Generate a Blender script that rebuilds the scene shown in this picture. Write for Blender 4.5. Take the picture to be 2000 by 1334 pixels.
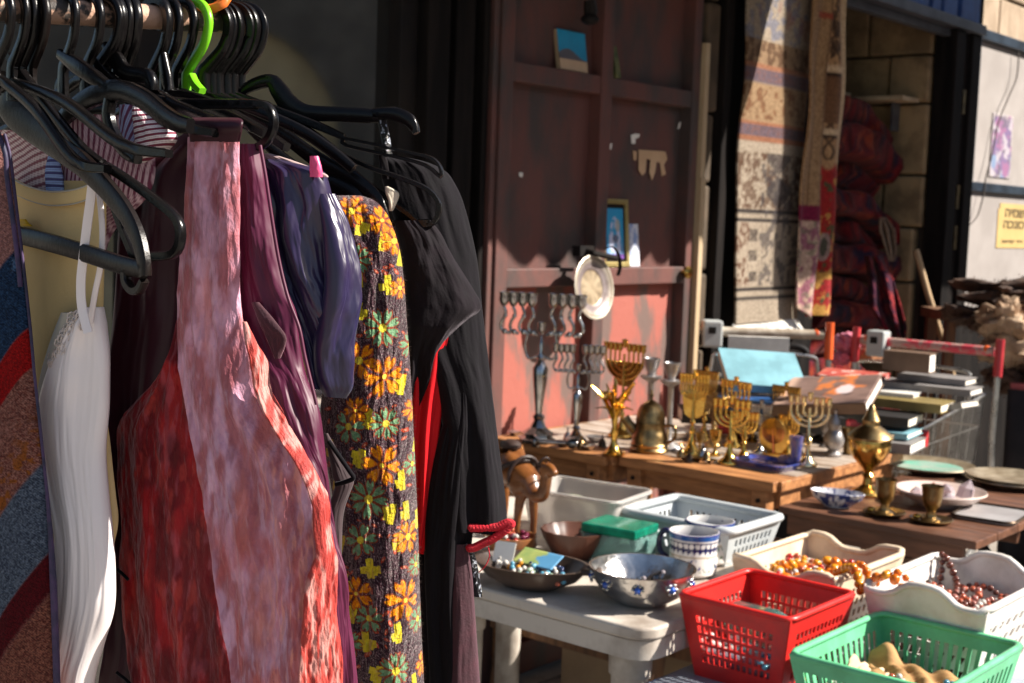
import bpy, bmesh, math, random
import numpy as np
from mathutils import Vector, Matrix
from math import sin, cos, pi, radians, atan2, hypot

random.seed(7)
scene = bpy.context.scene
for _o in list(bpy.data.objects):
    bpy.data.objects.remove(_o)

# ------------------------------------------------------------------ camera, sky, sun, exposure
F_PX, PITCH, ROLL = 2667.0, radians(5.3), radians(2.0)
CAM = Vector((0, 0, 1.45))
cam_data = bpy.data.cameras.new('camera')
cam_data.lens = 48.0
cam_data.sensor_width = 36.0
cam_data.clip_start = 0.05
cam_data.clip_end = 200
cam_data.dof.use_dof = True
cam_data.dof.focus_distance = 1.22
cam_data.dof.aperture_fstop = 13.0
camera = bpy.data.objects.new('camera', cam_data)
scene.collection.objects.link(camera)
CM = Matrix.Rotation(pi / 2 - PITCH, 3, 'X') @ Matrix.Rotation(ROLL, 3, 'Z')
camera.matrix_world = Matrix.Translation(CAM) @ CM.to_4x4()
scene.camera = camera

SUN_EL = radians(39)
SUN_AZ = radians(94)            # clockwise from +Y: the sun stands to the right of the camera
SUN = Vector((sin(SUN_AZ) * cos(SUN_EL), cos(SUN_AZ) * cos(SUN_EL), sin(SUN_EL)))
world = bpy.data.worlds.new('World')
scene.world = world
world.use_nodes = True
wn = world.node_tree
wn.nodes.clear()
w_out = wn.nodes.new('ShaderNodeOutputWorld')
w_bg = wn.nodes.new('ShaderNodeBackground')
w_sky = wn.nodes.new('ShaderNodeTexSky')
w_sky.sky_type = 'NISHITA'
w_sky.sun_disc = False
w_sky.sun_elevation = SUN_EL
w_sky.sun_rotation = SUN_AZ
w_sky.dust_density = 1.5
w_bg.inputs['Strength'].default_value = 0.052
wn.links.new(w_sky.outputs[0], w_bg.inputs['Color'])
wn.links.new(w_bg.outputs[0], w_out.inputs['Surface'])
sun_data = bpy.data.lights.new('sun', 'SUN')
sun_data.energy = 5.0
sun_data.angle = radians(0.5)
sun_data.color = (1.0, 0.93, 0.83)
sun = bpy.data.objects.new('sun', sun_data)
sun.rotation_euler = SUN.to_track_quat('Z', 'Y').to_euler()
scene.collection.objects.link(sun)
vs = scene.view_settings
vs.view_transform = 'Standard'
vs.look = 'None'
vs.exposure = 1.2
vs.gamma = 1.0
vs.use_curve_mapping = False

# ------------------------------------------------------------------ the street's own frame
# s runs along the shop wall (away to the right), o runs out from the wall into the street, z is up.
UA = radians(40)
U = Vector((sin(UA), cos(UA), 0))
N = Vector((cos(UA), -sin(UA), 0))
W0 = Vector((-0.06, 3.97, 0))
WROT = -UA                      # turns local X to o and local Y to s


def W(s, o, z=0.0):
    return W0 + s * U + o * N + Vector((0, 0, z))


def ray(px, py):
    return CM @ Vector(((px - 1000) / F_PX, (667 - py) / F_PX, -1))


def at(px, py, d):
    return CAM + d * ray(px, py)


def onz(px, py, z):
    r = ray(px, py)
    return CAM + r * ((z - CAM.z) / r.z)


def so(p):
    q = Vector(p) - W0
    return q.dot(U), q.dot(N), p[2]


def onwall(px, py, off=0.0):
    r = ray(px, py)
    return CAM + r * ((W0 + off * N - CAM).dot(N) / r.dot(N))


# ------------------------------------------------------------------ helpers
def lin(c):
    c = c / 255.0
    return c / 12.92 if c <= 0.04045 else ((c + 0.055) / 1.055) ** 2.4


def L(r, g, b):
    return (lin(r), lin(g), lin(b))


MATS = {}


def mat(name, col, col2=None, rough=0.55, metal=0.0, nscale=8.0, stretch=(1, 1, 1), ramp=(0.4, 0.62), detail=5.0,
        bump=0.0, bscale=60.0, bstretch=(1, 1, 1), sheen=0.0, sheen_col=None, trans=0.0, ior=1.45, coat=0.0,
        attr=False, spec=0.5, alpha=1.0, rvar=0.12, voro=False, sheen_rough=0.35):
    m = bpy.data.materials.new(name)
    m.use_nodes = True
    t = m.node_tree
    b = t.nodes['Principled BSDF']
    b.inputs['Roughness'].default_value = rough
    b.inputs['Metallic'].default_value = metal
    b.inputs['IOR'].default_value = ior
    b.inputs['Specular IOR Level'].default_value = spec
    b.inputs['Transmission Weight'].default_value = trans
    b.inputs['Alpha'].default_value = alpha
    b.inputs['Coat Weight'].default_value = coat
    b.inputs['Coat Roughness'].default_value = 0.12
    b.inputs['Sheen Weight'].default_value = sheen
    b.inputs['Sheen Roughness'].default_value = sheen_rough
    if sheen_col:
        b.inputs['Sheen Tint'].default_value = (*sheen_col, 1)
    tc = t.nodes.new('ShaderNodeTexCoord')

    def noise(scale, st, det=5.0):
        mp = t.nodes.new('ShaderNodeMapping')
        mp.inputs['Scale'].default_value = st
        t.links.new(tc.outputs['Object'], mp.inputs['Vector'])
        nz = t.nodes.new('ShaderNodeTexVoronoi' if voro and det < 0 else 'ShaderNodeTexNoise')
        nz.inputs['Scale'].default_value = scale
        if nz.bl_idname == 'ShaderNodeTexNoise':
            nz.inputs['Detail'].default_value = abs(det)
            nz.inputs['Roughness'].default_value = 0.6
        t.links.new(mp.outputs[0], nz.inputs['Vector'])
        return nz
    nz = noise(nscale, stretch, detail)
    cr = t.nodes.new('ShaderNodeValToRGB')
    cr.color_ramp.elements[0].position = ramp[0]
    cr.color_ramp.elements[1].position = ramp[1]
    c2 = col2 or tuple(0.8 * x for x in col)
    cr.color_ramp.elements[0].color = (*c2, 1)
    cr.color_ramp.elements[1].color = (*col, 1)
    t.links.new(nz.outputs[0], cr.inputs[0])
    src = cr.outputs[0]
    if attr:
        at_ = t.nodes.new('ShaderNodeAttribute')
        at_.attribute_name = 'paint'
        mx = t.nodes.new('ShaderNodeMix')
        mx.data_type = 'RGBA'
        mx.blend_type = 'MULTIPLY'
        mx.inputs['Factor'].default_value = 1.0
        t.links.new(src, mx.inputs[6])
        t.links.new(at_.outputs['Color'], mx.inputs[7])
        src = mx.outputs[2]
    t.links.new(src, b.inputs['Base Color'])
    if rvar:
        mr = t.nodes.new('ShaderNodeMapRange')
        mr.inputs[3].default_value = max(0.02, rough - rvar)
        mr.inputs[4].default_value = min(1.0, rough + rvar)
        t.links.new(nz.outputs[0], mr.inputs[0])
        t.links.new(mr.outputs[0], b.inputs['Roughness'])
    if bump:
        bn = noise(bscale, bstretch, -5.0 if voro else 5.0)
        bp = t.nodes.new('ShaderNodeBump')
        bp.inputs['Strength'].default_value = bump
        bp.inputs['Distance'].default_value = 0.01
        t.links.new(bn.outputs[0], bp.inputs['Height'])
        t.links.new(bp.outputs[0], b.inputs['Normal'])
    MATS[name] = m
    return m


class MB:
    """collects shapes for one mesh"""

    def __init__(self):
        self.v, self.f = [], []

    def add(self, vs_, fs):
        k = len(self.v)
        self.v += [tuple(p) for p in vs_]
        self.f += [tuple(i + k for i in f) for f in fs]
        return self

    def bx(self, x0, x1, y0, y1, z0, z1, M=None):
        p = [Vector((x, y, z)) for z in (z0, z1) for y in (y0, y1) for x in (x0, x1)]
        if M is not None:
            p = [M @ q for q in p]
        return self.add(p, [(0, 2, 3, 1), (4, 5, 7, 6), (0, 1, 5, 4), (2, 6, 7, 3), (0, 4, 6, 2), (1, 3, 7, 5)])

    def lathe(self, prof, seg=24, c=(0, 0, 0), M=None, sx=1.0, sy=1.0, wav=None):
        vs_, fs = [], []
        for r, z in prof:
            for i in range(seg):
                a = 2 * pi * i / seg
                rr = r * (1 + (wav[1] * cos(wav[0] * a) if wav else 0))
                q = Vector((c[0] + sx * rr * cos(a), c[1] + sy * rr * sin(a), c[2] + z))
                vs_.append(M @ q if M is not None else q)
        for j in range(len(prof) - 1):
            for i in range(seg):
                i2 = (i + 1) % seg
                fs.append((j * seg + i, j * seg + i2, (j + 1) * seg + i2, (j + 1) * seg + i))
        if prof[0][0] > 1e-5:
            fs.append(tuple(reversed(range(seg))))
        if prof[-1][0] > 1e-5:
            fs.append(tuple((len(prof) - 1) * seg + i for i in range(seg)))
        return self.add(vs_, fs)

    def tube(self, pts, r, seg=8, closed=False, flat=1.0):
        pts = [Vector(p) for p in pts]
        n = len(pts)
        rs = r if isinstance(r, (list, tuple)) else [r] * n
        vs_, fs = [], []
        up = None
        for i, p in enumerate(pts):
            a = pts[(i - 1) % n] if (closed or i) else p
            b = pts[(i + 1) % n] if (closed or i < n - 1) else p
            tg = (b - a)
            tg = tg.normalized() if tg.length > 1e-9 else Vector((0, 0, 1))
            if up is None:
                up = Vector((0, 0, 1)) if abs(tg.z) < 0.9 else Vector((1, 0, 0))
            side = tg.cross(up)
            side = side.normalized() if side.length > 1e-6 else tg.orthogonal().normalized()
            up = side.cross(tg).normalized()
            for k in range(seg):
                an = 2 * pi * k / seg
                vs_.append(p + side * (rs[i] * cos(an)) + up * (rs[i] * flat * sin(an)))
        m = n if closed else n - 1
        for i in range(m):
            for k in range(seg):
                k2, j = (k + 1) % seg, (i + 1) % n
                fs.append((i * seg + k, i * seg + k2, j * seg + k2, j * seg + k))
        if not closed:
            fs.append(tuple(reversed(range(seg))))
            fs.append(tuple((n - 1) * seg + k for k in range(seg)))
        return self.add(vs_, fs)

    def strip(self, pts, w, t, nrm, closed=False):
        """moulded bar: width w in the plane, thickness t along nrm, rounded corners"""
        pts = [Vector(p) for p in pts]
        n = len(pts)
        ws = w if isinstance(w, (list, tuple)) else [w] * n
        nrm = Vector(nrm).normalized()
        sec = [(-.5, -.3), (-.5, .3), (-.36, .5), (.36, .5), (.5, .3), (.5, -.3), (.36, -.5), (-.36, -.5)]
        vs_, fs = [], []
        for i, p in enumerate(pts):
            a = pts[(i - 1) % n] if (closed or i) else p
            b = pts[(i + 1) % n] if (closed or i < n - 1) else p
            tg = (b - a).normalized()
            sd = tg.cross(nrm).normalized()
            for x, y in sec:
                vs_.append(p + sd * (x * ws[i]) + nrm * (y * t))
        m = n if closed else n - 1
        for i in range(m):
            j = (i + 1) % n
            for k in range(8):
                k2 = (k + 1) % 8
                fs.append((i * 8 + k, i * 8 + k2, j * 8 + k2, j * 8 + k))
        if not closed:
            fs.append(tuple(reversed(range(8))))
            fs.append(tuple((n - 1) * 8 + k for k in range(8)))
        return self.add(vs_, fs)

    def ball(self, c, r, seg=10, rings=7, sc=(1, 1, 1)):
        prof = [(r * sin(pi * j / rings), -r * cos(pi * j / rings)) for j in range(rings + 1)]
        vs_, fs = [], []
        for j in range(1, rings):
            for i in range(seg):
                a = 2 * pi * i / seg
                vs_.append((c[0] + sc[0] * prof[j][0] * cos(a), c[1] + sc[1] * prof[j][0] * sin(a), c[2] + sc[2] * prof[j][1]))
        b, t = len(vs_), len(vs_) + 1
        vs_ += [(c[0], c[1], c[2] - r * sc[2]), (c[0], c[1], c[2] + r * sc[2])]
        for j in range(rings - 2):
            for i in range(seg):
                i2 = (i + 1) % seg
                fs.append((j * seg + i, j * seg + i2, (j + 1) * seg + i2, (j + 1) * seg + i))
        for i in range(seg):
            i2 = (i + 1) % seg
            fs.append((b, i2, i))
            fs.append((t, (rings - 2) * seg + i, (rings - 2) * seg + i2))
        return self.add(vs_, fs)

    def prism(self, poly, z0, z1, M=None):
        n = len(poly)
        vs_ = [Vector((x, y, z)) for z in (z0, z1) for x, y in poly]
        if M is not None:
            vs_ = [M @ q for q in vs_]
        fs = [tuple(reversed(range(n))), tuple(range(n, 2 * n))]
        for i in range(n):
            j = (i + 1) % n
            fs.append((i, j, n + j, n + i))
        return self.add(vs_, fs)

    def build(self, name, m, parent=None, smooth=40, bevel=0.0, label=None, bseg=2, solid=0.0):
        me = bpy.data.meshes.new(name)
        me.from_pydata(self.v, [], self.f)
        me.validate()
        me.update()
        return link(name, me, m, parent, smooth, bevel, label, bseg, solid)


def link(name, me, m, parent=None, smooth=40, bevel=0.0, label=None, bseg=2, solid=0.0):
    if not me.materials:
        me.materials.append(m)
    if smooth:
        me.shade_smooth()
        me.set_sharp_from_angle(angle=radians(smooth))
    o = bpy.data.objects.new(name, me)
    scene.collection.objects.link(o)
    if parent is not None:
        o.parent = parent
    if solid:
        md = o.modifiers.new('solid', 'SOLIDIFY')
        md.thickness = solid
        md.offset = 0
    if bevel:
        md = o.modifiers.new('bevel', 'BEVEL')
        md.width = bevel
        md.segments = bseg
        md.limit_method = 'ANGLE'
    if label:
        o['label'] = label
    return o


def tag(o, label, cat, group=None, kind=None):
    o['label'] = label
    o['category'] = cat
    if group:
        o['group'] = group
    if kind:
        o['kind'] = kind
    return o


def thing(name, label, cat, loc=(0, 0, 0), rz=0.0, group=None, rx=0.0, ry=0.0):
    o = bpy.data.objects.new(name, None)
    o.empty_display_size = 0.05
    scene.collection.objects.link(o)
    o.location = loc
    o.rotation_euler = (rx, ry, rz)
    return tag(o, label, cat, group)


def inst(src, name, parent, loc=(0, 0, 0), rot=(0, 0, 0), sc=(1, 1, 1), m=None):
    """a piece that shares mesh data"""
    o = bpy.data.objects.new(name, src)
    scene.collection.objects.link(o)
    if parent is not None:
        o.parent = parent
    o.location, o.rotation_euler, o.scale = loc, rot, sc
    return o


def mesh_of(mb, name, m, smooth=40):
    me = bpy.data.meshes.new(name)
    me.from_pydata(mb.v, [], mb.f)
    me.materials.append(m)
    if smooth:
        me.shade_smooth()
        me.set_sharp_from_angle(angle=radians(smooth))
    return me


def spline(pts, n=6):
    """Catmull-Rom through points of any dimension"""
    P = [np.array(p, float) for p in pts]
    out = []
    for i in range(len(P) - 1):
        p0, p1, p2, p3 = P[max(i - 1, 0)], P[i], P[i + 1], P[min(i + 2, len(P) - 1)]
        for k in range(n):
            t = k / n
            out.append(0.5 * (2 * p1 + (p2 - p0) * t + (2 * p0 - 5 * p1 + 4 * p2 - p3) * t * t + (3 * p1 - p0 - 3 * p2 + p3) * t ** 3))
    out.append(P[-1])
    return out


def vn(x, y, seed=0):
    """value noise 0..1 on arrays"""
    x, y = np.asarray(x, float), np.asarray(y, float)
    xi, yi = np.floor(x), np.floor(y)
    xf, yf = x - xi, y - yi
    xf, yf = xf * xf * (3 - 2 * xf), yf * yf * (3 - 2 * yf)

    def h(a, b):
        q = np.sin(a * 127.1 + b * 311.7 + seed * 74.7) * 43758.5453
        return q - np.floor(q)
    return (h(xi, yi) * (1 - xf) + h(xi + 1, yi) * xf) * (1 - yf) + (h(xi, yi + 1) * (1 - xf) + h(xi + 1, yi + 1) * xf) * yf


def fbm(x, y, seed=0, oct=4):
    a, s, t = 0.5, 0.0, 0.0
    for k in range(oct):
        s = s + a * vn(np.asarray(x) * 2 ** k, np.asarray(y) * 2 ** k, seed + k)
        t += a
        a *= 0.5
    return s / t


def set_paint(me, rgb):
    ca = me.color_attributes.new('paint', 'FLOAT_COLOR', 'POINT')
    arr = np.ones((len(me.vertices), 4), np.float32)
    arr[:, :3] = np.clip(rgb, 0, 1)
    ca.data.foreach_set('color', arr.ravel())


def mixc(a, b, t):
    t = np.asarray(t)[..., None]
    return np.asarray(a) * (1 - t) + np.asarray(b) * t


def sst(e0, e1, x):
    t = np.clip((np.asarray(x) - e0) / (e1 - e0), 0, 1)
    return t * t * (3 - 2 * t)

# ------------------------------------------------------------------ materials
m_ground = mat('ground_stone', (0.30, 0.27, 0.23), (0.20, 0.18, 0.155), rough=0.8, nscale=3, bump=0.3, bscale=30)
m_pave = mat('paving', (0.36, 0.32, 0.275), (0.24, 0.215, 0.185), rough=0.75, nscale=5, bump=0.35, bscale=45)
m_pave2 = mat('paving_dark', (0.29, 0.26, 0.225), (0.20, 0.175, 0.15), rough=0.75, nscale=4, bump=0.35, bscale=45)
m_plaster = mat('dark_plaster', (0.05, 0.042, 0.036), (0.028, 0.023, 0.02), rough=0.8, nscale=4, bump=0.2)
m_black = mat('black_paint', (0.012, 0.011, 0.012), (0.02, 0.016, 0.014), rough=0.55, nscale=6, bump=0.05, spec=0.12)
m_blackwood = mat('black_timber', (0.016, 0.013, 0.012), (0.008, 0.007, 0.007), rough=0.7, nscale=5, stretch=(6, 6, 0.6), bump=0.15, bscale=20, bstretch=(6, 6, .5), spec=0.08)
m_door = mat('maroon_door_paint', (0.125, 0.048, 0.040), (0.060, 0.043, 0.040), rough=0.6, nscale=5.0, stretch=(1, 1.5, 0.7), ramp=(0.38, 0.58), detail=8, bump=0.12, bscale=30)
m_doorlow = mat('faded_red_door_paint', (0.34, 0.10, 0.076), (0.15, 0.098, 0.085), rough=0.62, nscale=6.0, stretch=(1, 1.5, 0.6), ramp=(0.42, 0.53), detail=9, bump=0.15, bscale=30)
m_cream = mat('cream_wood', (0.55, 0.44, 0.29), (0.42, 0.31, 0.19), rough=0.6, nscale=4, stretch=(4, 4, .6), bump=0.1)
m_brass = mat('brass', (0.72, 0.46, 0.13), (0.40, 0.24, 0.06), rough=0.22, metal=1.0, nscale=14, bump=0.06, bscale=90)
m_brassold = mat('old_brass', (0.42, 0.29, 0.13), (0.17, 0.11, 0.05), rough=0.33, metal=1.0, nscale=16, bump=0.1, bscale=70)
m_gold = mat('shiny_gilt', (0.93, 0.62, 0.16), (0.70, 0.40, 0.08), rough=0.16, metal=1.0, nscale=20, bump=0.05, bscale=120)
m_goldpale = mat('pale_gilt', (0.95, 0.80, 0.52), (0.70, 0.50, 0.22), rough=0.18, metal=1.0, nscale=20)
m_silver = mat('silver_plate', (0.50, 0.49, 0.48), (0.10, 0.095, 0.10), rough=0.16, metal=1.0, nscale=22, ramp=(0.3, 0.55), bump=0.05, bscale=80)
m_pewter = mat('pewter', (0.42, 0.40, 0.40), (0.28, 0.265, 0.265), rough=0.42, metal=0.85, nscale=18, bump=0.1)
m_bronze = mat('dark_bronze', (0.11, 0.075, 0.05), (0.05, 0.035, 0.025), rough=0.38, metal=0.8, nscale=14, bump=0.12)
m_chrome = mat('wire_steel', (0.62, 0.61, 0.58), (0.45, 0.44, 0.42), rough=0.3, metal=0.9, nscale=20)
m_tablewood = mat('table_wood', (0.44, 0.195, 0.072), (0.24, 0.10, 0.036), rough=0.55, nscale=5, stretch=(1.2, 9, 9), bump=0.12, bscale=14, bstretch=(1, 12, 12))
m_tabletop = mat('worn_table_top', (0.42, 0.36, 0.31), (0.27, 0.20, 0.15), rough=0.6, nscale=6, stretch=(1, 3, 1), bump=0.12)
m_darkwood = mat('dark_folding_wood', (0.17, 0.075, 0.042), (0.085, 0.038, 0.023), rough=0.42, nscale=5, stretch=(1, 7, 7), bump=0.1, bscale=16, bstretch=(1, 10, 10))
m_legwood = mat('brown_leg_wood', (0.20, 0.10, 0.05), (0.10, 0.05, 0.028), rough=0.6, nscale=8, stretch=(5, 5, .7), bump=0.1)
m_plastictable = mat('dirty_white_plastic', (0.54, 0.49, 0.43), (0.27, 0.22, 0.18), rough=0.5, nscale=6, ramp=(0.36, 0.56), detail=9, bump=0.05, bscale=200)
m_bluetop = mat('blue_grey_plastic', (0.34, 0.37, 0.42), (0.25, 0.28, 0.33), rough=0.45, nscale=7)
m_blueedge = mat('blue_plastic_edge', (0.05, 0.13, 0.32), (0.035, 0.09, 0.24), rough=0.4)
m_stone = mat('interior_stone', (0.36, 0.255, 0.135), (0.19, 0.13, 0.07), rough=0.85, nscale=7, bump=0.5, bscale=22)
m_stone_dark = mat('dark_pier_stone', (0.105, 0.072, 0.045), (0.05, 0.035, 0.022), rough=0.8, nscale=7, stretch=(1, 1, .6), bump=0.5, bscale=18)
m_palestone = mat('pale_wall_stone', (0.42, 0.32, 0.23), (0.30, 0.22, 0.15), rough=0.85, nscale=5, stretch=(1, 1.6, .8), bump=0.4, bscale=16)
m_yellowstone = mat('street_wall_stone', (0.78, 0.64, 0.36), (0.60, 0.48, 0.27), rough=0.9, nscale=3, bump=0.4, bscale=10)
m_darkfront = mat('grey_house_front', (0.20, 0.18, 0.15), (0.11, 0.10, 0.085), rough=0.9, nscale=2)
m_glass = mat('shop_window_glass', (0.010, 0.011, 0.012), (0.022, 0.021, 0.018), rough=0.04, spec=1.0, nscale=2.5, rvar=0.02, ior=2.5)
m_steel_beam = mat('grey_steel_beam', (0.12, 0.13, 0.15), (0.075, 0.08, 0.095), rough=0.45, metal=0.3, nscale=9)
m_bluebox = mat('blue_box_paint', (0.045, 0.12, 0.36), (0.03, 0.07, 0.22), rough=0.5)
m_navyframe = mat('blue_black_frame', (0.022, 0.035, 0.055), (0.012, 0.018, 0.028), rough=0.35, spec=0.6)
m_board = mat('white_board', (0.36, 0.325, 0.31), (0.30, 0.27, 0.255), rough=0.55, nscale=3, bump=0.03)
m_paint = mat('printed', (1, 1, 1), (0.94, 0.94, 0.94), rough=0.5, attr=True, nscale=40)
m_rug = mat('woven_rug', (1, 1, 1), (0.66, 0.63, 0.60), rough=0.92, attr=True, nscale=110, detail=2, bump=0.5, bscale=260, sheen=0.1, spec=0.15)
m_canvas = mat('awning_canvas', (0.32, 0.25, 0.18), (0.24, 0.19, 0.14), rough=0.85)
m_cord = mat('grey_cord', (0.10, 0.085, 0.075), rough=0.7)
m_white = mat('white_paper', (0.80, 0.77, 0.72), (0.72, 0.69, 0.64), rough=0.7, nscale=30)
m_ink = mat('dark_ink', (0.05, 0.03, 0.012), rough=0.7, rvar=0)

# ------------------------------------------------------------------ ground
g = MB()
g.add([(-60, -60, 0), (60, -60, 0), (60, 60, 0), (-60, 60, 0)], [(0, 1, 2, 3)])
ground = g.build('ground', m_ground, None, smooth=0)
ground['kind'] = 'structure'
stone_src = []
for k in range(4):
    b = MB()
    b.prism([(-.215 + random.uniform(0, .012), -.295), (.215, -.295 + random.uniform(0, .012)), (.215 - random.uniform(0, .012), .295), (-.215, .295 - random.uniform(0, .01))], -0.02, 0.0)
    stone_src.append(mesh_of(b, 'paving_stone', (m_pave, m_pave2)[k % 2], 0))
for i in range(-1, 9):
    for j in range(-3, 11):
        p = W(j * 0.60 + (0.3 if i % 2 else 0), 0.28 + i * 0.44, 0.018 + random.uniform(-.003, .003))
        o = inst(random.choice(stone_src), 'paving_stone', ground, p, (random.uniform(-.006, .006), random.uniform(-.006, .006), WROT + random.uniform(-.008, .008)))

# ------------------------------------------------------------------ the shop building
shop = thing('shop_building', 'dark old shop front with a maroon metal door and an open rug shop', 'building', W0, WROT)
MB().bx(-.45, -.12, -4.2, -.32, 0, .86).build('wall', m_plaster, shop, 0)
MB().bx(-.45, -.0, -4.2, -.32, 2.75, 4.4).bx(-.45, -.012, -.32, 1.08, 2.62, 4.4).build('wall', m_plaster, shop, 0)
win = MB().bx(-.10, -.02, -2.0, -.32, .86, .93).bx(-.10, -.02, -2.0, -.32, 2.66, 2.75).bx(-.10, -.02, -2.0, -1.93, .93, 2.66).bx(-.10, -.02, -.385, -.32, .93, 2.66).bx(-.10, -.02, -1.2, -1.14, .93, 2.66).build('window', m_black, shop, 0, bevel=0.004)
MB().bx(-.075, -.068, -1.93, -1.2, .93, 2.66).build('pane', m_glass, win, 0)
MB().bx(-.075, -.068, -1.14, -.385, .93, 2.66).build('pane', m_glass, win, 0)
pil = MB()
for a, b_, d in ((-.32, -.235, .02), (-.235, -.185, -.045), (-.185, -.105, -.005), (-.105, -.06, -.06), (-.06, -.036, -.01)):
    pil.bx(-.40, d, a, b_, 0.0, 2.75)
pil.build('pilaster', m_blackwood, shop, 0, bevel=0.004)

# the door leaf: stiles, rails and sunk panels
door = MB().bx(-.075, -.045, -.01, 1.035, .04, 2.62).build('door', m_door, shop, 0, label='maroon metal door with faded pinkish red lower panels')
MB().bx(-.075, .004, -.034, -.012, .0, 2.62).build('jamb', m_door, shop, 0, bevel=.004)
for a, b_ in ((-.010, .045), (.472, .528), (.992, 1.035)):
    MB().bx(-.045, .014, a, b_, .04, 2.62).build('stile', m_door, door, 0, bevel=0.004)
for z0, z1 in ((.04, .14), (.60, .66), (1.235, 1.292), (1.835, 1.892), (2.55, 2.62)):
    for a, b_ in ((.045, .472), (.528, .992)):
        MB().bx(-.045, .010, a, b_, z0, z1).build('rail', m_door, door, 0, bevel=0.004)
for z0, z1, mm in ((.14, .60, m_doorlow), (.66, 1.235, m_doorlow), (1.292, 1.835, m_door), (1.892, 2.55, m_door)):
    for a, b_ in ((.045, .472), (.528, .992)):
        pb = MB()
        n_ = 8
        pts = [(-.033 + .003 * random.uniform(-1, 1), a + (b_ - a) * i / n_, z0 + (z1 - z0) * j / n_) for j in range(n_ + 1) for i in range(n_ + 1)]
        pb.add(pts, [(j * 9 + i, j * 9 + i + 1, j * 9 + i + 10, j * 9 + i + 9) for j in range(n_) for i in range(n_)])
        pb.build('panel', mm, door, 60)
# torn sticker remains and white flecks on the upper right panel
m_resid = mat('old_sticker_paper', (0.62, 0.42, 0.26), (0.52, 0.34, 0.20), rough=0.8)


def wallpatch(px_poly, off, t=0.0015):
    pts = [so(onwall(x, y, off)) for x, y in px_poly]
    q = [(p[0], p[2]) for p in pts]
    Mx = Matrix(((0, 0, 1, off), (1, 0, 0, 0), (0, 1, 0, 0), (0, 0, 0, 1)))
    return q, Mx


for poly in ([(1247, 292), (1299, 296), (1303, 310), (1296, 322), (1300, 340), (1292, 344), (1289, 318), (1282, 316), (1279, 336), (1273, 352), (1268, 336), (1270, 312), (1262, 310), (1260, 336), (1254, 343), (1247, 332)], [(1236, 294), (1243, 296), (1242, 314), (1237, 312)]):
    q, Mx = wallpatch(poly, -.0285)
    MB().prism(q, 0, .0015, Mx).build('sticker_remains', m_resid, door, 0)
for poly in ([(1232, 264), (1240, 261), (1249, 262), (1248, 268), (1241, 271), (1240, 281), (1233, 280)], [(1190, 281), (1195, 280), (1194, 292), (1189, 291)], [(1326, 240), (1330, 238), (1327, 250), (1323, 252)], [(968, 415), (975, 414), (973, 430), (969, 429)], [(1013, 337), (1021, 337), (1020, 346), (1014, 345)]):
    q, Mx = wallpatch(poly, -.0285)
    MB().prism(q, 0, .0012, Mx).build('paper_fleck', m_white, door, 0)
hk = MB()
hp = so(onwall(1142, 490, .05))
hk.bx(.03, .06, hp[1] * 0 + hp[0] - .035, hp[0] + .035, hp[2] - .016, hp[2] + .016)
hk.tube([(.06, hp[0], hp[2]), (.085, hp[0], hp[2] - .005), (.10, hp[0] + .035, hp[2] - .012), (.105, hp[0] + .09, hp[2] - .02)], .009)
hk.build('handle', m_black, door, 40)

# cream strip with its brass knob, stone pier, black posts
MB().bx(-.03, .035, 1.040, 1.068, 0, 1.60).bx(-.03, .03, 1.040, 1.066, 1.60, 2.06).build('door_trim', m_cream, shop, 0, bevel=0.003)
kp = so(onwall(1357, 533, .06))
kb = MB().lathe([(.008, 0), (.008, .02), (.019, .024), (.022, .034), (.014, .044), (0, .046)], 16, M=Matrix.Translation((.0, kp[0], kp[2])) @ Matrix.Rotation(pi / 2, 4, 'Y'))
kb.build('knob', m_brass, shop, 40)
z = 0.0
while z < 2.6:
    h = random.uniform(.24, .42)
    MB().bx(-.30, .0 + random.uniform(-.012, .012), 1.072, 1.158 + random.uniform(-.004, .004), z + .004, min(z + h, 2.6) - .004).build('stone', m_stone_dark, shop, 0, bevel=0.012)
    z += h
MB().bx(-.25, .03, 1.165, 1.215, 0, 2.75).build('post', m_blackwood, shop, 0, bevel=0.004)
MB().bx(-.35, -.02, 1.215, 2.0, 0, 2.75).build('wall', m_blackwood, shop, 0)
MB().bx(-.45, -.01, 1.08, 4.4, 2.95, 4.4).build('wall', m_plaster, shop, 0)
# interior of the rug shop
MB().bx(-1.6, -1.5, 1.6, 3.4, 0, 2.95).bx(-1.5, -.35, 1.70, 1.78, 0, 2.95).bx(-1.6, -.01, 1.6, 3.1, 2.86, 2.95).build('interior_wall', m_plaster, shop, 0)
MB().bx(-1.6, -.03, 3.14, 3.22, 0, 2.95).build('interior_wall', m_plaster, shop, 0)
z = 0.0
row = 0
while z < 2.8:
    h = random.uniform(.22, .34)
    x = -1.5 + (0 if row % 2 else -.15)
    while x < -.06:
        w = random.uniform(.26, .46)
        x1 = min(x + w, -.055)
        if x1 - x > .05:
            MB().bx(max(x, -1.5) + .004, x1 - .004, 3.085 + random.uniform(-.012, .012), 3.15, z + .004, z + h - .005).build('stone', m_stone, shop, 0, bevel=0.012)
        x += w
    z += h
    row += 1
MB().bx(-.06, .07, 1.93, 3.40, 2.365, 2.41).bx(-.02, .02, 1.93, 3.40, 2.33, 2.365).build('beam', m_steel_beam, shop, 0, bevel=0.003)
pp = MB().bx(-.05, .055, 3.10, 3.20, 0, 2.36).bx(-.05, .03, 3.20, 3.30, 0, 2.36).bx(-.05, .05, 3.30, 3.40, 0, 2.95).build('post', m_blackwood, shop, 0, bevel=0.004)
for zz in (1.55, 1.36, 1.99):
    MB().bx(.03, .045, 3.235, 3.262, zz, zz + .11).build('hinge', m_brassold, pp, 0)
shelf = MB().bx(-.95, -.10, 2.90, 3.075, 2.03, 2.05).build('shelf', m_cream, shop, 0, bevel=0.002)
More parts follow.
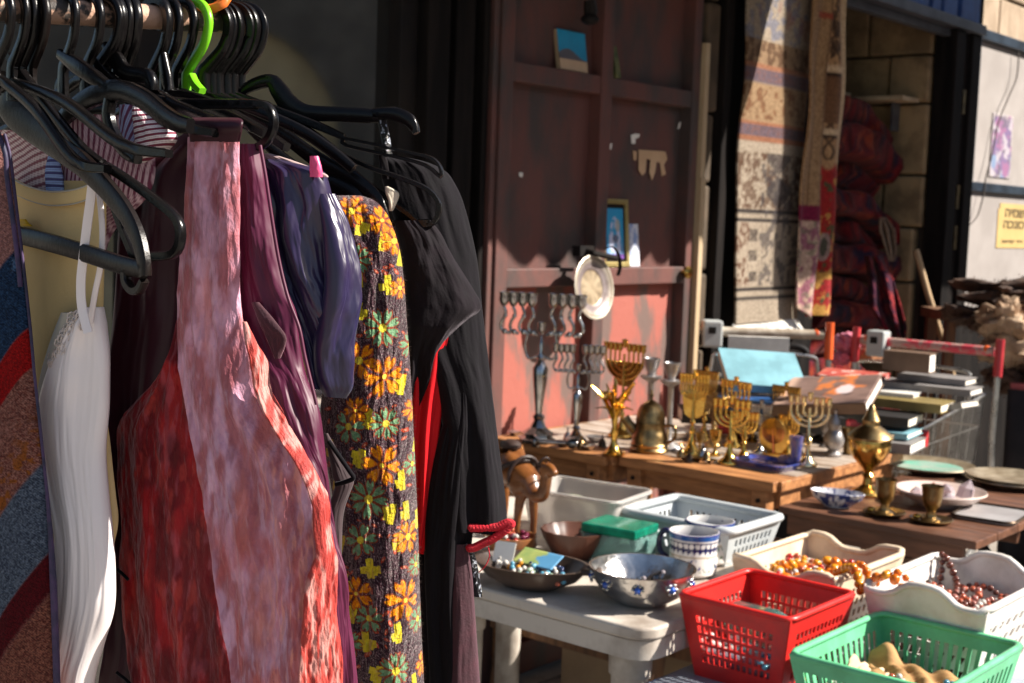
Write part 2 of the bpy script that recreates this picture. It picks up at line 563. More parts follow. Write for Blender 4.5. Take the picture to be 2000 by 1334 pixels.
MB().bx(-.20, -.19, 3.0, 3.075, 1.90, 2.03).build('bracket', m_steel_beam, shelf, 0)
for a, w, h, wh in ((2.55, .22, .30, 'leftmost'), (2.80, .10, .34, 'second from the left'), (2.92, .16, .28, 'second from the right'), (3.12, .22, .32, 'rightmost')):
    b = MB().bx(-.04, .06, a, a + w - .01, 2.412, 2.412 + h).bx(-.042, .062, a + .01, a + w - .02, 2.52, 2.545)
    b = b.build('file_box', m_bluebox, None, 0, bevel=0.004)
    b.location, b.rotation_euler = W0, (0, 0, WROT)
    tag(b, 'dark blue box file on the steel beam, ' + wh + ' of four', 'box', 'blue boxes on the beam')
for a, z0, l, h, r, wh in ((-.68, 2.05, .13, .035, .2, 'left of the lower two'), (-.50, 2.05, .16, .028, -.1, 'right of the lower two'), (-.62, 2.086, .12, .03, .35, 'lying on top of the others')):
    b = MB().bx(-l / 2, l / 2, -.05, .05, 0, h).build('paper_packet', m_cream, None, 0, bevel=0.003)
    b.location, b.rotation_euler = W(2.98, a, z0 + .001), (0, 0, WROT + r)
    tag(b, 'small cream packet on the shelf inside the rug shop, ' + wh, 'packet', 'packets on the shop shelf')

# white display boards in a dark blue frame, right of the black post
bd = thing('display_board', 'white display board in a blue black frame at the right edge of the photo', 'board', W0, WROT)
MB().bx(-.02, .0, 3.457, 4.7, 1.689, 2.360).build('board_panel', m_board, bd, 0)
MB().bx(-.02, .0, 3.41, 4.7, 1.03, 1.640).build('board_panel', m_board, bd, 0)
MB().bx(-.03, .03, 3.402, 3.455, 1.689, 2.411).bx(-.03, .03, 3.455, 4.7, 2.362, 2.411).bx(-.03, .025, 3.405, 4.7, 1.642, 1.687).build('board_frame', m_navyframe, bd, 0, bevel=0.004)
MB().bx(-.45, -.03, 3.40, 4.7, 0, 1.02).build('wall', m_blackwood, shop, 0)
row = 0
z = 2.415
while z < 2.95:
    h = .19
    y = 3.405 - (.2 if row % 2 else 0)
    while y < 4.7:
        w = random.uniform(.3, .5)
        if y + w > 3.45:
            MB().bx(-.45, -.02 + random.uniform(-.01, .01), max(y, 3.405) + .003, min(y + w, 4.7) - .003, z + .003, z + h - .003).build('stone', m_palestone, shop, 0, bevel=0.01)
        y += w
    z += h
    row += 1
MB().bx(-.45, -.035, 3.40, 4.7, 1.02, 2.41).build('wall', m_plaster, shop, 0)


def plane_paint(name, M4, w, h, nu, nv, fn, m, parent=None, thick=0.002, smooth=60):
    """a flat sheet (x 0..w, y 0..h in the frame M4) whose print is a colour per vertex; fn takes u,v 0..1"""
    u_, v_ = np.meshgrid(np.linspace(0, 1, nu), np.linspace(0, 1, nv))
    P = [M4 @ Vector((a * w, b * h, 0)) for a, b in zip(u_.ravel(), v_.ravel())]
    f = [(j * nu + i, j * nu + i + 1, (j + 1) * nu + i + 1, (j + 1) * nu + i) for j in range(nv - 1) for i in range(nu - 1)]
    me = bpy.data.meshes.new(name)
    me.from_pydata([tuple(p) for p in P], [], f)
    set_paint(me, fn(u_.ravel(), v_.ravel()))
    return link(name, me, m, parent, smooth, solid=thick)


WALLM = Matrix(((0, 0, 1, 0), (1, 0, 0, 0), (0, 1, 0, 0), (0, 0, 0, 1)))   # x->s, y->z, z->o


def purple_print(u_, v_):
    n1 = fbm(u_ * 7, v_ * 11, 3)
    c = mixc(L(225, 215, 225), L(110, 60, 150), sst(.42, .52, n1))
    c = mixc(c, L(176, 70, 150), sst(.60, .66, fbm(u_ * 6 + 9, v_ * 6, 8)))
    c = mixc(c, L(120, 170, 220), sst(.45, .6, fbm(u_ * 5, v_ * 4 + 3, 5)) * (v_ < .35))
    c = mixc(c, L(70, 30, 90), sst(.58, .64, fbm(u_ * 9, v_ * 7 + 3, 15)))
    e = np.minimum(np.minimum(u_, 1 - u_), np.minimum(v_, 1 - v_)) * 6 + fbm(u_ * 12, v_ * 12, 4) - .5
    return mixc(L(212, 202, 200), mixc(c, L(200, 190, 205), .35 + 0 * u_), sst(.05, .3, e)) * .62


a, b_ = so(onwall(1930, 345)), so(onwall(1978, 228))
pr = plane_paint('purple_print', WALLM @ Matrix.Translation((a[0], a[2], .004)), b_[0] - a[0], b_[2] - a[2], 50, 80, purple_print, m_paint, None)
pr.location, pr.rotation_euler = W0, (0, 0, WROT)
tag(pr, 'torn purple and white print stuck on the upper white board', 'poster')
a, b_ = so(onwall(1944, 484)), so(onwall(2012, 404))
nt = thing('notice', 'yellow notice with dark Hebrew lettering on the lower white board', 'notice', W0, WROT)
m_yel = mat('yellow_notice_paper', (0.52, 0.37, 0.15), (0.48, 0.34, 0.13), rough=0.6)
NW, NH = b_[0] - a[0], b_[2] - a[2]
MB().bx(.0015, .004, a[0], b_[0], a[2], b_[2] - .02).bx(.0015, .004, a[0] + .02, b_[0], b_[2] - .02, b_[2] + .008).build('sheet', m_yel, nt, 0)


def text_mesh(body, size):
    cu = bpy.data.curves.new('lettering', 'FONT')
    cu.body = body
    cu.size = size
    cu.offset = 0.0012 * size / .06
    cu.extrude = 0.0006
    o = bpy.data.objects.new('lettering', cu)
    scene.collection.objects.link(o)
    dg = bpy.context.evaluated_depsgraph_get()
    me = bpy.data.meshes.new_from_object(o.evaluated_get(dg))
    bpy.data.objects.remove(o)
    return me


for body, size, y0, x0, wd, hh in (('\u05d4\u05d9\u05de\u05e9', .075, .72, .20, .62, .20), ('\u05d4\u05db\u05e0\u05d5\u05db', .075, .46, .17, .66, .18), ('\u05d1\u05e9\u05d5\u05e7 \u05d9\u05e4\u05d5', .03, .10, .14, .66, .085)):
    me = text_mesh(body, size)
    if len(me.vertices):
        xs = [v.co.x for v in me.vertices]
        k = wd * NW / max(1e-4, max(xs) - min(xs))
        ky = hh * NH / max(1e-4, max(v.co.y for v in me.vertices) - min(v.co.y for v in me.vertices))
        x_min = min(xs)
        y_min = min(v.co.y for v in me.vertices)
        for v in me.vertices:
            v.co = Vector(((v.co.x - x_min) * k, (v.co.y - y_min) * ky, v.co.z))
        me.transform(WALLM @ Matrix.Translation((a[0] + x0 * NW, a[2] + y0 * NH, .0052)))
        me.materials.clear()
        link('lettering', me, m_ink, nt, 0)
# a cord that hangs down over the boards
cd_ = MB().tube([tuple(Vector((.03, *((lambda q: (q[0], q[2]))(so(onwall(x, y, .03))))))) for x, y in spline([(1990, 100), (1986, 150), (1970, 190), (1950, 240), (1938, 300), (1925, 350), (1922, 375), (1910, 420), (1893, 440)], 4)], .0035, 6)
cd_ = cd_.build('cord', m_cord, None, 60)
cd_.location, cd_.rotation_euler = W0, (0, 0, WROT)
tag(cd_, 'thin dark cord hanging across the two white boards', 'cord')

# above the frame: scalloped awning over the door, unseen sheet added to shade carpets
aw = thing('awning', 'striped canvas awning with a scalloped edge over the maroon door', 'awning', W0, WROT)
v_, f_ = [], []
SN, SU = SUN.dot(N), SUN.dot(U)             # where a shadow falls: along the wall and down it
zs = 1.335 + 1.2 / SN * SUN.z
AE = 1.05 + 1.2 / SN * SU
ys = np.linspace(-3.0, AE, 220)
for y in ys:
    ph = ((y + 3.0) / .148) % 1
    v_ += [(0.0, y, zs + .8), (1.2, y, zs + .16), (1.202, y, zs + .045 - .05 * (sin(pi * ph)) ** .8)]
for i in range(len(ys) - 1):
    for k in range(2):
        f_.append((i * 3 + k, i * 3 + k + 1, i * 3 + k + 4, i * 3 + k + 3))
MB().add(v_, f_).build('canopy', m_canvas, aw, 0, solid=.004)
MB().tube([(1.19, -3.0, zs + .16), (1.19, AE, zs + .16)], .015).tube([(0, -2.98, zs + .2), (1.19, -2.98, zs + .16)], .012).build('awning_frame', m_black, aw, 40)
shade_sheet = thing('awning', 'unseen canvas sheet added to cast shade over the hanging carpets', 'awning', W0, WROT)  # unseen sheet, added and sized to shade the carpets
A2, Z2 = 1.47 + 1.7 / SN * SU, 1.135 + 1.7 / SN * SUN.z
E2 = A2 + 1.9
MB().add([(0.0, A2, Z2 + 1.5), (1.7, A2, Z2 + 1.1), (1.7, E2, Z2 + 1.1), (0, E2, Z2 + 1.5)], [(0, 1, 2, 3)]).add([(1.702, A2, Z2 + 1.105), (1.702, A2, Z2), (1.702, E2, Z2), (1.702, E2, Z2 + 1.105)], [(0, 1, 2, 3)]).build('canopy', m_canvas, shade_sheet, 0, solid=.006)
MB().tube([(1.69, A2, Z2 + 1.09), (1.69, E2, Z2 + 1.09)], .015).tube([(0, E2 - .05, Z2 + 1.1), (1.69, E2 - .05, Z2 + 1.09)], .012).build('awning_frame', m_black, shade_sheet, 40)

# house across the street: it shows only as a dim reflection in the shop window
opp = thing('stone_house', 'grey house with a yellow arch reflected in the dark shop window', 'house', (9.0, 2.9, 0))
poly = [(-9, 0), (-1.1, 0), (-1.1, 2.1)] + [(1.1 * -cos(a_), 2.1 + 1.05 * sin(a_)) for a_ in np.linspace(.15, pi - .15, 18)] + [(1.1, 2.1), (1.1, 0), (9, 0), (9, 4.6), (-9, 4.6)]
MY = Matrix(((0, 0, 1, 0), (1, 0, 0, 0), (0, 1, 0, 0), (0, 0, 0, 1)))
MB().prism(poly, 0, .18, MY).build('wall', m_darkfront, opp, 0)
MB().bx(.185, .3, -1.3, 1.3, 0, 3.4).build('archway', m_yellowstone, opp, 0)


# ------------------------------------------------------------------ hanging carpets
def hang_rug(name, label, s0, s1, z0, z1, off, fn, amp=.012, waves=2.5, nu=50, nv=260, skew=0.0, seed=1, group=None, fringe=None):
    u_, v_ = np.meshgrid(np.linspace(0, 1, nu), np.linspace(0, 1, nv))
    ss = s0 + (s1 - s0) * u_ + .010 * np.sin(v_ * 9 + seed) + skew * (1 - v_) + .006 * np.sin(v_ * 23 + seed * 2)
    zz = z0 + (z1 - z0) * v_ - .03 * (1 - v_) * (u_ - .5) * 2 * (seed % 3 - 1)
    oo = off + amp * np.sin(u_ * 2 * pi * waves + seed + 1.2 * np.sin(v_ * 4 + seed)) * (.5 + .5 * (1 - v_)) + .006 * np.sin(v_ * 13 + u_ * 3 + seed)
    f = [(j * nu + i, j * nu + i + 1, (j + 1) * nu + i + 1, (j + 1) * nu + i) for j in range(nv - 1) for i in range(nu - 1)]
    me = bpy.data.meshes.new(name)
    me.from_pydata(np.stack([oo.ravel(), ss.ravel(), zz.ravel()], 1).tolist(), [], f)
    set_paint(me, fn(u_.ravel(), (2.25 - zz.ravel()) * 547))
    r = thing(name, label, 'carpet', W0, WROT, group)
    link('pile', me, m_rug, r, 60, solid=.008)
    if fringe:
        fb = MB()
        for i in range(fringe):
            t = (i + .5) / fringe
            s_ = s0 + (s1 - s0) * t + .01 * sin(seed) + skew
            p = (off + amp * sin(t * 2 * pi * waves + seed + 1.2 * sin(seed)), s_, z0 + .002)
            fb.tube([p, (p[0] + .01, p[1] + random.uniform(-.01, .01), z0 - .02), (p[0] + .015 + random.uniform(-.01, .02), p[1] + random.uniform(-.02, .02), z0 - .04)], [.005, .006, .003], 5)
        fb = fb.build('fringe', m_white, r, 60)
    return r


def band(y, a, b, soft=2.0):
    return sst(a - soft, a, y) * (1 - sst(b, b + soft, y))


def rug_cream(u_, y):
    x = u_ * 225
    c = np.tile(np.array(L(226, 208, 186)), (len(u_), 1))
    c = mixc(c, L(160, 165, 190), .8 * sst(.52, .60, fbm(x / 14, y / 16, 3)) * band(y, -400, 95))
    c = mixc(c, L(190, 120, 120), .5 * sst(.62, .70, fbm(x / 14, y / 30, 13)) * band(y, -400, 60))
    c = mixc(c, L(200, 165, 130), band(y, 82, 128))
    c = mixc(c, L(120, 85, 60), .85 * sst(.48, .56, fbm(x / 9, y / 11, 5)) * band(y, 82, 128))
    c = mixc(c, L(205, 138, 104), band(y, 128, 134) + band(y, 240, 245) + band(y, 268, 276))
    c = mixc(c, L(140, 120, 134), band(y, 136, 162) + band(y, 246, 266))
    c = mixc(c, L(170, 120, 110), .6 * sst(.45, .6, vn(x / 4, y / 6, 2)) * (band(y, 141, 157) + band(y, 250, 262)))
    c = mixc(c, L(214, 178, 138), band(y, 164, 238))
    c = mixc(c, L(150, 95, 60), .8 * sst(.54, .60, fbm(x / 9, y / 12, 9)) * band(y, 170, 232))
    fig = np.maximum(sst(.15, .25, np.sin(x / 7.5) * np.sin(y / 17 + np.sin(x / 9))), 0) * sst(.45, .55, fbm(x / 8, y / 14, 6))
    c = mixc(c, L(120, 82, 58), .95 * np.maximum(fig, .8 * sst(.50, .56, fbm(x / 7, y / 9, 77))) * band(y, 300, 408))
    c = mixc(c, L(70, 62, 62), band(y, 411, 418) + band(y, 428, 433) + band(y, 566, 572) + band(y, 585, 590))
    sq = (np.abs(((y - 440) % 42) - 21) < 11) & (np.abs(x - 62) < 15)
    c = mixc(c, L(74, 60, 58), .85 * sq * band(y, 438, 560) * (.5 + .5 * sst(.35, .5, fbm(x / 5, y / 5, 3))))
    fg2 = sst(.56, .62, fbm(x / 9, y / 10, 21)) * sst(.1, .3, np.sin(y / 6.7))
    c = mixc(c, L(140, 100, 78), .95 * np.maximum(fg2, sst(.53, .58, fbm(x / 8, y / 9, 78))) * band(y, 438, 562) * (x < 50))
    c = mixc(c, L(96, 88, 92), .75 * sst(.52, .58, fbm(x / 12, y / 16, 31)) * (x > 82) * band(y, 320, 562))
    ed = np.abs(((y / 34) % 2) - 1)
    c = mixc(c, L(90, 82, 84), .8 * (np.abs((x - 130) / 45) < 1 - ed) * (x > 96) * band(y, 300, 405))
    return c * .47


def rug_tan(u_, y):
    x = u_ * 60
    c = mixc(L(172, 140, 104), L(140, 108, 78), fbm(x / 5, y / 9, 4))
    d = ((y / 9.0) % 1 - .5) ** 2 + ((x - 18) / 9.0) ** 2
    c = mixc(c, L(90, 62, 48), .8 * (d < .12))
    c = mixc(c, L(70, 45, 36), .5 * ((np.abs(x - 31) < 2) | (x > 56)))
    c = mixc(c, L(206, 186, 160), .0 * y)
    c = mixc(c, L(118, 30, 62), band(y, 398, 428))
    lo = mixc(L(196, 168, 150), L(150, 96, 112), sst(.48, .62, fbm(x / 12, y / 16, 12)))
    lo = mixc(lo, L(110, 118, 92), .6 * sst(.58, .64, fbm(x / 9, y / 11, 44)))
    c = mixc(c, lo, sst(427, 431, y))
    c = mixc(c, L(150, 55, 42), .8 * band(y, 4, 14) * (x > 20))
    return c


def rug_red(u_, y):
    x = u_ * 85
    c = mixc(L(192, 154, 112), L(160, 122, 86), fbm(x / 6, y / 12, 7))
    loz = np.abs(x - 38) / 22 + np.abs(((y + 60) % 200) - 100) / 105
    c = mixc(c, L(58, 42, 32), .85 * (loz < 1) * sst(.3, .5, vn(x / 5, y / 10, 3)) * (y < 100))
    c = mixc(c, L(58, 42, 34), band(y, 120, 128) * (x < 64) + band(y, 246, 252) * (x < 64))
    c = mixc(c, L(214, 186, 150), band(y, 104, 116))
    box = band(y, 128, 222) * (x > 14) * (x < 62)
    lat = .35 + .4 * ((np.sin(x * .9) * np.sin(y * .55)) > .1)
    c = mixc(c, mixc(L(84, 58, 42), L(138, 100, 70), lat), box)
    c = mixc(c, L(62, 46, 38), .8 * (np.abs(np.abs(x - 38) - 12 * np.abs(np.sin(y / 12))) < 4) * (band(y, 224, 300) + band(y, 14, 90)))
    c = mixc(c, L(214, 186, 150), band(y, 236, 246))
    red = mixc(L(176, 50, 38), L(140, 30, 42), fbm(x / 18, y / 22, 3))
    red = mixc(red, L(196, 150, 78), sst(.54, .60, fbm(x / 14 + y / 60, y / 20, 17)))
    red = mixc(red, L(86, 84, 56), sst(.62, .66, fbm(x / 11, y / 13, 27)))
    red = mixc(red, L(150, 140, 132), .8 * ((((x - 40) / 13) ** 2 + ((y - 482) / 30) ** 2) < 1))
    red = mixc(red, L(70, 74, 60), .9 * ((((x - 40) / 6) ** 2 + ((y - 482) / 20) ** 2) < 1))
    c = mixc(c, red, sst(308, 318, y + 7 * np.sin(x / 8)))
    c = mixc(c, L(204, 178, 142), (x > 68) * (y < 305))
    return c


hang_rug('hanging_carpet', 'cream kilim with mauve and orange bands hanging by the black post, half in sun', 1.235, 1.72, 1.085, 2.75, .06, rug_cream, seed=1, waves=1.6, amp=.005, fringe=60)
hang_rug('hanging_carpet', 'narrow tan carpet runner with a purple red stripe hanging between two wider carpets', 1.60, 1.735, 1.12, 2.75, .115, rug_tan, amp=.012, waves=1.0, seed=2, nu=40)
hang_rug('hanging_carpet', 'tan carpet with dark lattice and red flowered lower half beside the rug shop opening', 1.735, 1.93, 1.10, 2.75, .10, rug_red, amp=.016, waves=1.2, seed=4, nu=50)


# folded rugs piled inside the opening
def rug_dark(seed):
    def fn(a, b):
        c = mixc(L(126, 24, 28), L(66, 14, 20), fbm(a * 9, b * 5, seed))
        c = mixc(c, L(36, 22, 48), sst(.58, .66, fbm(a * 14, b * 9, seed + 5)))
        c = mixc(c, L(150, 60, 30), .8 * sst(.62, .68, fbm(a * 20, b * 14, seed + 9)))
        return mixc(c, L(26, 14, 20), .7 * (np.sin(a * 60 + seed) > .75))
    return fn


def folded_rug(s0, s1, o0, o1, z0, h, seed):
    nl, nr_ = 30, 28
    vs_, col = [], []
    for i in range(nl + 1):
        t = i / nl
        for k in range(nr_):
            a = 2 * pi * k / nr_
            ca, sa = cos(a), sin(a)
            x = (o0 + o1) / 2 + (o1 - o0) / 2 * np.sign(ca) * abs(ca) ** .35
            zz = z0 + h / 2 + h / 2 * np.sign(sa) * abs(sa) ** .5
            nz_ = float(fbm(t * 5 + seed, a * 1.2, seed)) - .5
            vs_.append((x + .07 * nz_, s0 + (s1 - s0) * t + .05 * (float(vn(a, seed, 2)) - .5), zz + .05 * nz_ * (1 if sa > 0 else .3) - (.05 + .05 * (seed % 3)) * t ** 4))
            col.append((t, a / 6.28))
    f = []
    for i in range(nl):
        for k in range(nr_):
            k2 = (k + 1) % nr_
            f.append((i * nr_ + k, i * nr_ + k2, (i + 1) * nr_ + k2, (i + 1) * nr_ + k))
    f += [tuple(range(nr_)), tuple(nl * nr_ + k for k in reversed(range(nr_)))]
    me = bpy.data.meshes.new('folded_rug')
    me.from_pydata([tuple(map(float, v)) for v in vs_], [], f)
    col = np.array(col)
    set_paint(me, rug_dark(seed)(col[:, 0], col[:, 1]))
    o = link('folded_rug', me, m_rug, None, 60)
    o.location, o.rotation_euler = W0, (0, 0, WROT)
    return o


z = .62
lab = 'dark red patterned rug folded in the tall stack inside the rug shop'
for k in range(11):
    h = random.uniform(.125, .155)
    o = folded_rug(2.30 + random.uniform(-.05, .05), 3.02 + random.uniform(-.06, .03), -.80, -.14 + random.uniform(-.10, .10), z, h, k + 1)
    tag(o, 'dark red patterned rug, ' + ('lowest of the stack in the rug shop', 'second from the bottom of the rug stack', 'third from the bottom of the rug stack', 'fourth from the bottom of the rug stack', 'fifth from the bottom of the rug stack', 'in the exact middle of the rug stack', 'fifth from the top of the rug stack', 'fourth from the top of the rug stack', 'third from the top of the rug stack', 'second from the top of the rug stack', 'topmost of the stack under the shop shelf')[k], 'rug', 'folded rugs in the shop')
    z += h * .92
MB_plat = MB().bx(-.85, -.1, 2.25, 3.05, .05, .62).build('rug_platform', m_legwood, None, 0)
MB_plat.location, MB_plat.rotation_euler = W0, (0, 0, WROT)
tag(MB_plat, 'low wooden platform under the stack of folded rugs in the shop', 'platform')


def drape(name, label, pxrows, d, fn, nu=30, nv=60, amp=.02, seed=1, cat='cloth', group=None, m=None, dd=0.0):
    """a hanging cloth; rows of (y, x left, x right) at depth d"""
    ys_ = [r[0] for r in pxrows]
    V, C_ = [], []
    for j in range(nv):
        y = ys_[0] + (ys_[-1] - ys_[0]) * j / (nv - 1)
        xl, xr = np.interp(y, ys_, [r[1] for r in pxrows]), np.interp(y, ys_, [r[2] for r in pxrows])
        for i in range(nu):
            t = i / (nu - 1)
            dep = d + amp * sin(t * 2 * pi * 2.2 + seed + y / 60) + .5 * amp * sin(t * 17 + y / 33 + seed) - dd * j / nv
            V.append(tuple(at(xl + (xr - xl) * t, y, dep)))
            C_.append((t, j / nv))
    f = [(j * nu + i, j * nu + i + 1, (j + 1) * nu + i + 1, (j + 1) * nu + i) for j in range(nv - 1) for i in range(nu - 1)]
    me = bpy.data.meshes.new(name)
    me.from_pydata(V, [], f)
    C_ = np.array(C_)
    set_paint(me, fn(C_[:, 0], C_[:, 1]))
    o = link(name, me, m or m_rug, None, 60, solid=.008)
    return tag(o, label, cat, group)


def purple_red(a, b):
    c = mixc(L(112, 22, 32), L(62, 22, 46), sst(.4, .6, fbm(a * 5, b * 9, 3)))
    c = mixc(c, L(150, 50, 50), sst(.6, .7, fbm(a * 12, b * 24, 8)))
    return mixc(c, L(30, 18, 36), .7 * (np.sin(a * 26 + 3 * np.sin(b * 8)) > .6))


drape('hanging_textile', 'purple and orange striped cloth slipping off the bottom of the rug stack', [(500, 1690, 1720), (540, 1695, 1742), (600, 1700, 1760), (640, 1725, 1770), (660, 1740, 1768)], 5.7, purple_red, amp=.04, seed=5)
drape('hanging_textile', 'beige cloth hanging in a gap in front of the rug stack', [(425, 1718, 1730), (450, 1718, 1748), (490, 1732, 1750), (510, 1738, 1746)], 5.78, lambda a, b: mixc(L(150, 126, 106), L(110, 90, 76), a), amp=.02, seed=3)
# broom handle leaning in the opening
bh = MB().tube([tuple(onwall(1789, 488, .10)), tuple(onwall(1813, 575, .16)), tuple(onwall(1842, 668, .22)), tuple(onwall(1868, 760, .28))], .0145, 8)
tag(bh.build('broom_handle', mat('pale_broom_wood', (0.48, 0.33, 0.18), (0.36, 0.24, 0.13), rough=0.6), None, 60), 'long pale wooden broom handle leaning by the black post', 'broom handle')

# ------------------------------------------------------------------ tables
def wood_table(label, s0, s1, o0, o1, zt, group, legs=((0, 0), (0, 1), (1, 0), (1, 1))):
    t = thing('wooden_table', label, 'table', W((s0 + s1) / 2, (o0 + o1) / 2, 0), WROT, group)
    hx, hy = (o1 - o0) / 2, (s1 - s0) / 2
    n_ = 7
    for i in range(n_):
        a, b = -hy + 2 * hy * i / n_, -hy + 2 * hy * (i + 1) / n_
        MB().bx(-hx, hx, a + .002, b - .002, zt - .022, zt + random.uniform(-.0015, .0005)).build('plank', m_tabletop if 0 < i else m_tablewood, t, 0, bevel=.003)
    for sgn in (-1, 1):
        MB().bx(-hx, hx, sgn * hy - .012, sgn * hy + .012, zt - .028, zt - .001).build('edge_board', m_tablewood, t, 0, bevel=.003)
        MB().bx(sgn * hx - .011, sgn * hx + .011, -hy + .012, hy - .012, zt - .028, zt - .001).build('edge_board', m_tablewood, t, 0, bevel=.003)
        MB().bx(-hx + .03, hx - .03, sgn * (hy - .03) - .011, sgn * (hy - .03) + .011, zt - .078, zt - .031).build('apron', m_tablewood, t, 0, bevel=.002)
        MB().bx(sgn * (hx - .02) - .011, sgn * (hx - .02) + .011, -hy + .045, hy - .045, zt - .078, zt - .031).build('apron', m_tablewood, t, 0, bevel=.002)
    for a, b in legs:
        x, y = (-hx + .045 if a == 0 else hx - .045), (-hy + .03 if b == 0 else hy - .03)
        lg = MB().bx(x - .022, x + .022, y - .022 - .012, y + .022, .02, zt - .024).build('leg', m_tablewood, t, 0, bevel=.003)
        MB().lathe([(.006, 0), (.006, .004), (0, .006)], 8, M=Matrix.Translation((x, y - .035, zt - .055)) @ Matrix.Rotation(pi / 2, 4, 'X')).build('bolt', m_black, lg, 40)
    MB().bx(-hx + .05, hx - .05, hy - .05, hy - .02, .28, .33).bx(-hx + .05, hx - .05, -hy + .02, -hy + .05, .28, .33).build('stretcher', m_legwood, t, 0, bevel=.002)
    return t


wood_table('long wooden table against the red door holding the silver menorahs', .01, .76, .015, .425, .80, 'wooden tables of brassware')
wood_table('wooden table of brass candlesticks with a sunlit orange end', .05, .80, .445, .925, .80, 'wooden tables of brassware')

ft = thing('folding_table', 'dark brown folding table with brass goblets and a white bowl', 'table', W(.24, 1.18, 0), WROT)
for i in range(3):
    a = -.20 + i * .40 / 3
    MB().bx(-.24, .27, a + .0015, a + .40 / 3 - .0015, .722, .742).build('plank', m_darkwood, ft, 0, bevel=.003)
MB().bx(-.22, .235, -.185, -.165, .672, .7215).build('apron', m_darkwood, ft, 0, bevel=.002)
MB().bx(-.22, .235, .165, .185, .672, .7215).build('apron', m_darkwood, ft, 0, bevel=.002)
for x, x2, y in ((-.21, .10, -.155), (.10, -.21, -.13), (-.21, .10, .155), (.10, -.21, .13)):
    MB().tube([(x, y, .70), (x2, y, .0)], .016, 6).build('leg', m_legwood, ft, 40)
MB().bx(.02, .055, -.19, -.155, .30, .6715).bx(.085, .115, -.19, -.16, .30, .6715).build('brace', m_legwood, ft, 0)
# black steel stand right of it, seen against the bright paving
sf = thing('folding_trestle', 'black steel folding trestle standing on the bright paving at the right edge', 'trestle', W(.62, 1.52, 0), WROT)
for y in (-.22, .22):
    MB().tube([(-.25, y, .72), (.35, y, .02)], .014, 8).build('leg', m_black, sf, 40)
    MB().tube([(.35, y + .03, .72), (-.25, y + .03, .02)], .014, 8).build('leg', m_black, sf, 40)
MB().tube([(-.25, -.24, .72), (-.25, .26, .72)], .014, 8).build('rail', m_black, sf, 40)
MB().tube([(.35, -.24, .72), (.35, .26, .72)], .014, 8).build('rail', m_black, sf, 40)

# white plastic garden table
pt_ = thing('plastic_table', 'dirty white plastic garden table crowded with bowls, mugs and a wooden camel', 'table', W(-.66, .80, 0), WROT)


def rrect(hx, hy, r, n=6):
    out = []
    for cx, cy, a0 in ((hx - r, hy - r, 0), (-hx + r, hy - r, pi / 2), (-hx + r, -hy + r, pi), (hx - r, -hy + r, 3 * pi / 2)):
        for i in range(n + 1):
            a = a0 + pi / 2 * i / n
            out.append((cx + r * cos(a), cy + r * sin(a)))
    return out


MB().prism(rrect(.47, .36, .05), .695, .72).build('tabletop', m_plastictable, pt_, 40, bevel=.006, bseg=3)
rim = MB()
P1, P2 = rrect(.466, .356, .05), rrect(.455, .345, .045)
n_ = len(P1)
vv = [(x, y, z) for z, P in ((.694, P1), (.658, P1), (.658, P2), (.694, P2)) for x, y in P]
rim.add(vv, [(k * n_ + i, k * n_ + (i + 1) % n_, ((k + 1) % 4) * n_ + (i + 1) % n_, ((k + 1) % 4) * n_ + i) for k in range(4) for i in range(n_)])
rim.build('skirt', m_plastictable, pt_, 40)
for x, y in ((.39, -.29), (-.02, -.29), (.39, .29), (-.39, .29), (-.39, -.29)):
    MB().lathe([(.043, 0), (.040, .3), (.044, .60), (.050, .605), (.052, .655)], 18, c=(x, y, .002), sx=.85, sy=.7).build('leg', m_plastictable, pt_, 40)

lt = thing('low_table', 'low blue edged plastic table carrying the red, green and white baskets', 'table', W(-.62, 1.56, 0), WROT)
MB().prism(rrect(.31, .44, .03), .594, .612).build('tabletop', m_bluetop, lt, 40, bevel=.005)
n_ = 28
for hx, hy, z0, z1 in ((.315, .445, .57, .608),):
    P1, P2 = rrect(hx, hy, .035), rrect(.3105, .4405, .0305)
    n_ = len(P1)
    vv = [(x, y, z) for z, P in ((z1, P1), (z0, P1), (z0, P2), (z1, P2)) for x, y in P]
    MB().add(vv, [(k * n_ + i, k * n_ + (i + 1) % n_, ((k + 1) % 4) * n_ + (i + 1) % n_, ((k + 1) % 4) * n_ + i) for k in range(4) for i in range(n_)]).build('edge', m_blueedge, lt, 40)
for x in (-.27, .27):
    for y in (-.40, .40):
        MB().tube([(x, y, 0), (x, y, .593)], .018, 10).build('leg', m_bluetop, lt, 40)

# dark timber trestles stored under the tables
for s_, o_, lab in ((-.30, .55, 'dark wooden trestle leaning under the white plastic table'), (-.16, .95, 'brown wooden crossed legs of a folded stool under the tables')):
    tr = thing('wooden_trestle', lab, 'trestle', W(s_, o_, 0), WROT)
    for x in (-.26, .20):
        MB().tube([(x, 0, 0), (x + .05, .04, .62)], .024, 4).build('leg', m_legwood, tr, 0)
    MB().bx(-.25, .24, -.012, .012, .36, .41).build('crossbar', m_legwood, tr, 0)
    MB().bx(-.25, .24, .028, .05, .58, .63).build('crossbar', m_legwood, tr, 0)
cb = thing('cardboard_box', 'plain brown carton standing on the ground under the white plastic table', 'box', W(-.02, .62, 0), WROT + .2)
MB().bx(-.20, .20, -.14, .14, 0, .36).build('carton', mat('brown_carton', (0.30, 0.21, 0.125), (0.24, 0.165, 0.10), rough=0.8), cb, 0, bevel=.004)
bkt = thing('wire_basket', 'wire mesh crate standing under the wooden table behind the grey basket', 'crate', W(.02, .80, .40), WROT)
wm = MB()
for x in np.linspace(-.14, .14, 12):
    wm.tube([(x, -.10, 0), (x, -.11, .23)], .0022, 5)
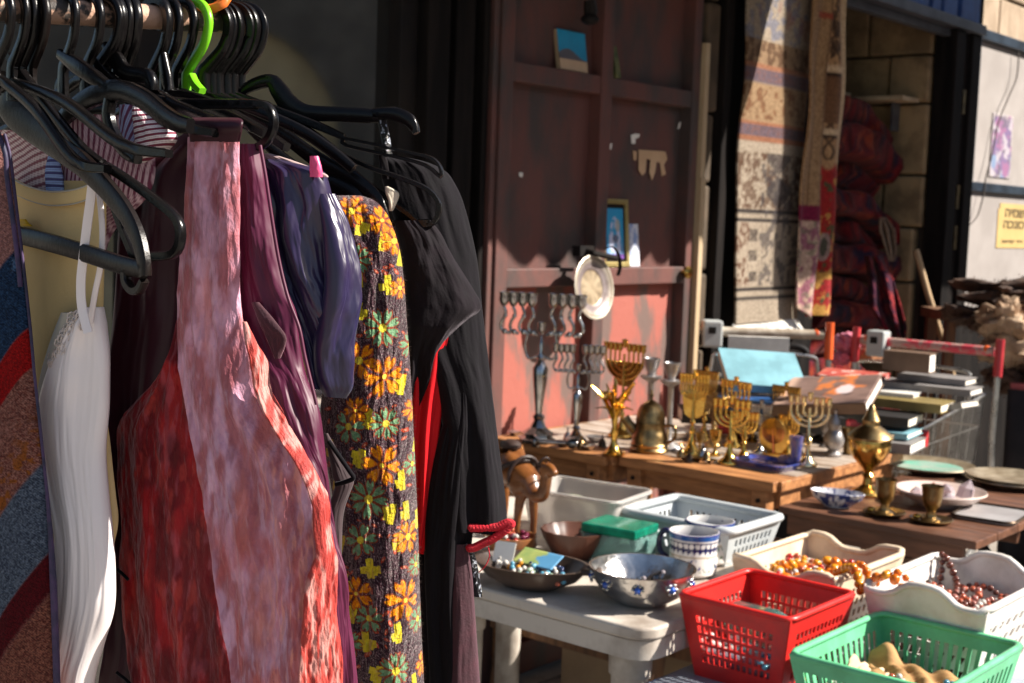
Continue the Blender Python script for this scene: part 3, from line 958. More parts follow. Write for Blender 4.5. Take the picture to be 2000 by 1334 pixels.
for zz in (.0, .06, .12, .18, .23):
    wm.tube([(-.14, -.105, zz), (.14, -.105, zz), (.14, .11, zz), (-.14, .11, zz)], .0022, 5, closed=True)
for y in np.linspace(-.08, .08, 6):
    for x in (-.14, .14):
        wm.tube([(x, y, 0), (x, y, .23)], .0022, 5)
wm.build('wires', m_chrome, bkt, 60)
MB().tube([(-.142, -.108, .232), (.142, -.108, .232), (.142, .112, .232), (-.142, .112, .232)], .005, 6, closed=True).build('rim', m_chrome, bkt, 60)
MB().bx(-.15, .15, -.12, .12, -.4, -.004).build('stand', m_legwood, bkt, 0)


def place(o, px, py, z):
    o.location = onz(px, py, z)


ZT = .8015          # top of the wooden tables
ZF = .7425          # folding table
ZP = .7205          # plastic table
ZL = .6125          # low blue table


# ------------------------------------------------------------------ menorahs and candlesticks
def arc_branch(r, ztop, zc, tr, mb, flat=.75, seg=14):
    pts = [(-r, 0, ztop)] + [(r * -cos(a), 0, zc - r * flat * sin(a)) for a in np.linspace(0, pi, seg)] + [(r, 0, ztop)]
    mb.tube(pts, tr, 7)


def menorah(label, px, py, H, Wd, n_side, m, base_r=.04, yaw=0.0, z=ZT, group='small menorahs on the wooden tables', plate=None, cup=1.0, flat=.75, stemw=1.0):
    t = thing('menorah', label, 'menorah', onz(px, py, z), WROT + yaw, group)
    zc = H * .84
    MB().lathe([(base_r, 0), (base_r, .004), (base_r * .92, .009), (base_r * .55, .016), (base_r * .34, .03), (base_r * .2, .045), (.0045 * stemw, .06)], 18).build('base', m, t)
    MB().lathe([(.0045 * stemw, .055), (.009 * stemw, .065), (.0045 * stemw, .078), (.004 * stemw, H * .38), (.008 * stemw, H * .42), (.004 * stemw, H * .46), (.0038 * stemw, H * .9)], 12).build('stem', m, t)
    R = Wd / 2
    for k in range(n_side):
        mb = MB()
        arc_branch(R * (k + 1) / n_side, H * .93, zc, .0032 * stemw, mb, flat)
        mb.build('branch', m, t, 60)
    cb_ = MB().lathe([(.002, 0), (.006, .004), (.0075 * cup, .010), (.0068 * cup, .020), (.0085 * cup, .026), (.006 * cup, .027), (.005, .020)], 10)
    cm = mesh_of(cb_, 'cup', m)
    for k in range(-n_side, n_side + 1):
        inst(cm, 'cup', t, (R * k / n_side, 0, H * .92 + (.012 if k == 0 else 0)))
    if plate:
        pb = MB()
        pb.prism(plate, -.003, .003, Matrix(((1, 0, 0, 0), (0, 0, 1, .006), (0, 1, 0, 0), (0, 0, 0, 1))))
        pb.build('back_plate', m, t, 40, bevel=.001)
    return t


# large silver menorah: eight S shaped arms in two fans
def silver_menorah(label, px, py, H, Wd, tall=True):
    t = thing('menorah', label, 'menorah', onz(px, py, ZT), WROT + .5, 'silver menorahs by the door')
    k = H / .41
    MB().lathe([(.050 * k, 0), (.052 * k, .008 * k), (.040 * k, .016 * k), (.046 * k, .024 * k), (.024 * k, .040 * k), (.013 * k, .06 * k), (.018 * k, .07 * k), (.010 * k, .08 * k)], 8).build('base', m_silver, t, 20)
    MB().lathe([(.010 * k, .078 * k), (.012 * k, .10 * k), (.020 * k, .17 * k), (.022 * k, .205 * k), (.012 * k, .222 * k), (.008 * k, .228 * k), (.012 * k, .235 * k), (.006 * k, .25 * k), (.009 * k, .27 * k), (.004 * k, .285 * k), (0, .30 * k)], 14).build('stem', m_silver, t)
    cup = mesh_of(MB().lathe([(.004 * k, 0), (.010 * k, .006 * k), (.0150 * k, .018 * k), (.0135 * k, .032 * k), (.0165 * k, .040 * k), (.014 * k, .041 * k), (.011 * k, .028 * k), (.0, .02 * k)], 12), 'cup', m_silver)
    drip = mesh_of(MB().ball((0, 0, 0), .0085 * k, 8, 6), 'bead', m_silver)
    R = Wd / 2
    for sg in (-1, 1):
        MB().tube(spline([(sg * .006 * k, 0, .24 * k), (sg * .035 * k, 0, .232 * k), (sg * .045 * k, 0, .265 * k), (sg * .040 * k, 0, .30 * k), (sg * .055 * k, 0, .31 * k)], 5), .0042 * k, 8).build('bracket', m_silver, t, 60)
        for i in range(4):
            x = sg * R * (.28 + .72 * i / 3)
            xb = x - sg * .012 * k if i < 3 else x + sg * .002
            pts = spline([(sg * (.04 + .018 * i) * k, .004 * (i % 2), .302 * k), (x - sg * .018 * k, 0, .298 * k), (x + sg * .004 * k, 0, .308 * k), (x + sg * .006 * k, 0, .326 * k), (x - sg * .006 * k, 0, .352 * k), (x, 0, .372 * k)], 5)
            a_ = MB().tube(pts, .0046 * k, 8).build('arm', m_silver, t, 60)
            inst(drip, 'bead', a_, tuple(pts[8]))
            inst(drip, 'bead', a_, tuple(pts[19]), sc=(.8, .8, .8))
            inst(cup, 'cup', t, (x, 0, .372 * k))
    inst(cup, 'cup', t, (0, 0, .30 * k), sc=(.8, .8, .8))
    return t


silver_menorah('large silver menorah with two fans of S shaped arms against the red door', 1050, 862, .425, .225)
silver_menorah('smaller dark silver menorah standing just right of the large silver one', 1124, 868, .285, .135)

menorah('gilt menorah with a straight row of nine cups behind the palm shaped ornament', 1213, 852, .275, .135, 4, m_brass, plate=[(-.066, .225), (.066, .225), (.066, .212), (.02, .15), (-.02, .15), (-.066, .212)], cup=1.15, flat=.9)
menorah('gilt menorah with a pierced square back plate left of the brass row', 1350, 886, .215, .075, 4, m_gold, base_r=.032, yaw=.3, plate=[(-.034, .17), (.034, .17), (.034, .158), (.026, .11), (.012, .10), (-.012, .10), (-.026, .11), (-.034, .158)], cup=.8)
menorah('bright gilt seven branched menorah at the front edge of the wooden table', 1424, 905, .160, .092, 3, m_gold, base_r=.030, yaw=.25, cup=.95, stemw=1.25)
menorah('tall gilt menorah standing behind the bright front one', 1432, 872, .180, .10, 3, m_gold, base_r=.030, yaw=-.2)
menorah('little silver menorah between the gilt ones and the oval plaque', 1483, 886, .125, .05, 3, m_silver, base_r=.022, yaw=.3, cup=.8)
menorah('pale gilt seven branched menorah on a pedestal behind the blue boot vase', 1576, 909, .175, .105, 3, m_goldpale, base_r=.028, yaw=.2, cup=1.0, stemw=1.3)
menorah('dull brass menorah half hidden behind the gilt back plate menorah', 1392, 872, .13, .075, 3, m_brassold, base_r=.025, yaw=-.4)

menorah('small gilt menorah squeezed between the bright front one and the silver one', 1452, 898, .115, .062, 3, m_gold, base_r=.022, yaw=.5, cup=.9)
menorah('brown gilt menorah behind the oval plaque', 1530, 872, .165, .085, 4, m_brass, base_r=.028, yaw=-.1, cup=.9)
menorah('tiny gilt menorah at the right of the oval plaque', 1538, 893, .10, .055, 3, m_gold, base_r=.02, yaw=.1, cup=.8)
menorah('second gilt menorah with a square back plate behind the first', 1374, 862, .20, .07, 4, m_brass, base_r=.03, yaw=.0, plate=[(-.03, .155), (.03, .155), (.03, .145), (.02, .10), (-.02, .10), (-.03, .145)], cup=.8)
menorah('pewter menorah at the very back in front of the blue book', 1503, 846, .15, .08, 4, m_pewter, base_r=.028, yaw=.1, cup=.9)

# oval plaque menorah: an oval ring with red hands
ov = thing('plaque', 'gilt oval plaque with a small coppery menorah on its front', 'plaque', onz(1512, 890, ZT), WROT + .2)
pl = [(.042 * cos(a), .058 + .056 * sin(a)) for a in np.linspace(0, 2 * pi, 28, endpoint=False)]
TILT = Matrix.Rotation(radians(12), 4, 'X') @ Matrix(((1, 0, 0, 0), (0, 0, -1, 0), (0, 1, 0, 0), (0, 0, 0, 1)))
MB().prism(pl, -.004, .004, TILT).build('disc', m_brass, ov, 40, bevel=.0015)
mb = MB()
for r in (.010, .019, .028):
    mb.tube([TILT @ Vector(p) for p in [(-r, .082, .007)] + [(r * -cos(a), .066 - r * .9 * sin(a), .007) for a in np.linspace(0, pi, 10)] + [(r, .082, .007)]], .0025, 6)
mb.tube([TILT @ Vector((0, .012, .007)), TILT @ Vector((0, .085, .007))], .003, 6)
mb.build('relief', mat('copper', (0.75, 0.30, 0.16), (0.5, 0.18, 0.09), rough=.25, metal=1.0), ov, 60)
MB().bx(-.03, .03, -.012, .03, 0, .006).build('foot', m_brass, ov, 0)


def turned(name, label, cat, px, py, z, prof, m, group=None, seg=24, part='body', wav=None, yaw=0):
    t = thing(name, label, cat, onz(px, py, z), WROT + yaw, group)
    MB().lathe(prof, seg, wav=wav).build(part, m, t)
    return t


def P_(H, *pr):
    return [(r, z * H) for r, z in pr]


stick = [(.038, 0), (.040, .004), (.034, .012), (.014, .020), (.0085, .030), (.0085, .175), (.011, .180), (.030, .190), (.032, .196), (.013, .197), (.012, .206), (.020, .222), (.026, .246), (.022, .247), (.014, .23), (0, .225)]
turned('candlestick', 'tall grey pewter candlestick standing just left of its twin behind the coffee pot', 'candlestick', 1266, 868, ZT, [(r, z * 1.02) for r, z in stick], m_pewter, 'pair of pewter candlesticks')
turned('candlestick', 'tall grey pewter candlestick nearest the cream door trim', 'candlestick', 1305, 876, ZT, stick, m_pewter, 'pair of pewter candlesticks')
t = turned('vase', 'dark bronze flared beaker vase in front of the blue book', 'vase', 1464, 836, ZT, P_(.145, (.018, 0), (.020, .03), (.012, .1), (.011, .3), (.015, .6), (.022, .9), (.026, 1.0), (.022, .995), (.012, .6), (0, .55)), m_bronze)
gob = [(.022, 0), (.023, .004), (.010, .012), (.006, .022), (.005, .045), (.009, .052), (.018, .062), (.021, .085), (.024, .105), (.021, .104), (.017, .07), (0, .06)]
for px, py, k, lab, m in ((1486, 842, .85, 'small brass goblet right beside the dark bronze vase', m_brassold), (1518, 850, 1.0, 'dull brass goblet behind the oval plaque', m_brassold), (1537, 838, 1.35, 'tallest brass candlestick against the dark art book', m_bronze), (1412, 838, 1.3, 'bright gilt candlestick rising behind the menorahs in front of the blue book', m_gold), (1598, 858, 1.0, 'dark goblet behind the pale gilt menorah', m_pewter), (1440, 858, .9, 'squat gilt goblet at the back of the gilt menorahs', m_gold), (1366, 884, .55, 'tiny brass goblet just right of the back plate menorah', m_brassold), (1396, 890, .7, 'small brass goblet left of the bright front menorah', m_brass), (1470, 862, .8, 'brass goblet at the foot of the dark vase', m_brass), (1556, 852, 1.1, 'brass goblet behind the pale gilt menorah on its left', m_brassold), (1500, 872, .7, 'small gilt goblet behind the silver menorah', m_gold), (1612, 872, .75, 'small pewter goblet left of the pepper pot', m_pewter)):
    turned('goblet', lab, 'goblet', px, py, ZT, [(r * (k + .25) / 1.25, z * k) for r, z in gob], m, 'goblets among the menorahs')
turned('pepper_pot', 'pewter pepper pot with a pointed lid left of the big brass urn', 'pot', 1627, 890, ZT, [(.024, 0), (.026, .006), (.014, .016), (.026, .028), (.030, .045), (.022, .066), (.017, .075), (.020, .084), (.017, .10), (.008, .115), (.004, .122), (.006, .128), (0, .134)], m_pewter)
turned('beaker', 'old brass beaker standing between the pepper pot and the urn', 'cup', 1661, 886, ZT, [(.020, 0), (.021, .004), (.027, .06), (.0285, .075), (.026, .074), (.02, .01), (0, .008)], m_brassold)

urn = thing('urn', 'large brass lidded urn on a tall foot at the back of the dark folding table', 'urn', onz(1693, 966, ZF), WROT)
MB().lathe([(.046, 0), (.048, .006), (.044, .012), (.026, .018), (.014, .028), (.011, .045), (.016, .052), (.010, .060), (.017, .072), (.042, .098), (.054, .122), (.056, .140), (.054, .150)], 28).build('bowl', m_brass, urn)
MB().lathe([(.058, .150), (.060, .156), (.054, .164), (.036, .178), (.024, .186), (.022, .196), (.024, .200), (.018, .212), (.012, .226), (.008, .238), (.004, .243), (0, .244)], 28).build('lid', m_brassold, urn)

pot = thing('coffee_pot', 'squat old brass coffee pot with a spout on the wooden table', 'pot', onz(1268, 880, ZT), WROT)
pot.scale = (.88, .88, .88)
MB().lathe([(.062, 0), (.064, .006), (.058, .014), (.061, .022), (.056, .030), (.058, .044), (.050, .062), (.046, .08), (.048, .088), (.046, .096)], 24).build('body', m_brassold, pot)
MB().lathe([(.048, .097), (.046, .106), (.044, .125), (.034, .145), (.016, .158), (.006, .164), (.004, .172), (.008, .178), (.004, .186), (.003, .196), (0, .198)], 24).build('lid', m_brassold, pot)
MB().tube([(-.042, -.02, .06), (-.066, -.03, .085), (-.078, -.034, .10)], [.018, .015, .018], 12).build('spout', m_brassold, pot)
MB().tube(spline([(.046, .01, .085), (.078, .02, .085), (.082, .02, .05), (.058, .015, .03)], 5), .005, 8).build('handle', m_brassold, pot)

# gilt palm ornament: a tuft of fronds on a small foot
pm = thing('palm_ornament', 'shiny gilt palm tree ornament with spread fronds on the wooden table', 'ornament', onz(1198, 888, ZT), WROT)
MB().lathe([(.030, 0), (.032, .004), (.020, .012), (.010, .03), (.008, .05), (.012, .06), (.007, .075), (.010, .10), (.006, .14)], 14).build('stem', m_gold, pm)
for i in range(15):
    a = 2 * pi * i / 15 + .2
    up = random.uniform(.01, .10) if i % 3 else random.uniform(.09, .13)
    ln = random.uniform(.045, .07)
    z0 = .085 + .03 * (i % 3)
    pts = spline([(0, 0, z0), (ln * .45 * cos(a), ln * .45 * sin(a), z0 + up * .6), (ln * cos(a), ln * sin(a), z0 + up * .75 + (.02 if i % 3 == 0 else -.01))], 5)
    MB().tube(pts, [.0025 + .006 * sin(pi * min(1, (k + 1) / 11)) for k in range(len(pts))], 5, flat=.4).build('frond', m_gold, pm, 60)
for sg, zz in ((1, .205), (-1, .165)):
    pts = spline([(0, 0, .12), (sg * .025, 0, .165), (sg * .06, 0, zz)], 6)
    MB().tube(pts, [.004 + .012 * sin(pi * (k + 1) / 14) for k in range(len(pts))], 6, flat=.4).build('frond', m_gold, pm, 60)

# small silver and dark things at the left end of the first table
ls = thing('candlestick', 'silver candlestick lying on its side at the foot of the large menorah', 'candlestick', onz(1085, 864, ZT + .018), WROT + .6, ry=pi / 2)
MB().lathe([(.018, -.06), (.019, -.055), (.007, -.045), (.006, .03), (.016, .04), (.018, .06), (.014, .06), (0, .045)], 14).build('body', m_silver, ls)
for px, py, r, m, lab in ((1005, 850, .022, m_silver, 'small round silver box at the left end of the table'), (1022, 858, .018, m_pewter, 'small grey pewter dish in front of the silver box'), (1100, 872, .024, m_bronze, 'little dark bowl in front of the lying candlestick'), (1150, 878, .026, m_silver, 'tiny silver dish left of the palm ornament'), (1163, 862, .03, m_pewter, 'grey dish behind the tiny silver dish'), (1216, 888, .017, m_silver, 'bright silver shell at the table edge right of the palm ornament'), (1318, 856, .05, m_white, 'flat white dish at the foot of the pewter candlesticks'), (1338, 898, .018, m_bronze, 'dark little dish at the foot of the back plate menorah'), (1362, 900, .02, m_brassold, 'tiny brass ashtray beside the dark little dish'), (1388, 904, .016, m_silver, 'tiny silver dish left of the bright front menorah')):
    turned('dish', lab, 'dish', px, py, ZT, [(r * .5, 0), (r * .6, .003), (r, r * .5), (r * .95, r * .52), (r * .55, .008), (0, .007)], m, 'little metal dishes on the wooden tables', seg=18)
for i, (px, py) in enumerate(((1330, 892), (1346, 902), (1372, 890), (1380, 898), (1176, 872), (1108, 858), (1135, 874), (1046, 872))):
    t = thing('bell', ('tiny dull brass bell at the left front of the back plate menorah', 'tiny dark bell lying nearest the table edge by the gilt menorah', 'tiny bell just right of the back plate menorah', 'tiny bell between the back plate menorah and the bright one', 'tiny bell left of the palm ornament', 'tiny silver bell behind the lying candlestick', 'tiny bell between the dark bowl and the silver dish', 'tiny bell at the front of the large silver menorah')[i], 'bell', onz(px, py, ZT), random.uniform(0, 6), 'tiny bells on the wooden tables')
    MB().lathe([(.013, 0), (.012, .004), (.009, .016), (.005, .022), (0, .024)], 12).build('body', (m_brassold, m_bronze, m_silver)[i % 3], t)
    MB().tube([(0, 0, .022), (.004, 0, .028), (0, 0, .034), (-.004, 0, .028)], .0016, 5, closed=True).build('ring', (m_brassold, m_bronze, m_silver)[i % 3], t)

# blue ceramic tray and boot vase
m_bluecer = mat('blue_ceramic', (0.03, 0.045, 0.22), (0.16, 0.12, 0.22), rough=0.12, nscale=22, ramp=(0.42, 0.55), coat=0.6)
tr = thing('ceramic_tray', 'blue glazed ceramic tray with a painted middle on the front of the wooden table', 'tray', onz(1497, 912, ZT), WROT - .05)
MB().prism(rrect(.072, .050, .02), 0, .006).build('base', mat('tray_painting', (0.32, 0.20, 0.16), (0.10, 0.09, 0.20), rough=0.15, nscale=30, ramp=(.4, .6), coat=.6), tr, 40)
P1, P2 = rrect(.082, .060, .025), rrect(.074, .052, .02)
n_ = len(P1)
vv = [(x * k, y * k, z) for z, P, k in ((.004, P2, 1), (.016, P1, 1.02), (.018, P1, .99), (.008, P2, .97)) for x, y in P]
MB().add(vv, [(k * n_ + i, k * n_ + (i + 1) % n_, ((k + 1) % 4) * n_ + (i + 1) % n_, ((k + 1) % 4) * n_ + i) for k in range(4) for i in range(n_)]).build('rim', m_bluecer, tr, 40)
bt = thing('boot_vase', 'upright blue glazed boot shaped vase behind the ceramic tray', 'vase', onz(1550, 912, ZT), WROT)
MB().tube(spline([(-.045, 0, .014), (-.02, 0, .015), (0, 0, .02), (.004, 0, .045), (.004, 0, .085)], 5), [.008, .012, .013, .014, .015, .016, .017, .018, .018, .017, .016, .0155, .015, .015, .015, .0155, .016, .017, .018, .019, .020], 16).build('body', m_bluecer, bt)

# hanging silver plate on the door handle
hp_ = so(onwall(1165, 563, .10))
pt2 = thing('silver_plate', 'round engraved silver plate hanging on the door handle in the sun', 'plate', W(hp_[0], .075, hp_[2]), WROT)
PLATE_PROF = [(0, .006), (.02, .006), (.04, .006), (.053, .006), (.056, .008), (.060, .009), (.069, .010), (.073, .011), (.085, .017), (.088, .0175), (.096, .020), (.100, .018), (.098, .014), (.085, .012), (.06, .003), (0, .0)]
po = MB().lathe(PLATE_PROF, 48, M=Matrix.Rotation(radians(82), 4, 'Y') @ Matrix.Rotation(.2, 4, 'Z'), wav=(24, .006))
po_ring = [L(176, 158, 132)] * 4 + [L(120, 108, 104)] + [L(134, 122, 122)] * 3 + [L(176, 166, 152)] + [L(120, 106, 92)] + [L(196, 186, 170)] * 2 + [L(120, 110, 100)] * 4
po_rgb = np.repeat(np.array(po_ring), 48, 0)
po_r = np.repeat(np.array([q[0] for q in PLATE_PROF]), 48)
po_a = np.tile(np.linspace(0, 2 * pi, 48, endpoint=False), len(PLATE_PROF))
po_rgb = po_rgb * (1 - .30 * ((np.sin(po_a * 9) > .3) & (po_r > .03) & (po_r < .055)))[:, None]
po = po.build('dish', mat('engraved_silver', (1, 1, 1), (.78, .75, .72), rough=0.40, metal=0.3, nscale=26, ramp=(.38, .55), bump=.10, bscale=90, attr=True), pt2, 30)
set_paint(po.data, po_rgb)
MB().tube([(-.005, 0, .095), (-.06, -.02, .125)], .003, 6).build('hook', m_black, pt2)
st = MB().tube(spline([tuple(onwall(1180, 486, .06)), tuple(onwall(1196, 482, .075)), tuple(onwall(1207, 495, .075)), tuple(onwall(1211, 520, .07)), tuple(onwall(1207, 538, .07))], 5), .007, 6, flat=.4)
tag(st.build('leather_strap', m_black, None, 60), 'black leather strap looped over the door handle beside the silver plate', 'strap')

# picture frame, card and blue book on the door rails
def picture(u_, v_):
    c = mixc(L(40, 150, 200), L(120, 150, 200), sst(.55, 1.0, 1 - v_) + .2 * fbm(u_ * 5, v_ * 6, 2) - .1)
    fig = (((u_ - .48) / (.20 + .22 * (1 - v_))) ** 2 + ((v_ - .42) / .42) ** 2) < 1
    c = mixc(c, L(196, 200, 226), fig * sst(.3, .55, fbm(u_ * 9, v_ * 12, 4)))
    c = mixc(c, L(60, 62, 90), .8 * (((u_ - .52) / .16) ** 2 + ((v_ - .40) / .08) ** 2 < 1))
    c = mixc(c, L(170, 165, 150), .8 * (((u_ - .66) / .14) ** 2 + ((v_ - .66) / .13) ** 2 < 1))
    return mixc(c, L(110, 70, 150), v_ < .1)


a, b_ = so(onwall(1188, 516, .03)), so(onwall(1246, 384, .03))
fw, fh = b_[0] - a[0] - .002, b_[2] - a[2]
pf = thing('framed_picture', 'gilt picture frame with a blue picture standing on the door rail', 'picture', W(a[0], .003, 1.2935), WROT, ry=radians(-5))
m_giltframe = mat('gilt_frame', (0.62, 0.50, 0.22), (0.42, 0.32, 0.12), rough=0.35, metal=0.6)
for x0, x1, z0, z1 in ((0, fw, 0, .016), (0, fw, fh - .016, fh), (0, .016, .016, fh - .016), (fw - .016, fw, .016, fh - .016)):
    MB().bx(-.008, .010, x0, x1, z0, z1).build('frame_bar', m_giltframe, pf, 0, bevel=.002)
MB().bx(-.006, .002, .016, fw - .016, .016, fh - .016).build('mount', m_black, pf, 0)
plane_paint('picture', WALLM @ Matrix.Translation((.026, .026, .0045)), fw - .052, fh - .056, 30, 60, picture, m_paint, pf, thick=.001)
a, b_ = so(onwall(1243, 520, .03)), so(onwall(1266, 436, .03))
cdm = thing('card', 'slim white and blue card leaning beside the gilt picture frame', 'card', W(a[0], .003, 1.2935), WROT, ry=radians(-6))
plane_paint('sheet', WALLM, b_[0] - a[0], b_[2] - a[2], 12, 40, lambda u_, v_: mixc(L(214, 216, 226), L(140, 160, 205), sst(.35, .6, fbm(u_ * 3, v_ * 7, 9)) * (v_ > .25)), m_paint, cdm)


def sea(u_, v_):
    c = mixc(L(20, 118, 160), L(30, 150, 195), v_ + .3 * fbm(u_ * 4, v_ * 4, 1))
    c = mixc(c, L(88, 84, 92), (v_ < .42 + .12 * np.sin(u_ * 5)) & (v_ > .26))
    return mixc(c, L(190, 160, 130), v_ < .27)


a, b_ = so(onwall(1110, 128, .03)), so(onwall(1167, 58, .03))
sb = thing('postcard_book', 'small book with a blue seaside cover standing on the upper door rail', 'book', W(a[0], .000, 1.8935), WROT, ry=radians(-9))
MB().bx(-.016, -.0022, .002, b_[0] - a[0], .001, b_[2] - a[2]).build('page_block', m_cream, sb, 0)
plane_paint('cover', WALLM, b_[0] - a[0], b_[2] - a[2], 40, 50, sea, m_paint, sb)
a = so(onwall(1203, 140, .02))
kk = MB().bx(-.006, .006, -.012, .012, 0, .10).build('paper_scrap', mat('green_scrap', (0.20, 0.19, 0.07), (0.05, 0.07, 0.03), rough=.7, nscale=20), None, 0)
kk.location, kk.rotation_euler = W(a[0] + .03, .005, 1.8935), (0.1, -.15, WROT)
tag(kk, 'crumpled green paper scrap standing on the upper door rail', 'paper')
pk = MB().tube([tuple(onwall(1152, 0, .05)), tuple(onwall(1154, 22, .05)), tuple(onwall(1150, 45, .05))], [.018, .022, .012], 8).ball(tuple(onwall(1152, 38, .055)), .028, 10, 8, (1, 1, .6))
tag(pk.build('padlock_hasp', m_black, None, 40), 'heavy black hasp hanging at the top of the door mullion', 'hasp')

# ------------------------------------------------------------------ shopping carts and books
m_cartred = mat('cart_red_plastic', (0.52, 0.045, 0.05), (0.38, 0.03, 0.04), rough=.35)
m_cartorange = mat('cart_orange_plastic', (0.78, 0.13, 0.03), (0.62, 0.09, 0.02), rough=.35)
m_lockgrey = mat('lock_grey_plastic', (0.42, 0.44, 0.44), (0.32, 0.33, 0.33), rough=.35)
m_dirtybar = mat('dirty_cream_plastic', (0.50, 0.44, 0.36), (0.30, 0.24, 0.18), rough=.5, nscale=20)
m_pinkbar = mat('worn_red_bar', (0.62, 0.06, 0.09), (0.45, 0.30, 0.26), rough=.5, nscale=26, ramp=(.45, .55))


def cart(label, pl, pr, d_l, d_r, length, front_drop, m_bar, m_grip, lockpx):
    """shopping cart: handle bar between two picture points, wire basket running towards the camera"""
    A, B = at(*pl, d_l), at(*pr, d_r)
    B.z = A.z = (A.z + B.z) / 2
    x = (B - A)
    wd = x.length
    rz = atan2(x.y, x.x)
    t = thing('shopping_cart', label, 'cart', (A.x, A.y, 0), rz, 'shopping carts full of books')
    zh = A.z
    MB().tube([(0.02, 0, zh), (wd - .02, 0, zh)], .017, 12).build('handle_bar', m_bar, t)
    for xx in (0.0, wd):
        MB().tube([(xx, .0, zh + .045), (xx, -.006, zh - .085)], .0155, 10).build('grip', m_grip, t)
        MB().ball((xx + (.045 if xx == 0 else -.045), 0, zh + .002), .018, 10, 7).build('grip_knob', m_cartorange, t)
        MB().tube([(xx, -.006, zh - .085), (xx, -.02, zh - .30), (xx, .02, zh - .62), (xx, -.10, .10)], .011, 8).build('upright', m_chrome, t)
        MB().tube([(xx, .02, zh - .62), (xx, -length * .9, .22)], .011, 8).build('chassis_tube', m_chrome, t)
    lx = lockpx * wd
    MB().bx(lx - .035, lx + .035, -.04, .025, zh - .055, zh + .04).build('coin_lock', m_lockgrey, t, 0, bevel=.008)
    MB().bx(lx - .016, lx + .010, -.043, -.0405, zh - .006, zh + .018).build('coin_slot', m_black, t, 0)
    z1, z2 = zh - .15, zh - .15 - front_drop       # rim heights back / front
    b1, b2 = .52, .60                                # floor heights
    xi = .03
    cor = [(xi, -.03, z1), (wd - xi, -.03, z1), (wd - xi - .02, -length, z2), (xi + .02, -length, z2)]
    bot = [(xi + .03, -.05, b1), (wd - xi - .03, -.05, b1), (wd - xi - .10, -length + .08, b2), (xi + .10, -length + .08, b2)]
    MB().tube(cor, .0055, 8, closed=True).build('rim', m_chrome, t)

    def lerp(p, q, k):
        return tuple(p[i] + (q[i] - p[i]) * k for i in range(3))
    wm_ = MB()
    for (a, b, n_) in ((0, 1, 14), (1, 2, 26), (2, 3, 16), (3, 0, 26)):
        for i in range(n_ + 1):
            k = i / n_
            wm_.tube([lerp(cor[a], cor[b], k), lerp(bot[a], bot[b], k)], .0015, 4)
    for k in (.3, .65, 1.0):
        ring = [lerp(cor[i], bot[i], k) for i in range(4)]
        wm_.tube(ring, .0028, 5, closed=True)
    for i in range(13):
        k = i / 12
        wm_.tube([lerp(bot[0], bot[1], k), lerp(bot[3], bot[2], k)], .0018, 4)
    wires = wm_.build('wire_mesh', m_chrome, t, 60)
    wires['kind'] = 'stuff'
    # raised child seat frame behind the books
    MB().tube(spline([(.06, -.10, z1 - .02), (.06, -.10, z1 + .05), (.10, -.10, z1 + .085), (wd - .10, -.10, z1 + .085), (wd - .06, -.10, z1 + .05), (wd - .06, -.10, z1 - .02)], 4), .006, 8).build('seat_frame', m_chrome, t)
    for (cx, cy) in ((wd - xi - .02, -length), (xi + .02, -length)):
        MB().bx(cx - .055, cx + .055, cy - .022, cy + .022, z2 - .03, z2 + .028).build('corner_bumper', m_cartred, t, 0, bevel=.008)
    for xx, yy in ((.03, -.08), (wd - .03, -.08), (.09, -length * .9), (wd - .09, -length * .9)):
        wl = MB().lathe([(.012, -.015), (.055, -.014), (.055, .014), (.012, .015)], 14, M=Matrix.Translation((xx, yy, .056)) @ Matrix.Rotation(pi / 2, 4, 'Y')).build('wheel', m_black, t)
        MB().tube([(xx, yy, .10), (xx, yy, .24)], .009, 6).build('fork', m_chrome, wl)
    return t


cart('shopping cart with a dirty cream handle bar and orange grips, left of the two', (1352, 648), (1620, 652), 4.82, 4.82, .72, .07, m_dirtybar, m_cartorange, .14)
cart('shopping cart with a worn red handle bar and wire side, right of the two', (1672, 668), (1953, 682), 5.06, 4.72, .60, .09, m_pinkbar, m_cartred, .17)

m_pages = mat('page_edges', (0.82, 0.77, 0.67), (0.66, 0.60, 0.50), rough=.8, nscale=4, stretch=(1, 1, 40))


def book(label, px, py, d, w, l, t_, cover, yaw=0.0, rx=0.0, ry=0.0, pages=None, painted=None, paint_res=(40, 30)):
    """w along local x, l along local y, lying flat; its spine runs along the near side (-y)"""
    p = at(px, py, d)
    b = thing('book', label, 'book', p, yaw, 'books piled in the shopping carts', rx, ry)
    c = .003
    MB().bx(-w / 2, w / 2, -l / 2, l / 2, t_ - c, t_).bx(-w / 2, w / 2, -l / 2, l / 2, 0, c).bx(-w / 2, w / 2, -l / 2, -l / 2 + c, c, t_ - c).build('cover', cover, b, 0)
    MB().bx(-w / 2 + .004, w / 2 - .004, -l / 2 + c, l / 2 - .004, c, t_ - c).build('page_block', pages or m_pages, b, 0)
    if painted:
        plane_paint('jacket', Matrix.Translation((-w / 2 + .001, -l / 2 + .001, t_ + .0012)), w - .002, l - .002, paint_res[0], paint_res[1], painted, m_paint, b, thick=.001)
    return b


def cov(name, c, r=.5):
    return mat(name, c, tuple(.75 * x for x in c), rough=r, nscale=12)


c_brown, c_tan, c_grey, c_navy, c_blue, c_lblue, c_white, c_black, c_olive = (cov('cover_brown', (.17, .105, .07)), cov('cover_tan', (.42, .30, .18)), cov('cover_grey', (.22, .205, .20)), cov('cover_navy', (.012, .05, .16)), cov('cover_blue', (.02, .09, .27)), cov('cover_light_blue', (.19, .39, .46), .45), cov('cover_white', (.72, .70, .66)), cov('cover_black', (.022, .02, .02)), cov('cover_olive', (.23, .17, .06)))


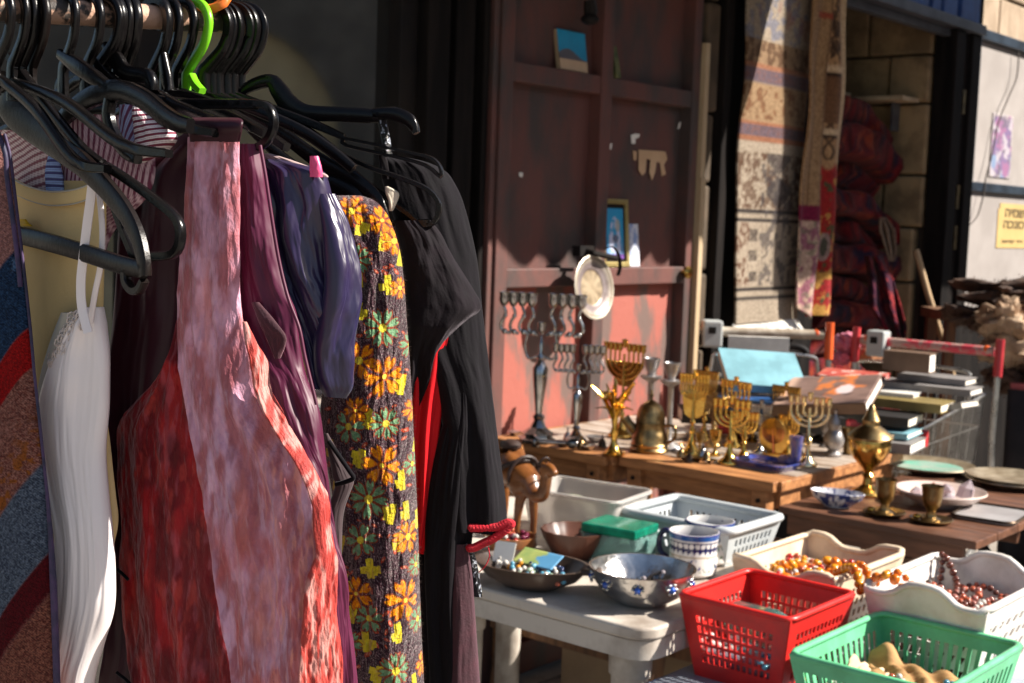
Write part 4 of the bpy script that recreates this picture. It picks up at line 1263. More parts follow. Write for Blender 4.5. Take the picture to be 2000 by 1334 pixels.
def art(u_, v_):
    c = mixc(L(92, 72, 66), L(150, 122, 112), fbm(u_ * 5, v_ * 7, 3))
    c = mixc(c, L(206, 120, 66), sst(.58, .66, fbm(u_ * 7 + 3, v_ * 5, 9)) * (u_ > .35) * (u_ < .9))
    c = mixc(c, L(222, 205, 205), (((u_ - .70) / .09) ** 2 + ((v_ - .5) / .16) ** 2) < 1)
    c = mixc(c, L(206, 170, 150), sst(.16, .06, u_))
    return mixc(c, L(48, 38, 42), .8 * sst(.55, .7, fbm(u_ * 4, v_ * 5, 22)) * (v_ < .35))


def red_art(u_, v_):
    c = mixc(L(160, 40, 44), L(200, 120, 100), fbm(u_ * 6, v_ * 3, 5))
    return mixc(c, L(220, 200, 190), sst(.6, .65, fbm(u_ * 9, v_ * 4, 14)))


# (label, px, py, depth, w, l, t, cover, yaw, rx, ry, painted)
book('large light blue book propped up steeply on the left cart', 1484, 733, 4.15, .245, .165, .030, c_lblue, .16, radians(34), radians(3))
book('wide dark art book with orange figures and white page edge lying tilted in the middle', 1618, 782, 3.98, .275, .215, .032, c_brown, -0.50, radians(17), radians(-7), painted=art, pages=m_white)
book('blue book lying flat under the light blue one behind the dark vase', 1465, 798, 4.08, .22, .14, .036, c_blue, -0.54)
book('thick cream box set with a white end standing on the right cart', 1776, 724, 4.38, .150, .075, .062, c_brown, -0.60, pages=m_white)
book('thin grey book with pale pages under the thick box set', 1830, 745, 4.40, .22, .12, .020, c_grey, -0.62)
book('dark grey hardback with white pages second under the box set', 1815, 762, 4.36, .30, .14, .021, c_grey, -0.60, pages=m_white)
book('small white paperback lying behind the art book', 1752, 775, 4.30, .13, .10, .018, c_white, -0.55)
book('olive backed book with yellowed pages in the middle of the right pile', 1775, 796, 4.22, .24, .14, .028, c_olive, -0.60)
book('tilted grey magazine with curled white pages at the right end of the pile', 1868, 800, 4.22, .10, .12, .020, c_grey, -0.78, 0, radians(-16))
book('thick black book low in the right pile', 1706, 822, 4.16, .26, .17, .030, c_black, -0.56)
book('pale blue and cream book below the thick black book', 1716, 845, 4.12, .22, .17, .018, c_lblue, -0.55)
book('grey white edged book at the bottom of the right pile', 1716, 872, 4.08, .235, .18, .030, c_grey, -0.54, pages=m_white)
book('red covered art magazine behind the dark art book', 1665, 738, 4.50, .22, .10, .012, cov('cover_red', (.42, .05, .05)), -0.55, radians(10), 0, painted=red_art)
book('white book standing behind the light blue one under the cart handle', 1480, 690, 4.52, .20, .03, .055, c_white, -.05)
book('brown book lying at the left end of the left cart', 1372, 765, 4.25, .13, .12, .028, c_brown, .1)
book('tan book under the brown one at the left end of the cart', 1400, 792, 4.20, .20, .14, .030, c_tan, -.1)
book('black book at the bottom of the left pile by the cream trim', 1390, 822, 4.18, .20, .14, .040, c_black, .0)
book('tan book at the bottom of the right pile', 1690, 858, 4.10, .20, .16, .030, c_tan, -0.58)
book('dark book at the bottom of the left pile behind the gilt menorahs', 1530, 838, 4.15, .34, .16, .050, c_black, .0)
# dark cycle-like loop and orange cloth bits behind the art book
lp = MB().tube([tuple(at(1545 + 30 * cos(a), 690 - 14 * sin(a), 4.6)) for a in np.linspace(0, pi, 10)], .012, 8)
tag(lp.build('cable_loop', m_black, None, 60), 'thick black cable loop standing behind the light blue book', 'cable')
m_pinkcloth = mat('pink_red_cloth', (0.62, 0.10, 0.14), (0.40, 0.16, 0.24), rough=.8, nscale=14, bump=.3)
for i, (px, py, r, lab) in enumerate(((1655, 668, .05, 'pink and red cloth bundle between the two cart handles'), (1700, 690, .045, 'crumpled orange and brown cloth beside the coin lock of the right cart'), (1640, 700, .035, 'dark red cloth bundle below the pink one'))):
    me = bpy.data.meshes.new('cloth_bundle')
    bm = bmesh.new()
    bmesh.ops.create_icosphere(bm, subdivisions=4, radius=r)
    for v in bm.verts:
        q = v.co.normalized()
        v.co *= 1 + .5 * (float(fbm(q.x * 3 + q.z * 2 + i, q.y * 3 + i, 3)) - .5) * 2
        v.co.z *= .75
    bm.to_mesh(me)
    bm.free()
    o = link('cloth_bundle', me, m_pinkcloth if i != 1 else mat('orange_cloth', (.5, .2, .08), (.2, .1, .07), rough=.8, nscale=14), None, 60)
    o.location = at(px, py, 5.1)
    tag(o, lab, 'cloth', 'cloth bundles behind the carts')

# stall table with coloured cloth and sheepskins at the far right
m_fur = mat('brown_fur', (0.10, 0.055, 0.035), (0.045, 0.025, 0.018), rough=.95, nscale=9)
m_furpale = mat('pale_fur', (0.46, 0.33, 0.22), (0.24, 0.15, 0.09), rough=.95, nscale=9)
m_blackcloth = mat('black_cloth', (0.014, 0.013, 0.016), (0.024, 0.02, 0.022), rough=.9)
rt = thing('stall_table', 'stall table under a black cloth at the right edge behind the cart', 'table', W(2.55, 1.15, 0), WROT)
MB().bx(-.45, .60, -.28, .35, .845, .87).build('tabletop', mat('pink_cloth', (.45, .12, .12), (.3, .07, .08), rough=.8), rt, 0, bevel=.004)
n_ = 60
V, Fc = [], []
for i in range(n_ + 1):
    x = -.455 + 1.06 * i / n_
    for zz in (.845, .6, .3, .02):
        V.append((x, -.285 - .02 * sin(i * .9) * (.9 - zz), zz))
for i in range(n_):
    for k in range(3):
        Fc.append((i * 4 + k, i * 4 + k + 1, i * 4 + k + 5, i * 4 + k + 4))
MB().add(V, Fc).build('table_cloth', m_blackcloth, rt, 60, solid=.004)
for x in (-.4, .55):
    for y in (-.22, .3):
        MB().bx(x - .02, x + .02, y - .02, y + .02, 0, .844).build('leg', m_legwood, rt, 0)


def stripes_yr(a, b):
    c = mixc(L(196, 170, 40), L(190, 40, 40), ((a * 7) % 1 > .6))
    return mixc(c, L(120, 90, 40), .6 * sst(.55, .62, fbm(a * 18, b * 6, 4)))


for i, (z0, h, lab, fn) in enumerate(((.872, .05, 'yellow and red striped folded textile on the stall table', stripes_yr), (.925, .035, 'pinkish red folded textile on top of the striped one', lambda a, b: mixc(L(206, 120, 100), L(180, 50, 60), (a * 5) % 1 > .6)))):
    vs_, col, f = [], [], []
    nl, nr_ = 40, 16
    for k in range(nl + 1):
        for q in range(nr_):
            a = 2 * pi * q / nr_
            vs_.append((-.40 + .9 * k / nl, -.14 + .12 * np.sign(cos(a)) * abs(cos(a)) ** .4, z0 + h / 2 + h / 2 * np.sign(sin(a)) * abs(sin(a)) ** .5 + .004 * sin(k * .7)))
            col.append((k / nl, q / nr_))
    for k in range(nl):
        for q in range(nr_):
            q2 = (q + 1) % nr_
            f.append((k * nr_ + q, k * nr_ + q2, (k + 1) * nr_ + q2, (k + 1) * nr_ + q))
    f += [tuple(range(nr_)), tuple(nl * nr_ + q for q in reversed(range(nr_)))]
    me = bpy.data.meshes.new('folded_textile')
    me.from_pydata([tuple(map(float, v)) for v in vs_], [], f)
    col = np.array(col)
    set_paint(me, fn(col[:, 0], col[:, 1]))
    o = link('folded_textile', me, m_rug, None, 60)
    o.location, o.rotation_euler = W(2.55, 1.15, 0), (0, 0, WROT)
    tag(o, lab, 'textile')


def fur_lump(label, c, r, sc, m, seed, nh=700, hl=.014):
    t = thing('sheepskin', label, 'sheepskin', c, 0, 'furs heaped on the rack at the right')
    me = bpy.data.meshes.new('hide')
    bm = bmesh.new()
    bmesh.ops.create_icosphere(bm, subdivisions=4, radius=r)
    for v in bm.verts:
        q = v.co.normalized()
        k = 1 + .9 * (float(fbm(q.x * 2.6 + seed, q.y * 2.2 + q.z * 3.1, seed)) - .5) * 2
        v.co = Vector((v.co.x * sc[0] * k, v.co.y * sc[1] * k, v.co.z * sc[2] * k))
    bm.normal_update()
    hv, hf = [], []
    vs_ = list(bm.verts)
    for _ in range(nh):
        v = random.choice(vs_)
        d = (v.normal + Vector((random.uniform(-.7, .7), random.uniform(-.7, .7), random.uniform(-.9, .4)))).normalized()
        sd = d.cross(Vector((random.random(), random.random(), random.random()))).normalized() * .0022
        p = v.co + Vector((random.uniform(-.012, .012), random.uniform(-.012, .012), random.uniform(-.012, .012)))
        k = len(hv)
        hv += [p - sd, p + sd, p + d * hl * random.uniform(.6, 1.3)]
        hf.append((k, k + 1, k + 2))
    bm.to_mesh(me)
    bm.free()
    link('hide', me, m, t, 60)
    h = MB().add(hv, hf).build('fur', m, t, 0)
    h['kind'] = 'stuff'


fur_lump('dark brown sheepskin on top of the fur heap', at(1975, 575, 5.5), .20, (1.05, .8, .30), m_fur, 3)
fur_lump('dark brown fur hanging at the left of the heap', at(1925, 622, 5.45), .12, (1.1, .8, .45), m_fur, 5)
fur_lump('pale brown fleece bulging out of the middle of the heap', at(1962, 625, 5.3), .085, (1.0, .8, .8), m_furpale, 8)
fur_lump('grey brown fleece at the bottom of the heap', at(1975, 680, 5.35), .10, (1.2, .8, .75), m_furpale, 11)
fur_lump('dark fur lying low at the right edge of the photo', at(1990, 735, 5.4), .10, (1.1, .8, .5), m_fur, 13)
rk = thing('fur_rack', 'dark wooden rack that carries the heap of furs', 'rack', at(1965, 700, 5.62) * 1, 0)
rk.location.z = 0
MB().bx(-.28, .4, -.02, .28, 1.08, 1.12).build('top_board', m_legwood, rk, 0)
for x in (-.24, .36):
    for y in (0, .25):
        MB().bx(x - .02, x + .02, y - .02, y + .02, 0, 1.08).build('leg', m_legwood, rk, 0)

# ------------------------------------------------------------------ on the dark folding table
m_china = mat('white_china', (0.80, 0.78, 0.74), (0.72, 0.69, 0.64), rough=.12, nscale=9, coat=.5)
m_chinapaint = mat('painted_china', (1, 1, 1), (.97, .97, .97), rough=.12, attr=True, coat=.5)


def lathe_paint(name, prof, seg, fn, m, parent, sx=1.0, sy=1.0):
    mb = MB().lathe(prof, seg, sx=sx, sy=sy)
    me = bpy.data.meshes.new(name)
    me.from_pydata(mb.v, [], mb.f)
    co = np.array(mb.v)
    set_paint(me, fn(np.arctan2(co[:, 1], co[:, 0]), co[:, 2], np.hypot(co[:, 0], co[:, 1])))
    return link(name, me, m, parent, 60)


def dens(prof, n=5):
    out = []
    for (r0, z0), (r1, z1) in zip(prof[:-1], prof[1:]):
        for k in range(n):
            out.append((r0 + (r1 - r0) * k / n, z0 + (z1 - z0) * k / n))
    return out + [prof[-1]]


def blue_white(a, z_, r):
    c = np.tile(np.array(L(226, 224, 226)), (len(a), 1))
    rr = np.hypot(r * np.cos(a) / 1.05, r * np.sin(a) / .62)
    pat = sst(.46, .54, fbm(a * 5, z_ * 90, 6)) * (z_ > .003) * (rr > .027 + z_ * .93)
    return mixc(c, L(28, 52, 120), pat * .95)


bw = thing('oval_bowl', 'oval blue and white china bowl at the left of the dark folding table', 'bowl', onz(1634, 990, ZF), WROT + .25)
lathe_paint('bowl', dens([(.030, 0), (.034, .004), (.058, .022), (.066, .038), (.064, .040), (.050, .02), (.03, .008), (0, .007)], 6), 120, blue_white, m_chinapaint, bw, sx=1.05, sy=.62)
for px, py, lab in ((1727, 1006, 'brass goblet on a saucer, the left of two at the front of the folding table'), (1818, 1020, 'brass goblet on a saucer, the right of two at the front of the folding table')):
    t = thing('kiddush_goblet', lab, 'goblet', onz(px, py, ZF), WROT, 'brass goblets on saucers')
    MB().lathe([(.030, 0), (.048, .004), (.053, .010), (.051, .011), (.03, .005), (0, .004)], 28).build('saucer', m_brassold, t)
    MB().lathe([(.024, .0045), (.024, .008), (.014, .014), (.010, .026), (.013, .034), (.020, .040), (.024, .060), (.026, .084), (.028, .090), (.026, .0895), (.021, .05), (0, .045)], 24).build('cup', m_brassold, t)
    MB().ball((-.030, -.012, .012), .011, 10, 7, (1, 1, .6)).build('thumb_piece', m_gold, t)
wb = thing('china_bowl', 'wide shallow pinkish white bowl filled with rock crystals', 'bowl', onz(1836, 985, ZF), WROT)
MB().lathe([(.060, 0), (.064, .005), (.092, .018), (.112, .034), (.116, .036), (.114, .040), (.106, .036), (.08, .016), (0, .010)], 40).build('bowl', mat('pinkish_china', (.66, .52, .46), (.56, .43, .38), rough=.25, coat=.3), wb)
m_quartz = mat('clear_quartz', (0.80, 0.74, 0.76), (0.62, 0.52, 0.56), rough=.12, trans=.55, ior=1.5)
m_rosequartz = mat('brown_crystal', (0.50, 0.26, 0.18), (0.30, 0.14, 0.10), rough=.18, trans=.2)
for i, (dx, dy, r, h, m, lab) in enumerate(((-.02, .02, .024, .040, m_rosequartz, 'brown pointed crystal, the tallest in the white bowl'), (.055, -.02, .022, .052, m_quartz, 'clear pointed crystal at the right of the white bowl'), (-.06, .0, .020, .024, m_quartz, 'clear lumpy crystal at the left of the white bowl'), (.01, -.04, .02, .022, m_quartz, 'small pale crystal at the front of the white bowl'), (.03, .045, .022, .03, m_quartz, 'pale crystal at the back of the white bowl'))):
    c = MB()
    n_ = 6
    pr = [(r * random.uniform(.8, 1.1) * cos(2 * pi * k / n_ + i), r * random.uniform(.8, 1.1) * sin(2 * pi * k / n_ + i)) for k in range(n_)]
    vv = [(x, y, 0) for x, y in pr] + [(x * .9, y * .9, h * .55) for x, y in pr] + [(r * .1, 0, h)]
    c.add(vv, [tuple(reversed(range(6)))] + [(k, (k + 1) % 6, 6 + (k + 1) % 6, 6 + k) for k in range(6)] + [(6 + k, 6 + (k + 1) % 6, 12) for k in range(6)])
    o = c.build('crystal', m, None, 0)
    o.location = wb.location + Vector((dx, dy, .013 + .25 * (dx * dx + dy * dy) / .1))
    o.rotation_euler = (random.uniform(-.3, .3), random.uniform(-.3, .3), i)
    tag(o, lab, 'crystal', 'rock crystals in the white bowl')


def brass_plate(label, px, py, z, r, col2=None, group='brass trays at the back of the folding table'):
    t = thing('metal_tray', label, 'tray', onz(px, py, z), WROT, group)
    MB().lathe([(r * .5, 0), (r * .7, .002), (r * .82, .010), (r, .018), (r * .99, .021), (r * .80, .014), (r * .66, .006), (0, .005)], 44).build('dish', m_tray, t)
    if col2:
        MB().lathe([(0, .0052), (r * .62, .0066), (r * .74, .0105), (r * .72, .0112), (r * .6, .0075), (0, .006)], 40).build('enamel', col2, t)
    return t


m_tray = mat('worn_tin_tray', (0.46, 0.38, 0.27), (0.24, 0.18, 0.11), rough=.42, metal=.5, nscale=14)
m_greenen = mat('green_enamel', (0.16, 0.42, 0.32), (0.34, 0.42, 0.36), rough=.25, nscale=12)
t = MB().bx(-.16, .40, -.17, .27, .742, .752)
bk_ = thing('trestle_board', 'dark board behind the folding table that carries the metal trays', 'board', W(.66, 1.14, 0), WROT)
MB().bx(-.17, .36, -.20, .22, .722, .742).build('board', m_darkwood, bk_, 0, bevel=.003)
for x in (-.12, .31):
    for y in (-.15, .17):
        MB().bx(x - .018, x + .018, y - .018, y + .018, 0, .722).build('leg', m_legwood, bk_, 0)
brass_plate('round tray with a green enamelled middle at the back of the folding table', 1812, 918, .7425, .135, m_greenen)
brass_plate('round metal tray with a dark hollow, the far right of the trays', 1975, 948, .7425, .125)
brass_plate('second metal tray stacked on the far right one', 1972, 942, .7475, .120)
brass_plate('round tray under the green enamelled one', 1790, 930, .7425, .12) if False else None
fl = thing('flat_tray', 'flat grey tin tray with a dark rim lying at the right of the folding table', 'tray', onz(1938, 1006, ZF + .002), WROT + .1)
MB().prism(rrect(.075, .10, .03), 0, .004).build('sheet', mat('grey_tin', (.44, .42, .42), (.34, .32, .32), rough=.4, metal=.3), fl, 40)
MB().tube([(x, y, .006) for x, y in rrect(.076, .101, .03)], .0035, 6, closed=True).build('rim', m_bronze, fl)


# ------------------------------------------------------------------ on the white plastic table
# carved wooden camel
cm_ = thing('wooden_camel', 'carved brown wooden camel with a saddle standing behind the bowls', 'camel figurine', onz(1000, 1064, ZP), radians(-58))
sk = [  # x, y, z, radius
    (0, 0, .142, .030), (-.030, 0, .150, .031), (-.062, 0, .140, .024), (.034, 0, .138, .027), (.056, 0, .130, .020),   # 0-4 trunk
    (-.014, 0, .176, .019),                                                                                             # 5 hump
    (.078, 0, .108, .013), (.098, 0, .112, .0115), (.108, 0, .140, .010), (.110, 0, .166, .010), (.124, 0, .170, .0085), (.140, 0, .160, .006),  # 6-11 neck, head, muzzle
    (.046, .014, .105, .010), (.048, .016, .060, .0062), (.047, .016, .012, .0056), (.052, .016, .003, .0085),
    (.046, -.014, .105, .010), (.040, -.016, .060, .0062), (.038, -.016, .012, .0056), (.043, -.016, .003, .0085),
    (-.062, .014, .105, .012), (-.056, .016, .062, .0064), (-.064, .016, .012, .0056), (-.058, .016, .003, .0085),
    (-.062, -.014, .105, .012), (-.064, -.016, .062, .0064), (-.074, -.016, .012, .0056), (-.068, -.016, .003, .0085),
    (-.082, 0, .110, .004), (.104, .008, .178, .003), (.104, -.008, .178, .003)]
ed = [(0, 1), (1, 2), (0, 3), (3, 4), (0, 5), (4, 6), (6, 7), (7, 8), (8, 9), (9, 10), (10, 11), (3, 12), (12, 13), (13, 14), (14, 15), (3, 16), (16, 17), (17, 18), (18, 19),
      (2, 20), (20, 21), (21, 22), (22, 23), (2, 24), (24, 25), (25, 26), (26, 27), (2, 28), (9, 29), (9, 30)]
me = bpy.data.meshes.new('body')
KC = 1.16
me.from_pydata([(a * KC, b * KC, c * KC) for a, b, c, _ in sk], ed, [])
m_camel = mat('carved_wood', (0.23, 0.082, 0.020), (0.12, 0.040, 0.012), rough=.35, nscale=5, stretch=(1, 6, 6), coat=.3)
me.materials.append(m_camel)
cam_o = bpy.data.objects.new('body', me)
scene.collection.objects.link(cam_o)
cam_o.parent = cm_
md = cam_o.modifiers.new('skin', 'SKIN')
md.use_smooth_shade = True
for i, (_, _, _, r) in enumerate(sk):
    me.skin_vertices[0].data[i].radius = (r * KC * 1.18, r * KC * 1.18)
me.skin_vertices[0].data[0].use_root = True
cam_o.modifiers.new('sub', 'SUBSURF').levels = 2
cam_o.modifiers['sub'].render_levels = 2
m_saddle = mat('dark_saddle_leather', (0.05, 0.025, 0.018), (0.028, 0.014, 0.012), rough=.6)
sd = MB()
for y in (-1, 1):
    sd.strip([(-.045, y * .034, .165), (-.02, y * .043, .185), (.01, y * .041, .180)], .022, .006, (0, 1, 0))
sd.tube([(.022 * cos(a) * 1.9, .041 * sin(a), .172 + .026 * cos(a)) for a in np.linspace(0, 2 * pi, 20, endpoint=False)], .006, 6, closed=True)
sd.ball((-.018, 0, .222), .018, 10, 7, (1.6, 1.2, .7)).ball((-.05, 0, .218), .010, 8, 6)
sd.build('saddle', m_saddle, cm_)
MB().tube([(.118 + .012 * cos(a) * .4, .013 * sin(a), .205 + .012 * cos(a)) for a in np.linspace(0, 2 * pi, 12, endpoint=False)], .0022, 5, closed=True).tube([(.128, .012, .200), (.08, .034, .165), (.03, .036, .19)], .002, 5).build('bridle', m_saddle, cm_)
MB().tube([(.036 + .01 * cos(a), .037 * sin(a), .168 + .038 * cos(a)) for a in np.linspace(0, 2 * pi, 20, endpoint=False)], .0045, 6, closed=True).build('girth', m_saddle, cm_)

m_bowlwood = mat('orange_bowl_wood', (0.36, 0.15, 0.05), (0.22, 0.085, 0.03), rough=.4, nscale=6, stretch=(1, 1, 7))
m_dishwood = mat('dark_dish_wood', (0.085, 0.055, 0.04), (0.045, 0.03, 0.024), rough=.35, nscale=8, coat=.2)
wbl = thing('wooden_bowl', 'round orange wooden bowl of beads under the red trimmed black sleeve', 'bowl', onz(998, 1082, ZP), 0)
MB().lathe([(.040, 0), (.046, .005), (.052, .030), (.054, .042), (.050, .042), (.046, .012), (0, .008)], 32).build('bowl', m_bowlwood, wbl)
dd_ = thing('wooden_dish', 'dark oval wooden dish of trinkets in front of the wooden bowl', 'dish', onz(1036, 1146, ZP), WROT + .3)
MB().lathe([(.040, 0), (.050, .003), (.085, .022), (.104, .044), (.108, .050), (.102, .050), (.078, .024), (.04, .010), (0, .009)], 44, sx=1.12, sy=.80).build('dish', m_dishwood, dd_)
MB().tube(spline([(.112, -.02, .048), (.138, -.012, .050), (.138, .012, .050), (.112, .02, .048)], 4), .006, 8).build('handle', m_dishwood, dd_)
MB().tube(spline([(-.112, -.02, .048), (-.138, -.012, .050), (-.138, .012, .050), (-.112, .02, .048)], 4), .006, 8).build('handle', m_dishwood, dd_)
lb = thing('leaf_bowl', 'brown carved bowl behind the green lidded glass box', 'bowl', onz(1122, 1088, ZP), 0)
MB().lathe([(.035, 0), (.045, .006), (.066, .040), (.074, .062), (.070, .062), (.05, .02), (0, .012)], 36, wav=(14, .035)).build('bowl', mat('carved_brown', (.13, .05, .03), (.06, .025, .018), rough=.4), lb, 60)

m_clear = mat('clear_plastic', (0.90, 0.93, 0.92), (0.80, 0.84, 0.84), rough=.10, trans=.92, ior=1.2)
m_frost = mat('frosted_plastic', (0.80, 0.76, 0.72), (0.66, 0.62, 0.58), rough=.35, trans=.55, ior=1.2, nscale=4)
m_greenglass = mat('green_glass', (0.02, 0.40, 0.24), (0.01, 0.24, 0.15), rough=.10, trans=.45, nscale=18, ior=1.4)
m_paleg = mat('pale_green_glass', (0.55, 0.80, 0.76), (0.42, 0.66, 0.62), rough=.08, trans=.8, ior=1.2)


def tub(mb, hx, hy, hx2, hy2, h, r=.012, th=.003):
    """open box tapering from (hx,hy) at the bottom to (hx2,hy2) at the top, with real walls"""
    A, B = rrect(hx, hy, r), rrect(hx2, hy2, r)
    A2, B2 = rrect(hx - th, hy - th, r), rrect(hx2 - th, hy2 - th, r)
    n_ = len(A)
    vv = [(x, y, 0) for x, y in A] + [(x, y, h) for x, y in B] + [(x, y, h) for x, y in B2] + [(x, y, th) for x, y in A2]
    f = [(k * n_ + i, k * n_ + (i + 1) % n_, (k + 1) * n_ + (i + 1) % n_, (k + 1) * n_ + i) for k in range(3) for i in range(n_)]
    f += [tuple(reversed(range(n_))), tuple(3 * n_ + i for i in range(n_))]
    return mb.add(vv, f)


gb = thing('glass_box', 'pale green glass box with a dark green band in the middle of the plastic table', 'box', onz(1208, 1094, ZP), WROT + .12)
tub(MB(), .064, .05, .070, .056, .062, th=.004).build('tub', m_paleg, gb)
MB().bx(-.066, .066, -.054, .054, .0625, .082).build('lid', m_greenglass, gb, 0, bevel=.004)
bn = thing('plastic_bin', 'big frosted plastic bin behind the wooden camel', 'bin', onz(1140, 1045, ZP), WROT + .15)
tub(MB(), .105, .075, .125, .09, .105, r=.02, th=.003).build('tub', m_frost, bn)
MB().tube([(x, y, .106) for x, y in rrect(.128, .093, .022)], .005, 8, closed=True).build('rim', m_frost, bn)
MB().ball((-.03, .0, .055), .045, 14, 9, (1.2, .9, .8)).build('crumpled_bag', mat('grey_green_bag', (.24, .25, .18), (.10, .10, .08), rough=.6, nscale=10, bump=.6, bscale=14), bn)
# silver bowl
svb = thing('silver_bowl', 'deep polished silver bowl with jewelled studs at the front of the plastic table', 'bowl', onz(1252, 1176, ZP), WROT)
MB().lathe([(.044, 0), (.050, .003), (.075, .020), (.094, .046), (.100, .066), (.103, .070), (.098, .070), (.088, .045), (.068, .022), (.04, .008), (0, .007)], 48).build('bowl', mat('hammered_silver', (0.70, 0.69, 0.67), (0.46, 0.45, 0.44), rough=.2, metal=1.0, bump=.25, bscale=38, nscale=18), svb)
m_gem = mat('blue_stone', (0.02, 0.10, 0.50), (0.01, 0.05, 0.30), rough=.08, coat=.8)
for i in range(9):
    a = 2 * pi * i / 9 - 1.05
    p = Vector((.0965 * cos(a), .0965 * sin(a), .048))
    g_ = MB()
    for q in range(6):
        b = 2 * pi * q / 6
        tn = Vector((-sin(a), cos(a), 0))
        g_.ball(tuple(p + tn * .009 * cos(b) + Vector((0, 0, .009 * sin(b)))), .0036, 7, 5)
    g_ = g_.build('stud', m_silver, svb)
    MB().ball(tuple(p), .0065, 10, 7).build('stone', m_gem, g_)
for i, (px, py) in enumerate(((1205, 1118), (1240, 1112), (1268, 1120), (1300, 1116), (1228, 1124), (1286, 1124))):
    t = thing('ring', ('silver ring at the left inside the silver bowl', 'silver ring at the back inside the silver bowl', 'silver ring in the middle of the silver bowl', 'silver ring at the right inside the silver bowl', 'silver ring at the front left inside the silver bowl', 'silver ring at the front right inside the silver bowl')[i], 'ring', svb.location + Vector((random.uniform(-.05, .05), random.uniform(-.05, .05), .022 + .004 * i)), 0, 'rings in the silver bowl', random.uniform(-1, 1), random.uniform(-1, 1))
    MB().tube([(.010 * cos(a), .010 * sin(a), 0) for a in np.linspace(0, 2 * pi, 14, endpoint=False)], .0022, 6, closed=True).build('band', m_silver, t)
    MB().ball((.0115, 0, 0), .0045, 8, 6).build('stone', m_quartz, t)


def mug_paint(a, z_, r):
    c = np.tile(np.array(L(228, 225, 220)), (len(a), 1))
    z_ = z_ / .092
    c = mixc(c, L(34, 84, 150), band(z_, .86, .97, .004))
    c = mixc(c, L(24, 30, 84), band(z_, .58, .84, .004))
    da = ((a * 26 / (2 * pi)) % 1 - .5)
    c = mixc(c, L(226, 224, 222), ((da ** 2 * 6 + ((z_ - .76) / .06) ** 2) < 1) * 1.0)
    c = mixc(c, L(226, 224, 222), ((da ** 2 * 6 + ((z_ - .575) / .05) ** 2) < 1) * 1.0)
    c = mixc(c, L(150, 120, 50), .7 * band(z_, .49, .52, .004))
    lf = fbm(a * 4.5, z_ * 8, 12)
    c = mixc(c, L(40, 90, 60), sst(.60, .64, lf) * band(z_, .18, .46, .02))
    c = mixc(c, L(36, 50, 120), sst(.62, .66, fbm(a * 5 + 7, z_ * 8, 19)) * band(z_, .15, .46, .02))
    c = mixc(c, L(34, 50, 130), band(z_, .975, 1.0, .003))
    return mixc(c, L(230, 228, 226), r < .044 * 1.0)


def mug(label, px, py, hs, sc=1.0, z=ZP):
    t = thing('mug', label, 'mug', onz(px, py, z), WROT + hs, 'patterned mugs behind the silver bowl')
    t.scale = (sc, sc, sc)
    pr = [(.036, 0), (.040, .002), (.049, .008), (.0505, .03), (.049, .06), (.0525, .088), (.053, .092)]
    lathe_paint('cup', dens(pr, 9) + [(.0495, .0925), (.046, .06), (.0455, .02), (.0435, .008), (0, .006)], 170, mug_paint, m_chinapaint, t)
    MB().tube(spline([(.049, 0, .078), (.074, 0, .080), (.086, 0, .058), (.078, 0, .032), (.048, 0, .022)], 6), .0062, 10, flat=1.0).build('handle', mat('navy_glaze' + label[:6], (.02, .02, .09), (.014, .014, .06), rough=.12, coat=.5), t)
    return t


mug('front blue and white patterned mug with its dark handle to the left', 1352, 1122, pi)
mug('rear blue rimmed white mug half hidden by the front one', 1384, 1098, pi / 2)


